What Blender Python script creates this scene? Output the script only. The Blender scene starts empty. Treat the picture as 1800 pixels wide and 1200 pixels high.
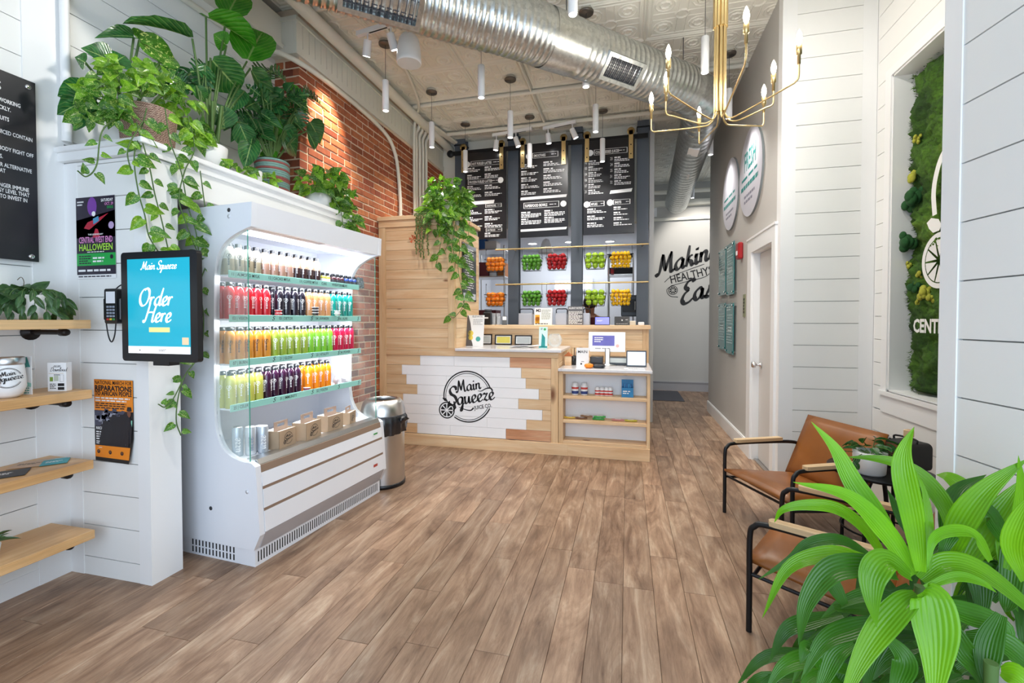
import bpy, math, random
from mathutils import Vector, Matrix
rnd = random.Random(7)
SC = bpy.context.scene
COL = SC.collection
# ------------------------------------------------------------------ camera
FPX = 800.0; TH = math.radians(14.24); PH = math.radians(1.2); EYE = Vector((0, 0, 1.4))
SHY = 21.25
c_, s_, cp_, sp_ = math.cos(TH), math.sin(TH), math.cos(PH), math.sin(PH)
CR = Vector((c_, s_, 0)); CF = Vector((-s_*cp_, c_*cp_, -sp_)); CU = Vector((-s_*sp_, c_*sp_, cp_))
cam_d = bpy.data.cameras.new('camera'); cam = bpy.data.objects.new('camera', cam_d); COL.objects.link(cam)
cam_d.sensor_width = 36; cam_d.lens = FPX/1800*36; cam_d.shift_y = -SHY/1800; cam_d.clip_start = .05
m = Matrix.Identity(4)
for i in range(3):
    m[i][0] = CR[i]; m[i][1] = CU[i]; m[i][2] = -CF[i]; m[i][3] = EYE[i]
cam.matrix_world = m
SC.camera = cam
# ------------------------------------------------------------------ world, exposure
SC.view_settings.view_transform = 'Standard'
SC.view_settings.look = 'None'
SC.view_settings.gamma = 1
SC.view_settings.use_curve_mapping = False
SC.view_settings.exposure = 0.12
SC.cycles.max_bounces = 8; SC.cycles.diffuse_bounces = 4; SC.cycles.glossy_bounces = 4
SC.cycles.transmission_bounces = 8; SC.cycles.transparent_max_bounces = 12
SC.cycles.caustics_reflective = False; SC.cycles.caustics_refractive = False
SC.cycles.sample_clamp_indirect = 6.0
W = bpy.data.worlds.new('world'); SC.world = W; W.use_nodes = True
W.node_tree.nodes['Background'].inputs[0].default_value = (.72, .85, 1, 1)
W.node_tree.nodes['Background'].inputs[1].default_value = 0.9

def lamp(name, kind, loc, power, col=(1, 1, 1), size=.1, sizey=None, to=None, spot=None, blend=.5, spread=None):
    d = bpy.data.lights.new(name, kind); d.energy = power; d.color = col
    if kind == 'AREA':
        d.size = size
        if sizey: d.shape = 'RECTANGLE'; d.size_y = sizey
        if spread: d.spread = math.radians(spread)
    else: d.shadow_soft_size = size
    if kind == 'SPOT': d.spot_size = math.radians(spot); d.spot_blend = blend
    o = bpy.data.objects.new(name, d); COL.objects.link(o); o.location = loc
    if to is not None:
        o.rotation_euler = (Vector(to)-Vector(loc)).to_track_quat('-Z', 'Y').to_euler()
    return o
# daylight through the shop front behind the camera
lamp('shop_window_daylight', 'AREA', (0.15, -1.5, 1.6), 105, (.68, .82, 1), 3.3, 2.6, to=(-0.7, 4, 1.1))

def ray(px, py):
    a = (px-900)/FPX; b = (600-SHY-py)/FPX
    return CF + CR*a + CU*b
def on(ax, v, px, py):
    r = ray(px, py); t = (v-EYE[ax])/r[ax]
    return EYE + r*t
def PX(v, px, py): return on(0, v, px, py)
def PY(v, px, py): return on(1, v, px, py)
def PZ(v, px, py): return on(2, v, px, py)
def PD(d, px, py): return EYE + ray(px, py)*d

# ------------------------------------------------------------------ materials
def lin(c):
    if isinstance(c, str):
        c = tuple(int(c[i:i+2], 16) for i in (0, 2, 4))
    return tuple(((x/255)/12.92 if x/255 <= .04045 else ((x/255+.055)/1.055)**2.4) for x in c[:3]) + (1,)
MATS = {}
class NT:
    def __init__(s, name):
        s.m = bpy.data.materials.new(name); s.m.use_nodes = True; s.t = s.m.node_tree
        s.b = s.t.nodes['Principled BSDF']; MATS[name] = s.m
    def n(s, typ, **k):
        x = s.t.nodes.new(typ)
        for a, v in k.items():
            if a.startswith('i_'):
                x.inputs[int(a[2:]) if a[2:].isdigit() else a[2:].replace('_', ' ')].default_value = v
            else: setattr(x, a, v)
        return x
    def l(s, a, b): s.t.links.new(a, b)
    def mix(s, fac, a, b, mode='MIX'):
        x = s.n('ShaderNodeMix', data_type='RGBA', blend_type=mode)
        for i, v in ((0, fac), (6, a), (7, b)):
            if hasattr(v, 'node'): s.l(v, x.inputs[i])
            else: x.inputs[i].default_value = v
        return x.outputs[2]
    def ramp(s, fac, stops):
        x = s.n('ShaderNodeValToRGB'); e = x.color_ramp.elements
        while len(e) < len(stops): e.new(.5)
        for q, (p, c) in zip(e, stops): q.position = p; q.color = c if len(c) == 4 else (*c, 1)
        s.l(fac, x.inputs[0]); return x.outputs[0]
    def coord(s, scale=(1, 1, 1), rand=0.0, kind='Object'):
        tc = s.n('ShaderNodeTexCoord'); mp = s.n('ShaderNodeMapping'); mp.inputs['Scale'].default_value = scale
        src = tc.outputs[kind]
        if rand:
            oi = s.n('ShaderNodeObjectInfo'); ad = s.n('ShaderNodeVectorMath', operation='MULTIPLY_ADD')
            s.l(oi.outputs['Random'], ad.inputs[0]); ad.inputs[1].default_value = (rand, rand*1.7, rand*.6); s.l(src, ad.inputs[2]); src = ad.outputs[0]
        s.l(src, mp.inputs[0]); return mp.outputs[0]
    def noise(s, vec, scale=5, detail=3, rough=.5, dist=0):
        x = s.n('ShaderNodeTexNoise'); s.l(vec, x.inputs['Vector'])
        x.inputs['Scale'].default_value = scale; x.inputs['Detail'].default_value = detail; x.inputs['Roughness'].default_value = rough
        x.inputs['Distortion'].default_value = dist; return x.outputs[0]
    def bump(s, h, strength=.2, dist=.01):
        x = s.n('ShaderNodeBump'); x.inputs['Strength'].default_value = strength; x.inputs['Distance'].default_value = dist
        s.l(h, x.inputs['Height']); s.l(x.outputs[0], s.b.inputs['Normal'])
def plain(name, col, rough=.5, metal=0, var=.06, nscale=6, bump=0, emit=None, es=0, alpha=None, spec=None, coat=0, rv=0, trans=0, ior=None, sub=0):
    if name in MATS: return MATS[name]
    t = NT(name); c = lin(col); B = t.b.inputs
    if var or rv:
        v = t.coord(); f = t.noise(v, nscale, 2)
        o = t.mix(f, tuple(x*(1-var) for x in c[:3])+(1,), tuple(min(1, x*(1+var)) for x in c[:3])+(1,))
        if rv:
            oi = t.n('ShaderNodeObjectInfo')
            hs = t.n('ShaderNodeHueSaturation'); mr = t.n('ShaderNodeMapRange'); mr.inputs[3].default_value = 1-rv; mr.inputs[4].default_value = 1+rv
            t.l(oi.outputs['Random'], mr.inputs[0]); t.l(mr.outputs[0], hs.inputs['Value']); t.l(o, hs.inputs['Color']); o = hs.outputs[0]
        t.l(o, B['Base Color'])
        if bump: t.bump(t.noise(v, nscale*8, 2), bump, .004)
    else: B['Base Color'].default_value = c
    B['Roughness'].default_value = rough; B['Metallic'].default_value = metal
    if emit is not None: B['Emission Color'].default_value = lin(emit); B['Emission Strength'].default_value = es
    if spec is not None: B['Specular IOR Level'].default_value = spec
    if coat: B['Coat Weight'].default_value = coat
    if trans: B['Transmission Weight'].default_value = trans
    if ior: B['IOR'].default_value = ior
    if alpha is not None: B['Alpha'].default_value = alpha
    return t.m
def wood(name, dark, mid, light, axis=0, rough=.45, knots=0, scale=1.0, rv=.1, streak=1.0):
    t = NT(name); sc = [1, 1, 1]
    for i in range(3): sc[i] = (1.2 if i == axis else 14)*scale
    v = t.coord(tuple(sc), 9); big = t.noise(v, 1.0, 5, .6, .6); v2 = t.coord(tuple(x*(.6 if i == axis else 3.2) for i, x in enumerate(sc)), 5)
    fine = t.noise(v2, 2.2, 4, .7, 1.2)
    col = t.ramp(big, [(.3, lin(dark)), (.5, lin(mid)), (.7, lin(light))])
    f2 = t.ramp(fine, [(.35, (1-.26*streak,)*3+(1,)), (.6, (1, 1, 1, 1))])
    col = t.mix(1.0, col, f2, 'MULTIPLY')
    if knots:
        kv = t.coord(tuple(2.2 if i == axis else 5.0 for i in range(3)), 7)
        vo = t.n('ShaderNodeTexVoronoi'); vo.inputs['Scale'].default_value = knots; t.l(kv, vo.inputs['Vector'])
        k = t.ramp(vo.outputs['Distance'], [(.055, (0, 0, 0, 1)), (.1, (1, 1, 1, 1))])
        col = t.mix(k, lin('7a4a26'), col)
    oi = t.n('ShaderNodeObjectInfo'); hs = t.n('ShaderNodeHueSaturation'); mr = t.n('ShaderNodeMapRange')
    mr.inputs[3].default_value = 1-rv; mr.inputs[4].default_value = 1+rv
    t.l(oi.outputs['Random'], mr.inputs[0]); t.l(mr.outputs[0], hs.inputs['Value']); t.l(col, hs.inputs['Color'])
    t.l(hs.outputs[0], t.b.inputs['Base Color']); t.b.inputs['Roughness'].default_value = rough
    t.bump(fine, .12, .003); return t.m
def glass(name, tint=(225, 245, 238), alpha=.12, rough=.02):
    t = NT(name); B = t.b.inputs; B['Base Color'].default_value = lin(tint); B['Roughness'].default_value = rough
    B['Alpha'].default_value = alpha; B['Specular IOR Level'].default_value = .8; B['Metallic'].default_value = 0
    # thin sheet glass: mostly see-through, reflection grows at grazing angles
    lw = t.n('ShaderNodeLayerWeight'); lw.inputs[0].default_value = .35
    mr = t.n('ShaderNodeMapRange'); mr.inputs[3].default_value = alpha; mr.inputs[4].default_value = min(1, alpha+.22)
    t.l(lw.outputs['Fresnel'], mr.inputs[0]); t.l(mr.outputs[0], B['Alpha'])
    return t.m
def juice(name, col, emit=0):
    return plain(name, col, .18, 0, .1, 9, spec=.6, coat=.5)

M_white = plain('white_paint', 'ededea', .55, var=.015, nscale=3)
M_trimw = plain('white_trim_paint', 'efefee', .45, var=.01)
M_back = plain('joint_backing_paint', 'a9aaa9', .8, var=.02)  # plain grey backing that shows in the board joints
M_grey = plain('warm_grey_paint', 'c3c0bb', .7, var=.015, nscale=2)
M_cream = plain('cream_paint', 'dfdcd0', .6, var=.03, nscale=4, bump=.05)
M_slate = plain('slate_column_paint', '565d66', .5, var=.04)
M_black = plain('black_metal', '17181b', .38, .3, .1)
M_blackp = plain('black_plastic', '15171b', .3, 0, .08)
M_dgrey = plain('dark_grey', '3a3c40', .5, 0, .08)
M_brass = plain('brushed_brass', 'd8bd85', .32, .85, .08, 12)
M_steel = plain('brushed_steel', 'c9c8c6', .3, 1, .06, 10)
M_chrome = plain('chrome', 'e6e6e8', .12, 1, 0)
M_gl = glass('sheet_glass', alpha=.025)
M_gledge = plain('glass_edge_green', '4fae97', .15, 0, .05, trans=.3)
M_ink = plain('black_ink', '17171a', .6, 0, 0)
M_inkw = plain('white_ink', 'f1f1f1', .6, 0, 0)
M_teal = plain('teal_print', '4fa59c', .5, 0, .05)
M_bulb = plain('glowing_bulb', 'ffffff', .3, 0, 0, emit='fff1da', es=14)
M_led = plain('pendant_led', 'ffffff', .3, 0, 0, emit='ffffff', es=9)
M_paper = plain('white_paper', 'eeeeee', .6, 0, .02)

# ------------------------------------------------------------------ mesh builder
TXT = {}
def glyphs(s, bold=0.0):
    k = (s, bold)
    if k not in TXT:
        cu = bpy.data.curves.new('t', 'FONT'); cu.body = s; cu.size = 1; cu.offset = bold; cu.resolution_u = 2
        o = bpy.data.objects.new('t', cu); me = bpy.data.meshes.new_from_object(o)
        vs = [(v.co.x, v.co.y) for v in me.vertices]; fs = [tuple(p.vertices) for p in me.polygons]
        bpy.data.objects.remove(o); bpy.data.curves.remove(cu); bpy.data.meshes.remove(me)
        xs = [v[0] for v in vs] or [0, 0]
        TXT[k] = (vs, fs, min(xs), max(xs))
    return TXT[k]
def catmull(pts, n=6):
    pts = [Vector(p) for p in pts]
    if len(pts) < 3: return pts
    q = [pts[0]*2-pts[1]]+pts+[pts[-1]*2-pts[-2]]; out = []
    for i in range(1, len(q)-2):
        a, b, c, d = q[i-1], q[i], q[i+1], q[i+2]
        for j in range(n):
            t = j/n
            out.append(.5*((2*b)+(c-a)*t+(2*a-5*b+4*c-d)*t*t+(3*b-a-3*c+d)*t*t*t))
    out.append(pts[-1]); return out
class MB:
    def __init__(s): s.v = []; s.f = []; s.m = []; s.sm = []
    def add(s, vs, fs, mi=0, sm=False):
        o = len(s.v); s.v += [tuple(v) for v in vs]
        for f in fs: s.f.append(tuple(i+o for i in f)); s.m.append(mi); s.sm.append(sm)
        return s
    def box(s, x0, x1, y0, y1, z0, z1, mi=0):
        return s.add([(x0, y0, z0), (x1, y0, z0), (x1, y1, z0), (x0, y1, z0), (x0, y0, z1), (x1, y0, z1), (x1, y1, z1), (x0, y1, z1)],
              [(0, 3, 2, 1), (4, 5, 6, 7), (0, 1, 5, 4), (1, 2, 6, 5), (2, 3, 7, 6), (3, 0, 4, 7)], mi)
    def cbox(s, x0, x1, y0, y1, z0, z1, c=.003, mi=0):
        vs = []; idx = {}
        X = (x0, x1); Y = (y0, y1); Z = (z0, z1)
        for i in (0, 1):
            for j in (0, 1):
                for k in (0, 1):
                    sx, sy, sz = c*(1-2*i), c*(1-2*j), c*(1-2*k)
                    for a in range(3):
                        p = [X[i]+sx, Y[j]+sy, Z[k]+sz]; p[a] = (X[i], Y[j], Z[k])[a]
                        idx[(i, j, k, a)] = len(vs); vs.append(p)
        fs = []
        for a in range(3):
            b, d = [(1, 2), (2, 0), (0, 1)][a]
            for e in (0, 1):
                q = []
                for (u, w) in ((0, 0), (1, 0), (1, 1), (0, 1)):
                    t = [0, 0, 0]; t[a] = e; t[b] = u; t[d] = w; q.append(idx[(*t, a)])
                fs.append(tuple(q if e else q[::-1]))
            # edges running along a
            for u in (0, 1):
                for w in (0, 1):
                    t0 = [0, 0, 0]; t1 = [0, 0, 0]; t0[b] = t1[b] = u; t0[d] = t1[d] = w; t1[a] = 1
                    q = [idx[(*t0, b)], idx[(*t1, b)], idx[(*t1, d)], idx[(*t0, d)]]
                    fs.append(tuple(q if (u == w) else q[::-1]))
        for i in (0, 1):
            for j in (0, 1):
                for k in (0, 1):
                    q = [idx[(i, j, k, 0)], idx[(i, j, k, 1)], idx[(i, j, k, 2)]]
                    fs.append(tuple(q if (i+j+k) % 2 else q[::-1]))
        return s.add(vs, fs, mi)
    def fbox(s, o, u, v, w, a0, a1, b0, b1, c0, c1, mi=0):
        o, u, v, w = Vector(o), Vector(u), Vector(v), Vector(w)
        P = [o+u*a+v*b+w*c for a, b, c in ((a0, b0, c0), (a1, b0, c0), (a1, b1, c0), (a0, b1, c0), (a0, b0, c1), (a1, b0, c1), (a1, b1, c1), (a0, b1, c1))]
        return s.add(P, [(0, 3, 2, 1), (4, 5, 6, 7), (0, 1, 5, 4), (1, 2, 6, 5), (2, 3, 7, 6), (3, 0, 4, 7)], mi)
    def prism(s, poly, o, u, v, w, h, mi=0, sm=False):
        """poly 2-D in (u,v), extruded along w by h"""
        o, u, v, w = Vector(o), Vector(u), Vector(v), Vector(w); n = len(poly)
        A = [o+u*a+v*b for a, b in poly]; B = [p+w*h for p in A]
        s.add(A+B, [tuple(range(n))[::-1], tuple(range(n, 2*n))], mi)
        s.add(A+B, [(i, (i+1) % n, n+(i+1) % n, n+i) for i in range(n)], mi, sm); return s
    def poly(s, pts, mi=0): return s.add(pts, [tuple(range(len(pts)))], mi)
    def tube(s, pts, r, n=8, mi=0, caps=True, sm=True, flat=None):
        pts = [Vector(p) for p in pts]; L = len(pts); rs = r if isinstance(r, (list, tuple)) else [r]*L
        vs = []; up = None
        for i, p in enumerate(pts):
            t = (pts[min(i+1, L-1)]-pts[max(i-1, 0)])
            if t.length < 1e-9: t = Vector((0, 0, 1))
            t.normalize()
            if up is None:
                up = t.orthogonal().normalized()
            up = (up-t*up.dot(t))
            if up.length < 1e-6: up = t.orthogonal()
            up.normalize(); sd = t.cross(up)
            for k in range(n):
                a = 2*math.pi*k/n; vs.append(p+(up*math.cos(a)+sd*math.sin(a))*rs[i])
        fs = [(i*n+k, i*n+(k+1) % n, (i+1)*n+(k+1) % n, (i+1)*n+k) for i in range(L-1) for k in range(n)]
        s.add(vs, fs, mi, sm)
        if caps: s.add(vs, [tuple(range(n))[::-1], tuple(range((L-1)*n, L*n))], mi)
        return s
    def lathe(s, prof, o=(0, 0, 0), n=16, mi=0, u=(1, 0, 0), v=(0, 1, 0), w=(0, 0, 1), sm=True, a0=0, a1=360, mis=None):
        o, u, v, w = Vector(o), Vector(u), Vector(v), Vector(w); full = abs(a1-a0) >= 360; m_ = n if full else n+1; vs = []
        for r, z in prof:
            for k in range(m_):
                a = math.radians(a0+(a1-a0)*k/n); vs.append(o+u*(r*math.cos(a))+v*(r*math.sin(a))+w*z)
        for i in range(len(prof)-1):
            s.add([], [], 0)
        off = len(s.v); s.v += [tuple(x) for x in vs]
        for i in range(len(prof)-1):
            for k in range(n):
                k2 = (k+1) % m_ if full else k+1
                s.f.append((off+i*m_+k, off+i*m_+k2, off+(i+1)*m_+k2, off+(i+1)*m_+k)); s.m.append(mis[i] if mis else mi); s.sm.append(sm)
        return s
    def disc(s, o, u, v, r, n=20, mi=0, r2=None):
        o, u, v = Vector(o), Vector(u), Vector(v); r2 = r if r2 is None else r2
        return s.poly([o+u*(r*math.cos(2*math.pi*k/n))+v*(r2*math.sin(2*math.pi*k/n)) for k in range(n)], mi)
    def ring(s, o, u, v, r0, r1, n=40, mi=0, a0=0, a1=360):
        o, u, v = Vector(o), Vector(u), Vector(v); vs = []
        for k in range(n+1):
            a = math.radians(a0+(a1-a0)*k/n); d = u*math.cos(a)+v*math.sin(a); vs += [o+d*r0, o+d*r1]
        return s.add(vs, [(2*k, 2*k+1, 2*k+3, 2*k+2) for k in range(n)], mi)
    def sphere(s, o, r, n=12, m_=8, mi=0, sc=(1, 1, 1)):
        pr = [(max(1e-4, math.sin(math.pi*i/m_)), -math.cos(math.pi*i/m_)) for i in range(m_+1)]
        return s.lathe([(a*r, b*r*sc[2]) for a, b in pr], o, n, mi, u=(sc[0], 0, 0), v=(0, sc[1], 0))
    def text(s, t, o, u, v, size, align='C', bold=0.0, cond=1.0, shear=0.0, mi=0, w=None):
        vs, fs, a, b = glyphs(t, bold)
        o, u, v = Vector(o), Vector(u), Vector(v); wd = (b-a)*size*cond
        if w: cond = cond*w/max(wd, 1e-6); wd = w
        off = -a*size*cond - (wd/2 if align == 'C' else wd if align == 'R' else 0)
        return s.add([o+u*(x*size*cond+off+y*size*shear)+v*(y*size) for x, y in vs], fs, mi)
    def ribbon2(s, pts, w, o, u, v, mi=0):
        """flat ribbon from 2-D points with widths"""
        o, u, v = Vector(o), Vector(u), Vector(v); n = len(pts); vs = []
        for i, p in enumerate(pts):
            a = pts[max(i-1, 0)]; b = pts[min(i+1, n-1)]; t = Vector((b[0]-a[0], b[1]-a[1])); t = t.normalized() if t.length > 1e-9 else Vector((1, 0))
            nn = Vector((-t.y, t.x))*(w[i] if isinstance(w, (list, tuple)) else w)/2
            vs += [o+u*(p[0]+nn.x)+v*(p[1]+nn.y), o+u*(p[0]-nn.x)+v*(p[1]-nn.y)]
        return s.add(vs, [(2*i, 2*i+1, 2*i+3, 2*i+2) for i in range(n-1)], mi)
    def bars(s, o, u, v, w, h, n, mi=0, fill=.5, seed=0, words=6):
        """illegibly small print: rows of short dashes"""
        r = random.Random(seed); o, u, v = Vector(o), Vector(u), Vector(v)
        for i in range(n):
            y = -h*(i+.75)/n; x = 0; lim = w*r.uniform(.65, 1) if (i % 3 == 2 or n < 3) else w
            while x < lim:
                l = min(r.uniform(.6, 1.5)*w/words, lim-x); hh = h/n*fill
                s.poly([o+u*x+v*y, o+u*(x+l*.82)+v*y, o+u*(x+l*.82)+v*(y+hh), o+u*x+v*(y+hh)], mi); x += l
        return s
    def mesh(s, name, mats):
        me = bpy.data.meshes.new(name); me.from_pydata(s.v, [], s.f)
        for x in (mats if isinstance(mats, (list, tuple)) else [mats]): me.materials.append(x)
        me.polygons.foreach_set('material_index', s.m); me.polygons.foreach_set('use_smooth', s.sm); me.update(); return me
    def build(s, name, mats, parent=None, world=False, label=None):
        o = bpy.data.objects.new(name, s.mesh(name, mats)); COL.objects.link(o)
        if parent is not None: attach(o, parent, world)
        if label: o['label'] = label
        return o
WM = {}
def attach(o, p, world=False):
    o.parent = p
    if world:
        o.matrix_parent_inverse = WM.get(p.name, Matrix.Identity(4)).inverted()
    elif p.name in WM: WM[o.name] = WM[p.name].copy()
def tag(o, label, cat, group=None):
    o['label'] = label; o['category'] = cat
    if group: o['group'] = group
    return o
def thing(name, label, cat, loc=(0, 0, 0), rz=0.0, group=None):
    o = bpy.data.objects.new(name, None); COL.objects.link(o); o.empty_display_size = .05
    o.location = loc; o.rotation_euler = (0, 0, rz)
    WM[o.name] = Matrix.Translation(Vector(loc)) @ Matrix.Rotation(rz, 4, 'Z')
    return tag(o, label, cat, group)
def struct(o): o['kind'] = 'structure'; return o
def stuff(o): o['kind'] = 'stuff'; return o
def inst(name, me, parent, M=None, world=True):
    o = bpy.data.objects.new(name, me); COL.objects.link(o)
    if parent is not None: attach(o, parent, world)
    if M is not None: o.matrix_basis = M
    return o
def copy_thing(src, loc, rz=0.0, label=None, group=None):
    def cp(o, par):
        c = o.copy(); COL.objects.link(c)
        if par is not None: c.parent = par
        for ch in KIDS.get(o.name, []): cp(ch, c)
        return c
    c = cp(src, None); c.location = loc; c.rotation_euler = (0, 0, rz)
    if label: c['label'] = label
    if group: c['group'] = group
    return c
KIDS = {}
def kids(root):
    for ch in root.children_recursive if False else []: pass
def register(root):
    """remember a prototype's children so copies are quick"""
    def rec(o):
        KIDS[o.name] = list(o.children)
        for ch in o.children: rec(ch)
    rec(root); return root
def basis(o, x, y, z):
    m_ = Matrix.Identity(4)
    for i in range(3): m_[i][0] = x[i]; m_[i][1] = y[i]; m_[i][2] = z[i]; m_[i][3] = o[i]
    return m_
UX, UY, UZ = Vector((1, 0, 0)), Vector((0, 1, 0)), Vector((0, 0, 1))
ORD = ['first', 'second', 'third', 'fourth', 'fifth', 'sixth', 'seventh', 'eighth', 'ninth', 'tenth', 'eleventh', 'twelfth', 'thirteenth', 'fourteenth', 'fifteenth', 'sixteenth', 'seventeenth', 'eighteenth', 'nineteenth', 'twentieth', 'twenty-first', 'twenty-second', 'twenty-third', 'twenty-fourth', 'twenty-fifth', 'twenty-sixth', 'twenty-seventh', 'twenty-eighth', 'twenty-ninth', 'thirtieth']
# ================================================================== THE ROOM
ZC = 4.08; XL, XN, XG, XB = -3.0, 1.876, 1.21, -2.75
YP, YLAT, YBACK, YGE = 1.83, 4.17, 9.5, 7.5
PIT = .1775
# --- floor
def mk_floor_mat():
    t = NT('oak_vinyl_plank'); v = t.coord((6, 1.1, 6), 23); big = t.noise(v, 1.5, 6, .66, 1.6)
    v2 = t.coord((46, 4.5, 30), 17); fine = t.noise(v2, 1.6, 6, .8, 3.0)
    vr = t.coord((9, 1.3, 9), 31); wv = t.n('ShaderNodeTexWave', wave_type='BANDS', bands_direction='X'); t.l(vr, wv.inputs[0])
    wv.inputs['Scale'].default_value = 1.1; wv.inputs['Distortion'].default_value = 9; wv.inputs['Detail'].default_value = 3; wv.inputs['Detail Scale'].default_value = 1.6
    col = t.ramp(big, [(.28, lin('75563f')), (.42, lin('97765c')), (.55, lin('ad8c70')), (.72, lin('c8ae93'))])
    f2 = t.ramp(fine, [(.34, (.7, .67, .64, 1)), (.56, (1, 1, 1, 1))]); col = t.mix(.55, col, f2, 'MULTIPLY')
    f3 = t.ramp(wv.outputs[0], [(.0, (.78, .76, .74, 1)), (.35, (1, 1, 1, 1))]); col = t.mix(.5, col, f3, 'MULTIPLY')
    v4 = t.coord((3.4, 1.6, 3), 11); pt = t.noise(v4, 1.9, 3); col = t.mix(.9, col, t.ramp(pt, [(.3, (.66, .62, .6, 1)), (.5, (1, 1, 1, 1)), (.7, (1.12, 1.12, 1.12, 1))]), 'MULTIPLY')
    oi = t.n('ShaderNodeObjectInfo'); hs = t.n('ShaderNodeHueSaturation'); mr = t.n('ShaderNodeMapRange'); mr.inputs[3].default_value = .72; mr.inputs[4].default_value = 1.12
    t.l(oi.outputs['Random'], mr.inputs[0]); t.l(mr.outputs[0], hs.inputs['Value']); t.l(col, hs.inputs['Color']); hs.inputs['Saturation'].default_value = .95
    t.l(hs.outputs[0], t.b.inputs['Base Color']); t.b.inputs['Roughness'].default_value = .36; t.b.inputs['Specular IOR Level'].default_value = .35
    t.bump(fine, .22, .002); return t.m
M_floor = mk_floor_mat()
fl = struct(MB().box(XL-.1, 3.2, -.3, 9.7, -.06, -.0045).build('floor', plain('floor_joint', '4a382d', .8)))
pm = {}
def plank_mesh(L, w=.1515, name='floor_plank', mat=M_floor):
    k = (round(L, 2), w)
    if k not in pm: pm[k] = MB().cbox(-w/2+.0006, w/2-.0006, -L/2+.0006, L/2-.0006, -.006, 0, .0012).mesh(name, mat)
    return pm[k]
r = random.Random(3)
for i in range(-20, 18):
    x = i*.152-.015; y = -.3-r.uniform(0, 1.0)
    if i % 2: y -= .5
    while y < 9.6:
        L = 1.22; y0 = max(y, -.3); y1 = min(y+L, 9.6); y += L
        if y1-y0 < .05 or (x > 1.3 and y0 > 4.2 and y1 < 7.4) or y1 < .5: continue
        inst('floor_plank', plank_mesh(y1-y0), fl, Matrix.Translation((x+.076, (y0+y1)/2, r.uniform(-.0006, .0006))))
# --- pressed tin ceiling
ce = struct(MB().box(XL-.4, 3.2, -.3, 9.7, ZC+.012, ZC+.08).build('ceiling', M_cream))
def tin_tile():
    b = MB(); S = .305; z = 0
    b.box(-S, S, -S, S, 0, .012)
    def rim(o, i, h, ox=0, oy=0, n=4, rot=45):
        vs = []
        for k in range(n):
            a = math.radians(rot+360*k/n)
            for rr, hh in ((o, 0), ((o+i)/2, -h), (i, 0)): vs.append((ox+rr*math.cos(a), oy+rr*math.sin(a), hh))
        fs = []
        for k in range(n):
            q = (k+1) % n
            fs += [(3*k, 3*q, 3*q+1, 3*k+1), (3*k+1, 3*q+1, 3*q+2, 3*k+2)]
        b.add(vs, fs, 0, False)
    rim(.428, .400, .008); rim(.375, .345, .006)
    for sx in (-.15, .15):
        for sy in (-.15, .15):
            rim(.09, .072, .006, sx, sy, 12); rim(.055, .03, .009, sx, sy, 8); rim(.165, .15, .004, sx, sy, 4)
    rim(.07, .04, .008, 0, 0, 10)
    return b.mesh('ceiling_tile', M_cream)
tm = tin_tile()
for i in range(9):
    for j in range(1, 16):
        x, y = -2.92+.305+i*.613, .3+.305+j*.613
        if y > 9.6 or x > 2.3: continue
        inst('ceiling_tile', tm, ce, Matrix.Translation((x, y, ZC)))
# --- shiplap helper: a wall surface with origin o, run direction u, outward normal n
def shiplap(parent, o, u, n, runs, z0, z1, phase, pit=PIT, th=.014, gap=.0045, mat=None, vec=None):
    """runs = [(a0,a1,zlo,zhi)] areas along u to board over"""
    o, u, n = Vector(o), Vector(u), Vector(n)
    k0 = int((z0-phase)//pit)-1
    for a0, a1, lo, hi in runs:
        k = k0
        while phase+k*pit < hi:
            b0, b1 = max(phase+k*pit+gap/2, lo), min(phase+(k+1)*pit-gap/2, hi); k += 1
            if b1-b0 < .012: continue
            MB().fbox(o, u, UZ, n, a0, a1, b0, b1, 0, th).build('wall_plank', mat or M_white, parent, True)
# left wall (shiplap), the pier and brick wall behind the drinks fridge
wl = struct(MB().box(XL-.16, XL-.014, -.3, 3.44, 0, ZC).build('wall_left', M_back))
shiplap(wl, (XL-.014, 0, 0), UY, UX, [(-.3, 1.685, .09, ZC), (1.86, 3.44, 2.36, 3.75)], 0, ZC, 2.741)
MB().box(XL-.014, XL+.006, 1.685, YP, 0, 2.36).box(XL-.014, XL+.006, 1.66, 1.86, 2.36, ZC).build('corner_board', M_trimw, wl)
MB().box(XL-.014, XL+.004, -.3, 1.685, 0, .09).build('base_board', M_trimw, wl)
MB().tube([(XL+.03, 1.83, 2.37), (XL+.03, 1.83, 4.05)], .022, 10).build('painted_pipe', M_trimw, wl)
# stub wall carrying the posters
ws = struct(MB().box(XL, -2.432, YP+.014, 2.0, 0, 2.3).build('wall_stub', M_back))
shiplap(ws, (0, YP+.014, 0), UX, -UY, [(-2.9, -2.47, .0, 2.25)], 0, 2.3, 2.232)
MB().box(XL, -2.9, YP-.003, YP+.014, 0, 2.25).build('corner_board', M_trimw, ws)
MB().box(-2.5, -2.418, YP-.002, YP+.0139, 0, 2.25).build('corner_board', M_trimw, ws)
MB().box(-2.432, -2.418, YP+.014, 2.0, 0, 2.25).build('end_board', M_trimw, ws)
# ledge over the fridge alcove
lg = struct(MB().box(XL-.01, -2.44, YP+.01, 3.62, 2.1, 2.305).build('trim_1', M_white))
MB().cbox(XL-.01, -2.385, YP-.045, 3.66, 2.3, 2.33, .004).build('ledge_top', M_trimw, lg)
MB().box(-2.44, -2.42, 2.0, 3.62, 2.1, 2.27).build('fascia_board', M_white, lg)
MB().box(XL, -2.405, YP-.03, 3.63, 2.255, 2.3005).build('cap_moulding', M_trimw, lg)
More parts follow.
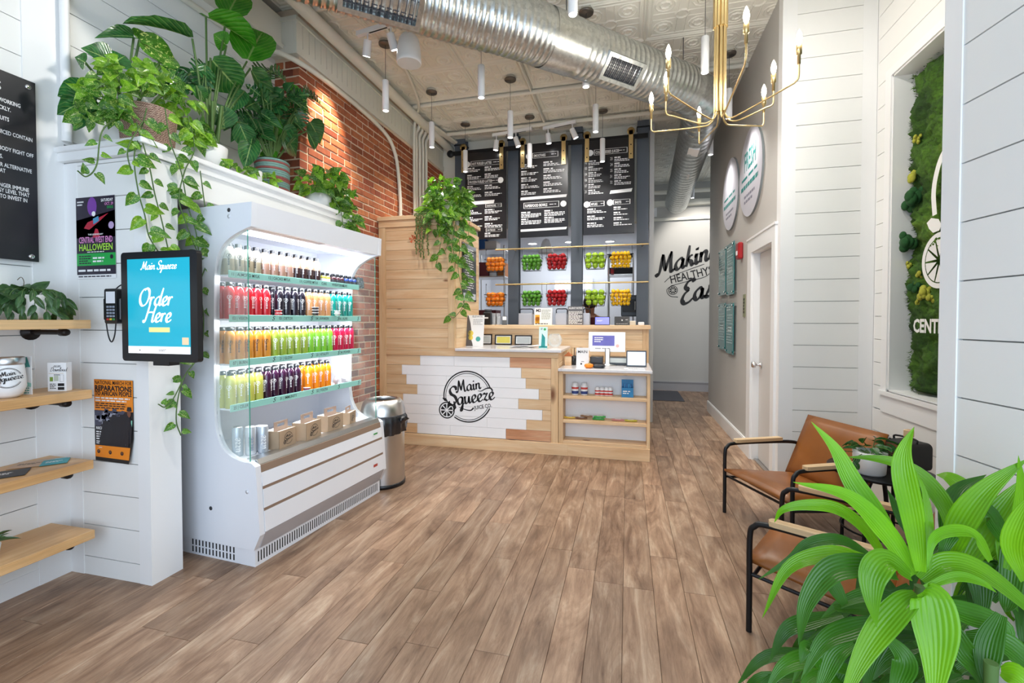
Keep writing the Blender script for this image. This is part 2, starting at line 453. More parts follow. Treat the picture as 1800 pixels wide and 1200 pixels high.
# --- brick wall
def brick_mat():
    t = NT('old_brick'); oi = t.n('ShaderNodeObjectInfo'); v = t.coord((1, 1, 1), 6)
    nz = t.noise(v, 14, 4, .65)
    c = t.ramp(oi.outputs['Random'], [(0, lin('6e3322')), (.12, lin('86482f')), (.35, lin('a1593a')), (.6, lin('b06540')), (.85, lin('bf774d')), (1, lin('9a5038'))])
    c = t.mix(1, c, t.ramp(nz, [(.3, (.68, .66, .66, 1)), (.55, (1, 1, 1, 1)), (.78, (1.12, 1.1, 1.08, 1))]), 'MULTIPLY')
    t.l(c, t.b.inputs['Base Color']); t.b.inputs['Roughness'].default_value = .85; t.bump(nz, .5, .006); return t.m
M_brick = brick_mat()
M_mort = plain('lime_mortar', 'dcc6ae', .95, var=.12, nscale=12, bump=.4)
wb = struct(MB().box(XL-.16, XB-.007, 3.396, 9.6, 0, ZC).build('wall_brick', M_mort))
bm_ = {}
def brick_mesh(L, side):
    k = (round(L, 3), side)
    if k not in bm_:
        h = .058
        if side == 'x': bm_[k] = MB().cbox(-.05, .016, -L/2, L/2, -h/2, h/2, .004).mesh('brick', M_brick)
        else: bm_[k] = MB().cbox(-L/2, L/2, -.016, .05, -h/2, h/2, .004).mesh('brick', M_brick)
    return bm_[k]
r = random.Random(11); cand = []; rest = MB()
BL, BH, J = .205, .071, .013
nrow = int(3.7/BH)
for k in range(nrow+1):
    z = .03+k*BH+.03
    if z > 3.68: break
    header = (k % 6 == 3); L = .098 if header else BL
    y = 3.39-(0 if k % 2 else (L+J)/2)
    while y < 6.75:
        y0, y1 = max(y, 3.39), min(y+L, 6.75); y += L+J
        if y1-y0 < .04: continue
        if y0 < 4.6 and z < 0.5 or (y0 > 4.7 and z < 2.5): continue      # behind the counter and the bin: never seen
        cand.append(('x', (y0+y1)/2, z+r.uniform(-.002, .002), y1-y0))
def shows(c):
    s, y, z, L = c; d = (y*c_+2.75*s_)
    return -(y < 6.3)*1000+d+abs(z-2.6)*.15
vis = [c for c in cand if not (c[1] < 3.62 and c[2] < 2.3) and not (3.39 < c[1] < 4.2 and c[2] < 2.0 and c[1] < 3.7)]
vis.sort(key=lambda c: (c[1]*c_+2.75*s_)/(1 if c[3] > .15 else .6)); N1 = 278
first = set(id(c) for c in vis[:N1])
for c in cand:
    p = (XB-.016+r.uniform(-.003, .003), c[1], c[2])
    if id(c) in first: inst('brick', brick_mesh(c[3], 'x'), wb, Matrix.Translation(p))
    else:
        rest.box(p[0]-.01, p[0]+.014, c[1]-c[3]/2, c[1]+c[3]/2, c[2]-.029, c[2]+.029, r.randrange(4))
mb4 = [plain('far_brick_%s' % n, h, .85, var=.25, nscale=9, bump=.4) for n, h in (('dark', '8a4630'), ('red', 'a6583b'), ('orange', 'b8673f'), ('brown', '9a5238'))]
stuff(rest.build('far_bricks', mb4, wb))
for k in range(int(3.68/BH)):                 # the narrow end of the pier, facing the shop front
    z = .06+k*BH
    if z < 2.4 or z > 3.68: continue
    a = .2 if k % 2 else .1
    xs = [(XL-.01, XL-.01+a), (XL+a, XB-.002)]
    for x0, x1 in xs: 
        if x1-x0 > .04: inst('brick', brick_mesh(x1-x0-.008, 'y'), wb, Matrix.Translation(((x0+x1)/2, 3.406, z)))
# painted beam, mouldings and conduit above the brick
bw = struct(MB().box(XL-.16, XB-.02, 3.36, 7.1, 3.69, 4.0).build('trim_2', M_cream))
b = MB()
for i in range(46): b.fbox((XB-.02, 3.36+i*.081, 0), UY, UZ, UX, .003, .078, 3.74, 3.955, 0, .018)
stuff(b.build('beadboard', M_cream, bw))
MB().box(XL-.12, XB+.012, 3.345, 7.1, 3.67, 3.74).build('lower_moulding', M_cream, bw)
MB().box(XL-.12, XB+.012, 3.345, 7.1, 3.955, 3.99).build('upper_moulding', M_cream, bw)
MB().box(XL-.01, XL+.1, -.3, 3.37, 3.75, 4.0).box(XL-.01, XL+.13, -.3, 3.37, 3.72, 3.76).build('cornice', M_cream, bw)
for nm, pts, rr in (('sprinkler_pipe', [(-2.62, -.3, 3.98), (-2.62, 9.3, 3.98)], .055),):
    tag(MB().tube(pts, rr, 14).build(nm, M_cream), 'thick cream painted pipe running along the ceiling edge above the brick wall', 'pipe')
def conduit(pts, lab, rr=.016, n=8, grp=None, seg=5):
    return tag(MB().tube(catmull(pts, seg), rr, n).build('conduit', M_cream), lab, 'conduit', grp)
conduit([(-2.97, 2.3, 3.6), (-2.95, 3.0, 3.62), (-2.72, 3.45, 3.6), (-2.72, 4.6, 3.58), (-2.72, 5.0, 3.4), (-2.72, 5.12, 2.9), (-2.72, 5.12, 2.62)], 'cream conduit curving along the top of the brick wall and down to the pine cabinet', .022)
for i in range(4):
    y = 5.55+i*.1
    conduit([(-2.3-i*.0, y+2.6, 4.04), (-2.55, y+.25, 4.02), (-2.7, y+.02, 3.9), (-2.71, y, 3.6), (-2.71, y, 2.6)], ['nearest', 'second', 'third', 'farthest'][i]+' of four cream conduits dropping down the brick wall behind the pine cabinet', .022, seg=6)
conduit([(-1.5, .8, 4.05), (-1.95, 2.9, 4.05), (-2.4, 4.9, 4.04), (-2.62, 5.38, 4.0), (-2.69, 5.45, 3.8), (-2.69, 5.45, 2.6)], 'cream conduit crossing the ceiling past the speaker and dropping beside the others', .018)
for k, (a, bb, tx) in enumerate([((-2.6, 5.25, 4.05), (1.2, 5.25, 4.05), 'nearest cream pipe crossing the tin ceiling from wall to wall'), ((-2.6, 6.1, 4.03), (1.2, 6.1, 4.03), 'second cream pipe crossing the tin ceiling'), ((-2.6, 3.4, 4.05), (1.2, 3.4, 4.05), 'cream pipe crossing the ceiling above the duct'), ((-1.1, .5, 4.055), (-1.1, 7, 4.055), 'thin cream conduit running down the ceiling towards the menu boards')]):
    tag(MB().tube([a, bb], .026 if k < 3 else .014, 8).build('ceiling_pipe', M_cream), tx, 'pipe')
# --- back wall
wk = struct(MB().box(-3.1, 3.2, YBACK, YBACK+.1, 0, ZC).build('wall_back', plain('back_wall_grey', 'bcbab5', .7, var=.02, nscale=2)))
bb = struct(MB().box(.3, 2.2, YBACK-.02, YBACK, 0, .17).box(.3, 2.2, YBACK-.03, YBACK, .165, .185).build('baseboard_back', plain('baseboard_grey', 'a9a8ab', .5, var=.01)))
MB().box(.2, 2.3, YBACK-.12, YBACK, 3.62, 3.72).box(.2, 2.3, YBACK-.05, YBACK, 3.35, 3.4).build('header_trim', M_cream, wk)
MB().tube([(.2, 9.3, 3.86), (1.9, 9.3, 3.86)], .04, 8).build('header_pipe', M_cream, wk)
q = PY(YBACK-.006, 1149, 373)
sp = thing('wall_switch', 'white switch plate high on the grey back wall beside the duct', 'switch', (q.x, q.y, q.z))
MB().cbox(-.06, .06, 0, .006, -.09, .09, .002).build('plate', M_paper, sp)
MB().cbox(-.012, .012, -.006, .001, -.03, .03, .002).build('rocker', M_trimw, sp)
# --- grey right wall with the door
wg = MB()
yd0, yd1, zd = 4.33, 5.0, 2.07
wg.box(XG, XG+.12, yd1, YGE, 0, ZC).box(XG, XG+.12, YLAT+.1, yd0, 0, zd).box(XG, XG+.12, YLAT+.1, yd1, zd, ZC)
wg = struct(wg.build('wall_right', M_grey))
struct(MB().box(XG+.12, XG+1.6, YGE-.12, YGE, 0, ZC).build('wall_return', M_grey))
bs = struct(MB().box(XG-.018, XG, 5.15, YGE+.018, 0, .15).box(XG-.014, XG, 5.15, YGE+.014, .15, .162).build('baseboard_right', M_trimw))
tr = struct(MB().box(XG-.02, XG, yd1, 5.14, 0, zd+.13).build('trim_3', M_trimw))
MB().box(XG-.02, XG, yd0-.09, yd1, zd, zd+.13).build('head_casing', M_trimw, tr)
MB().box(XG-.026, XG, yd0-.1, 5.16, zd+.13, zd+.15).build('cap_moulding', M_trimw, tr)
MB().box(XG-.02, XG, yd0-.09, yd0, 0, zd).build('side_casing', M_trimw, tr)
MB().box(XG, XG+.12, yd1-.012, yd1, 0, zd).box(XG, XG+.12, yd0, yd1, zd-.012, zd).build('jamb', M_trimw, tr)
dr = thing('door_1', 'closed white door in the grey right wall', 'door', (XG+.08, yd0, 0)); 
del dr['label']; del dr['category']; struct(dr)
MB().cbox(XG+.06, XG+.1, yd0+.004, yd1-.016, .015, zd-.016, .002).build('door_leaf', plain('door_paint', 'd6d3cf', .5, var=.01), dr, True)
hz = 1.0
hd = MB().lathe([(.001, 0), (.03, 0), (.03, .012), (.012, .018), (.012, .045), (.03, .055), (.033, .07), (.024, .085), (.001, .088)], (XG+.06, yd1-.09, .96), 14, u=(0, 1, 0), v=(0, 0, 1), w=(-1, 0, 0)).build('door_knob', M_chrome, dr, True)
MB().box(XG+.02, XG+.1, yd0, yd1, 0, .014).build('threshold', M_steel, dr, True)
# white shiplap return wall and niche wall
ww = struct(MB().box(XG+.014, XN+.3, YLAT+.014, YLAT+.114, 0, ZC).build('wall_lateral', M_back))
shiplap(ww, (0, YLAT+.014, 0), UX, -UY, [(1.315, 1.775, .0, ZC)], 0, ZC, 3.857)
MB().box(XG, 1.315, YLAT-.001, YLAT+.0135, 0, ZC).box(1.775, XN-.002, YLAT-.001, YLAT+.0135, 0, ZC).build('corner_board', M_trimw, ww)
MB().box(XG, XG+.0135, YLAT+.0135, YLAT+.1, 0, ZC).build('edge_board', M_trimw, ww)
ny0, ny1, nz0, nz1 = 1.95, 3.955, .87, 3.19
wn = MB(); t0 = XN+.014
wn.box(t0, t0+.35, ny1, YLAT, 0, ZC).box(t0, t0+.35, .3, ny0, 0, ZC).box(t0, t0+.35, ny0, ny1, 0, nz0).box(t0, t0+.35, ny0, ny1, nz1, ZC).box(t0+.20, t0+.35, ny0, ny1, nz0, nz1)
wn = struct(wn.build('wall_niche', M_back))
shiplap(wn, (t0, 0, 0), UY, -UX, [(4.03, 4.155, nz0-.16, nz1+.06), (.3, 4.155, nz1+.06, ZC), (.3, 4.155, 0, nz0-.16)], 0, ZC, 3.38)
MB().box(XN, t0, 4.155, YLAT, 0, ZC).build('corner_board', M_trimw, wn)
nf = struct(MB().box(XN-.012, XN+.02, ny1, 4.03, nz0-.16, nz1+.06).build('trim_4', M_trimw))
MB().box(XN-.012, XN+.02, ny0-.07, ny1, nz1, nz1+.06).build('head_board', M_trimw, nf)
MB().box(XN-.012, XN+.02, ny0-.07, ny1, nz0-.16, nz0).build('sill_board', M_trimw, nf)
MB().box(XN-.03, XN+.02, ny0-.08, 4.04, nz0-.03, nz0).build('sill_nosing', M_trimw, nf)
MB().box(XN, t0+.2, ny1-.012, ny1, nz0, nz1).box(XN, t0+.2, ny0, ny1, nz1-.012, nz1).box(XN, t0+.2, ny0, ny1, nz0, nz0+.012).box(XN, t0+.2, ny0, ny0+.012, nz0, nz1).build('niche_lining', M_trimw, nf)
# near wall block by the shop front, turned 8 degrees
e = PD(1.46, 1652, 600); a_ = math.radians(8.32); un = Vector((math.sin(a_), -math.cos(a_), 0)); nn = Vector((-math.cos(a_), -math.sin(a_), 0))
e = Vector((e.x, e.y, 0))
wc = struct(MB().fbox(e-nn*.014, un, UZ, -nn, 0, 2.2, 0, ZC, 0, .5).build('wall_front_pier', M_back))
shiplap(wc, e-nn*.014, un, nn, [(.065, 2.2, 0, ZC)], 0, ZC, 2.228, pit=.1775)
MB().fbox(e-nn*.014, un, UZ, nn, 0, .065, 0, ZC, -.5, .018).build('corner_board', M_trimw, wc)
# grey fabric mat by the back wall
q0 = PZ(.0, 1145, 703)
tag(MB().cbox(q0.x-.9, PZ(0, 1200, 703).x+.02, q0.y-.02, YBACK-.1, .0, .008, .003).build('floor_mat', plain('grey_mat', '54545a', .95, var=.15, nscale=60, bump=.4)), 'dark grey floor mat lying in front of the grey back wall', 'mat')
# ================================================================== LETTERING BY HAND
SCR = {
 'a': ([[(.42,.44),(.28,.5),(.1,.36),(.06,.14),(.18,.01),(.32,.1),(.42,.34),(.44,.48)],[(.44,.48),(.41,.14),(.47,.02),(.58,.1)]], .56),
 'i': ([[(.02,.3),(.1,.48),(.07,.14),(.14,.01),(.26,.1)],[(.1,.68),(.13,.72),(.12,.66)]], .25),
 'n': ([[(.02,.36),(.09,.48),(.06,.2),(.05,.0)],[(.06,.24),(.2,.47),(.33,.42),(.32,.14),(.39,.01),(.5,.1)]], .48),
 'M': ([[(-.06,.12),(.04,.0),(.14,.2),(.22,.6),(.3,.98)],[(.3,.98),(.34,.6),(.42,.12)],[(.42,.12),(.55,.55),(.74,1.0)],[(.74,1.0),(.7,.5),(.72,.08),(.8,.01),(.92,.12)]], .9),
 'S': ([[(.58,.78),(.56,.96),(.38,1.02),(.2,.86),(.24,.62),(.46,.44),(.54,.2),(.4,.0),(.2,-.02),(.06,.1),(.12,.22)]], .6),
 'q': ([[(.42,.44),(.28,.5),(.1,.36),(.06,.14),(.18,.01),(.32,.1),(.42,.34),(.46,.5)],[(.46,.5),(.4,.0),(.3,-.42),(.2,-.36),(.34,-.1),(.56,.08)]], .54),
 'u': ([[(.02,.34),(.08,.48),(.06,.16),(.14,.01),(.28,.12),(.38,.46)],[(.38,.48),(.36,.14),(.42,.01),(.54,.1)]], .52),
 'e': ([[(.04,.16),(.24,.24),(.34,.38),(.26,.5),(.12,.42),(.06,.2),(.14,.02),(.28,.02),(.44,.14)]], .42),
 'z': ([[(.04,.4),(.12,.5),(.24,.44),(.36,.48),(.2,.24),(.04,.02)],[(.04,.02),(.16,.08),(.28,.0),(.44,.08)]], .43),
 'k': ([[(.04,.0),(.1,.4),(.2,1.0)],[(.36,.5),(.22,.46),(.1,.26)],[(.12,.28),(.26,.2),(.34,.02),(.46,.06)]], .45),
 'g': ([[(.42,.44),(.28,.5),(.1,.36),(.06,.14),(.18,.01),(.32,.1),(.42,.34),(.46,.5)],[(.46,.5),(.42,.0),(.34,-.34),(.16,-.44),(.02,-.32)]], .5),
 'E': ([[(.66,.88),(.56,1.0),(.34,.94),(.24,.74),(.4,.56)],[(.42,.56),(.2,.44),(.08,.2),(.18,.0),(.4,.0),(.6,.14)]], .62),
 's': ([[(.04,.08),(.2,.36),(.24,.5),(.3,.26),(.24,.04),(.08,.0),(.04,.1)],[(.24,.04),(.4,.12)]], .38),
 'r': ([[(.02,.36),(.1,.48),(.07,.22),(.06,.0)],[(.07,.24),(.2,.46),(.34,.46)]], .36),
 'O': ([[(.5,.98),(.26,.92),(.08,.62),(.1,.24),(.3,.0),(.56,.1),(.72,.46),(.7,.84),(.5,1.0),(.36,.86)]], .8),
 'd': ([[(.42,.44),(.28,.5),(.1,.36),(.06,.14),(.18,.01),(.32,.1),(.42,.4),(.56,1.0)],[(.48,.6),(.41,.14),(.47,.02),(.58,.1)]], .56),
 'H': ([[(-.04,.1),(.1,.0),(.24,.5),(.34,1.0)],[(.2,.5),(.44,.56),(.74,.54)],[(.84,1.0),(.7,.5),(.66,.08),(.74,.01),(.86,.12)]], .84),
 'c': ([[(.34,.4),(.26,.5),(.1,.38),(.06,.14),(.16,.01),(.3,.02),(.42,.14)]], .4),
 'D': ([[(.1,.0),(.2,.5),(.3,.98)],[(.04,.8),(.3,1.0),(.62,.88),(.68,.46),(.5,.08),(.2,-.02),(.04,.08)]], .76),
 'o': ([[(.24,.5),(.08,.34),(.08,.1),(.22,.0),(.38,.14),(.38,.38),(.24,.5)],[(.34,.44),(.5,.4)]], .46),
 'w': ([[(.02,.4),(.08,.48),(.08,.1),(.2,.04),(.3,.4)],[(.3,.46),(.3,.1),(.42,.04),(.52,.46),(.6,.42)]], .58),
 'l': ([[(.04,.2),(.2,.7),(.22,1.0),(.12,.9),(.07,.2),(.14,.01),(.26,.1)]], .24),
 ' ': ([], .3),
}
def script(mb, s, o, u, v, size, wt=.09, shear=.18, mi=0, align='L', bold=1.0):
    o, u, v = Vector(o), Vector(u), Vector(v)
    tot = sum(SCR[c][1] for c in s)
    x = {'L': 0, 'C': -tot/2, 'R': -tot}[align]
    for c in s:
        for st in SCR[c][0]:
            pts = [((x+p.x+p.y*shear)*size, p.y*size) for p in catmull([(a, b, 0) for a, b in st], 5)]
            ws = []
            for i in range(len(pts)):
                a = pts[max(i-1, 0)]; b = pts[min(i+1, len(pts)-1)]; d = Vector((b[0]-a[0], b[1]-a[1])); d = d.normalized() if d.length else Vector((1, 0))
                k = abs(d.dot(Vector((.45, -.9)))) ; e = min(1, (min(i, len(pts)-1-i)+1.2)/3)
                ws.append(size*wt*(.42+.75*k*k)*bold*(.45+.55*e))
            mb.ribbon2(pts, ws, o, u, v, mi)
        x += SCR[c][1]
    return tot*size
def orange_slice(mb, o, u, v, R, mi=0, n=8):
    mb.ring(o, u, v, R*.86, R, 28, mi)
    o, u, v = Vector(o), Vector(u), Vector(v)
    for k in range(n):
        a0, a1 = 2*math.pi*(k+.12)/n, 2*math.pi*(k+.88)/n; am = (a0+a1)/2
        pts = [o+(u*math.cos(am)+v*math.sin(am))*R*.14]+[o+(u*math.cos(a0+(a1-a0)*t)+v*math.sin(a0+(a1-a0)*t))*R*.74 for t in (0, .33, .66, 1)]
        mb.poly(pts, mi)
def logo(mb, o, u, v, R, mi=0, simple=False):
    """round juice-bar logo: double ring, two script words, orange slice with leaf"""
    o, u, v = Vector(o), Vector(u), Vector(v)
    n = 20 if simple else 44
    for r0, r1 in ((.95, 1.0), (.885, .91)):
        mb.ring(o, u, v, R*r0, R*r1, n, mi, 22, 188); mb.ring(o, u, v, R*r0, R*r1, n, mi, 236, 335)
    ca, sa = math.cos(math.radians(11)), math.sin(math.radians(11)); uu = u*ca+v*sa; vv = v*ca-u*sa
    script(mb, 'Main', o+u*(-.44*R)+v*(.14*R), uu, vv, .46*R, .15, .05, mi)
    script(mb, 'S', o+u*(-.8*R)+v*(-.36*R), uu, vv, .66*R, .16, .1, mi)
    script(mb, 'queeze', o+u*(-.42*R)+v*(-.34*R), uu, vv, .56*R, .15, .05, mi)
    if not simple:
        mb.ribbon2([(p.x, p.y) for p in catmull([(.3, .2, 0), (.5, .26, 0), (.74, .36, 0), (.95, .38, 0), (.99, .26, 0), (.9, .12, 0)], 5)], .05*R, o, u*R, v*R, mi)if False else None
        pts = [(p.x*R, p.y*R) for p in catmull([(.42, .24, 0), (.55, .24, 0), (.74, .34, 0), (.92, .36, 0), (1.0, .26, 0)], 5)]
        mb.ribbon2(pts, [R*.02+R*.05*i/len(pts) for i in range(len(pts))], o, u, v, mi)
        pts = [(p.x*R, p.y*R) for p in catmull([(-.36, -.42, 0), (-.1, -.5, 0), (.12, -.52, 0), (.24, -.42, 0)], 5)]
        mb.ribbon2(pts, [R*.02+R*.045*i/len(pts) for i in range(len(pts))], o, u, v, mi)
        mb.text('JUICE CO.', o+u*(.62*R)+v*(-.42*R), uu, vv, .2*R, 'C', mi=mi, cond=.8, bold=.02)
    s = o+u*(-.86*R)-v*(.56*R)
    orange_slice(mb, s, u, v, .33*R, mi)
    mb.ribbon2([(-.6*R, -.6*R), (-.52*R, -.44*R), (-.56*R, -.2*R)], [.02*R, .12*R, .05*R], o, u, v, mi)
    mb.poly([o+u*(a*R)+v*(b*R) for a, b in ((-1.05, -.08), (-.88, -.1), (-.8, -.24), (-.96, -.2))], mi)

# ================================================================== DRINKS FRIDGE
M_fr = plain('fridge_white', 'e9ebf0', .32, var=.01)
M_frin = plain('fridge_liner', 'f2f4fa', .5, var=.01)
M_brown = plain('brown_trim_strip', '8d7664', .4, var=.05)
FO = Vector((-2.025, 2.10, 0)); FRZ = math.radians(-4.1)
FM = Matrix.Translation(FO) @ Matrix.Rotation(FRZ, 4, 'Z')
FL = 1.225
fr = thing('drinks_fridge', 'white open-front drinks fridge with glass sides, full of juice bottles', 'fridge', FO, FRZ)
def fx(X): return X+2.036
inner = [(-.0, 1.919), (-.05, 1.906), (-.115, 1.884), (-.182, 1.85), (-.232, 1.802), (-.265, 1.732), (-.28, 1.602), (-.288, 1.276), (-.293, .947), (-.29, .815), (-.275, .734), (-.235, .66), (-.172, .619), (-.085, .597), (-.025, .594), (.01, .575)]
inner_s = [(p.x, p.y) for p in catmull([(a, b, 0) for a, b in inner], 3)]
outer = [(.02, .463), (.037, .19), (-.008, .1), (-.66, .1), (-.66, 2.05), (.006, 2.054)]
prof = inner_s+outer
for y0 in (0.0, FL-.035):
    p = MB().prism(prof, (0, y0+.035, 0), UX, UZ, -UY, .035).build('side_panel', M_fr, fr)
    for hx, hz2 in ((-.16, 2.02), (-.16, 1.985), (-.05, .43), (-.33, .3)):
        s = -1 if y0 == 0 else 1
        if y0 == 0: MB().lathe([(.0001, 0), (.011, 0), (.012, .002), (.0001, .0025)], (hx, 0, hz2), 10, u=(1, 0, 0), v=(0, 0, 1), w=(0, -1, 0)).build('screw_cover', M_dgrey if hz2 in (2.02, .3) else M_fr, p)
    gl = [(a, b) for a, b in inner_s if a < -.046 and b < 1.91 and (b > .6)]
    gpoly = gl+[(-.046, .597), (-.046, 1.905)]
    gy = y0+.014
    g = MB().prism(gpoly, (0, gy+.006, 0), UX, UZ, -UY, .006).build('side_glass', M_gl, fr)
    MB().box(-.046, -.0435, gy, gy+.006, .597, 1.905).build('glass_edge', M_gledge, g)
MB().box(-.66, -.64, .035, FL-.035, .1, 2.04).build('back_panel', M_fr, fr)
MB().box(-.62, -.6, .035, FL-.035, .6, 1.97).build('inner_back', M_frin, fr)
dots = MB()
for k in range(46): dots.box(-.6, -.5985, .06+k*.024, .068+k*.024, 1.845, 1.85)
stuff(dots.build('air_holes', M_dgrey, fr))
MB().prism([(-.66, 2.03), (-.66, 2.05), (.006, 2.054), (-.005, 1.919), (-.03, 1.919), (-.02, 2.03)], (0, .035, 0), UX, UZ, UY, FL-.07).build('canopy', M_fr, fr)
MB().prism([(-.6, 1.97), (-.6, 1.955), (-.12, 1.925), (-.03, 1.919), (-.03, 1.93)], (0, .035, 0), UX, UZ, UY, FL-.07).build('inner_roof', M_frin, fr)
MB().box(-.09, -.03, .05, .62, 1.9185, 1.921).build('canopy_strip', M_brown, fr)
M_fled = plain('fridge_led', 'ffffff', .3, 0, 0, emit='e8eeff', es=7)
MB().box(-.2, -.165, .04, FL-.04, 1.907, 1.922).build('light_tube', M_fled, fr)
MB().box(-.6, -.03, .035, FL-.035, .585, .6).build('deck', M_frin, fr)
MB().prism([(-.09, .6), (-.09, .607), (-.015, .607), (.0, .58), (.005, .55), (-.02, .55), (-.02, .6)], (0, .035, 0), UX, UZ, UY, FL-.07).build('front_rail', M_steel, fr)
MB().prism([(-.02, .555), (.006, .555), (.022, .46), (.037, .2), (-.008, .105), (-.03, .105)], (0, .035, 0), UX, UZ, UY, FL-.07).build('front_body', M_back, fr)
def fpan(z0, z1, nm, mat, dx=0.0):
    def xx(z): return .006+(.022-.006)*(.555-z)/.095 if z > .46 else .022+(.037-.022)*(.46-z)/.26
    return MB().prism([(xx(z0)-.005, z0), (xx(z0)+.004+dx, z0), (xx(z1)+.004+dx, z1), (xx(z1)-.005, z1)], (0, .036, 0), UX, UZ, UY, FL-.072).build(nm, mat, fr)
fpan(.535, .575, 'brown_strip', M_brown, -.001); fpan(.458, .533, 'front_panel', M_fr)
fpan(.441, .457, 'brown_strip', M_brown, -.002); fpan(.335, .44, 'front_panel', M_fr)
fpan(.318, .334, 'brown_strip', M_brown, -.002); fpan(.2, .317, 'front_panel', M_fr)
MB().fbox((.037, .036, .2), (-.045, 0, -.1), UY, (.91, 0, -.41), .02, .98, 0, FL-.072, 0, .004).build('lower_panel', plain('fridge_grey', 'b9b7bb', .4), fr)
sg = MB(); sg.box(.0325, .0335, FL-.16, FL-.11, .5, .512, 0).build('sticker', plain('green_sticker', '3f9a52', .5), fr)
MB().box(.0383, .0393, FL-.17, FL-.12, .25, .27).build('sticker', plain('red_sticker', 'b5453a', .5), fr)
kk = MB().box(-.62, -.012, .012, FL-.02, 0, .1).build('kick_base', M_fr, fr)
sl = MB()
for k in range(60):
    y = .03+k*.0192; sl.box(-.0125, -.0115, y, y+.008, .022, .082)
for k in range(13):
    for z0 in (.014, .056): sl.box(-.5+k*.027, -.49+k*.027, .0112, .0125, z0, z0+.034)
stuff(sl.build('vent_slots', M_ink, kk))
shz = [1.667, 1.41, 1.147, .885]
M_strip = plain('mint_price_strip', '8fc9bd', .4, var=.03)
strips = [[(.10, '11 | ALMOND MYLK'), (.36, '12 | CACAO MYLK'), (.62, '13 | COFFEE MYLK'), (.83, 'CURE'), (.94, 'WHEATGRASS'), (1.06, 'ALIVE')],
          [(.1, '02 | VISION'), (.44, '03 | DETOX'), (.77, '04 | AWAKEN'), (1.02, '06 | ALIVE')],
          [(.1, '07 | BURN'), (.44, '21 | GLOW'), (.77, '23 | VITALITY'), (1.03, '24 | POWER')],
          [(.1, '25 | CELERY'), (.44, '31 | IMMUNITY'), (.77, '32 | YOUTH')]]
sx1 = -.205
for k, z in enumerate(shz):
    sh = MB().box(-.6, sx1-.004, .04, FL-.04, z-.014, z-.004).build('shelf', M_frin, fr)
    st = MB().cbox(sx1-.004, sx1, .03, FL+.01 if k else FL-.01, z-.022, z+.02, .001).build('price_strip', M_strip, sh)
    tx = MB()
    for y, s in strips[k]: tx.text(s, (sx1+.0006, y-.05, z-.009), UY, UZ, .026, 'L', bold=.01, cond=.85)
    if k:
        for y in (.335, .67, .95, 1.19): logo_p = script(tx, 'S', (sx1+.0006, y, z-.012), UY, UZ, .026, .2)
    tx.build('print', M_ink, st)
lamp('fridge_led_light', 'AREA', FM @ Vector((-.17, FL/2, 1.9)), 3.4, (.9, .94, 1), .05, FL-.1, to=FM @ Vector((-.32, FL/2, .9)))
lg2 = bpy.data.objects['fridge_led_light']; lg2.rotation_euler = (math.radians(0), math.radians(-12), FRZ)
lg2.rotation_euler = Matrix.Rotation(FRZ, 4, 'Z').to_euler(); lg2.rotation_euler.rotate_axis('Y', math.radians(14))
for k, z in enumerate([1.86]+shz[:3]):
    lo = lamp('shelf_led', 'AREA', FM @ Vector((sx1-.0, FL/2, z-.026)), 4.6 if k else 1.5, (.9, .95, 1), .03, FL-.1)
    lo.rotation_euler = Matrix.Rotation(FRZ, 4, 'Z').to_euler(); lo.rotation_euler.rotate_axis('Y', math.radians(38))
# ---- bottles
def bottle_proto(cname, col, h=1.0, clear=None, small=False):
    R_, H_ = (.0305, .196*h) if not small else (.021, .07)
    root = thing('juice_bottle', 'x', 'bottle', (0, 0, -5))
    WM.pop(root.name); 
    m_ = juice('juice_'+cname, col)
    prof = [(.0001, 0), (R_*.93, 0), (R_, .006), (R_, H_*.74), (R_*.96, H_*.83), (R_*.8, H_*.92), (R_*.55, H_*.975), (R_*.5, H_)]
    mats = [m_]
    if clear:
        mats = [m_, juice('juice_'+clear[0], clear[1])]; mis = [0, 0, 0, 1, 1, 1, 1]; prof[3] = (R_, H_*.55)
        MB().lathe(prof, (0, 0, 0), 12, mis=mis).build('bottle_body', mats, root)
    else: MB().lathe(prof, (0, 0, 0), 12).build('bottle_body', mats, root)
    MB().lathe([(R_*.62, H_-.003), (R_*.62, H_+.017), (R_*.55, H_+.019), (.0001, H_+.019)], (0, 0, 0), 10).build('cap', M_blackp, root)
    if not small:
        p = MB(); ink = M_ink if cname in ('burn', 'almond') else M_inkw
        for a in (-50, 30):
            d = Vector((math.cos(math.radians(a)), math.sin(math.radians(a)), 0)); uu = Vector((-d.y, d.x, 0))
            o = d*(R_+.0004)+Vector((0, 0, H_*.64)); e = .013
            p.ring(o-d*.001, uu, UZ, e*.85, e, 12, 0); script(p, 'S', o-uu*.005-UZ*.006, uu, UZ, .014, .3)
            for q, (w1, z1) in enumerate(((.009, -.02), (.007, -.03), (.009, -.04), (.006, -.05), (.008, -.06))):
                p.fbox(o+UZ*z1*h, uu, UZ, d, -w1*.5, w1*.5, 0, .006, 0, .0003)
        p.build('print', ink, root)
    else:
        MB().lathe([(R_*1.005, .015), (R_*1.005, .045)], (0, 0, 0), 12).build('label', M_paper if cname == 'shotgreen' else M_dgrey, root)
    return register(root)
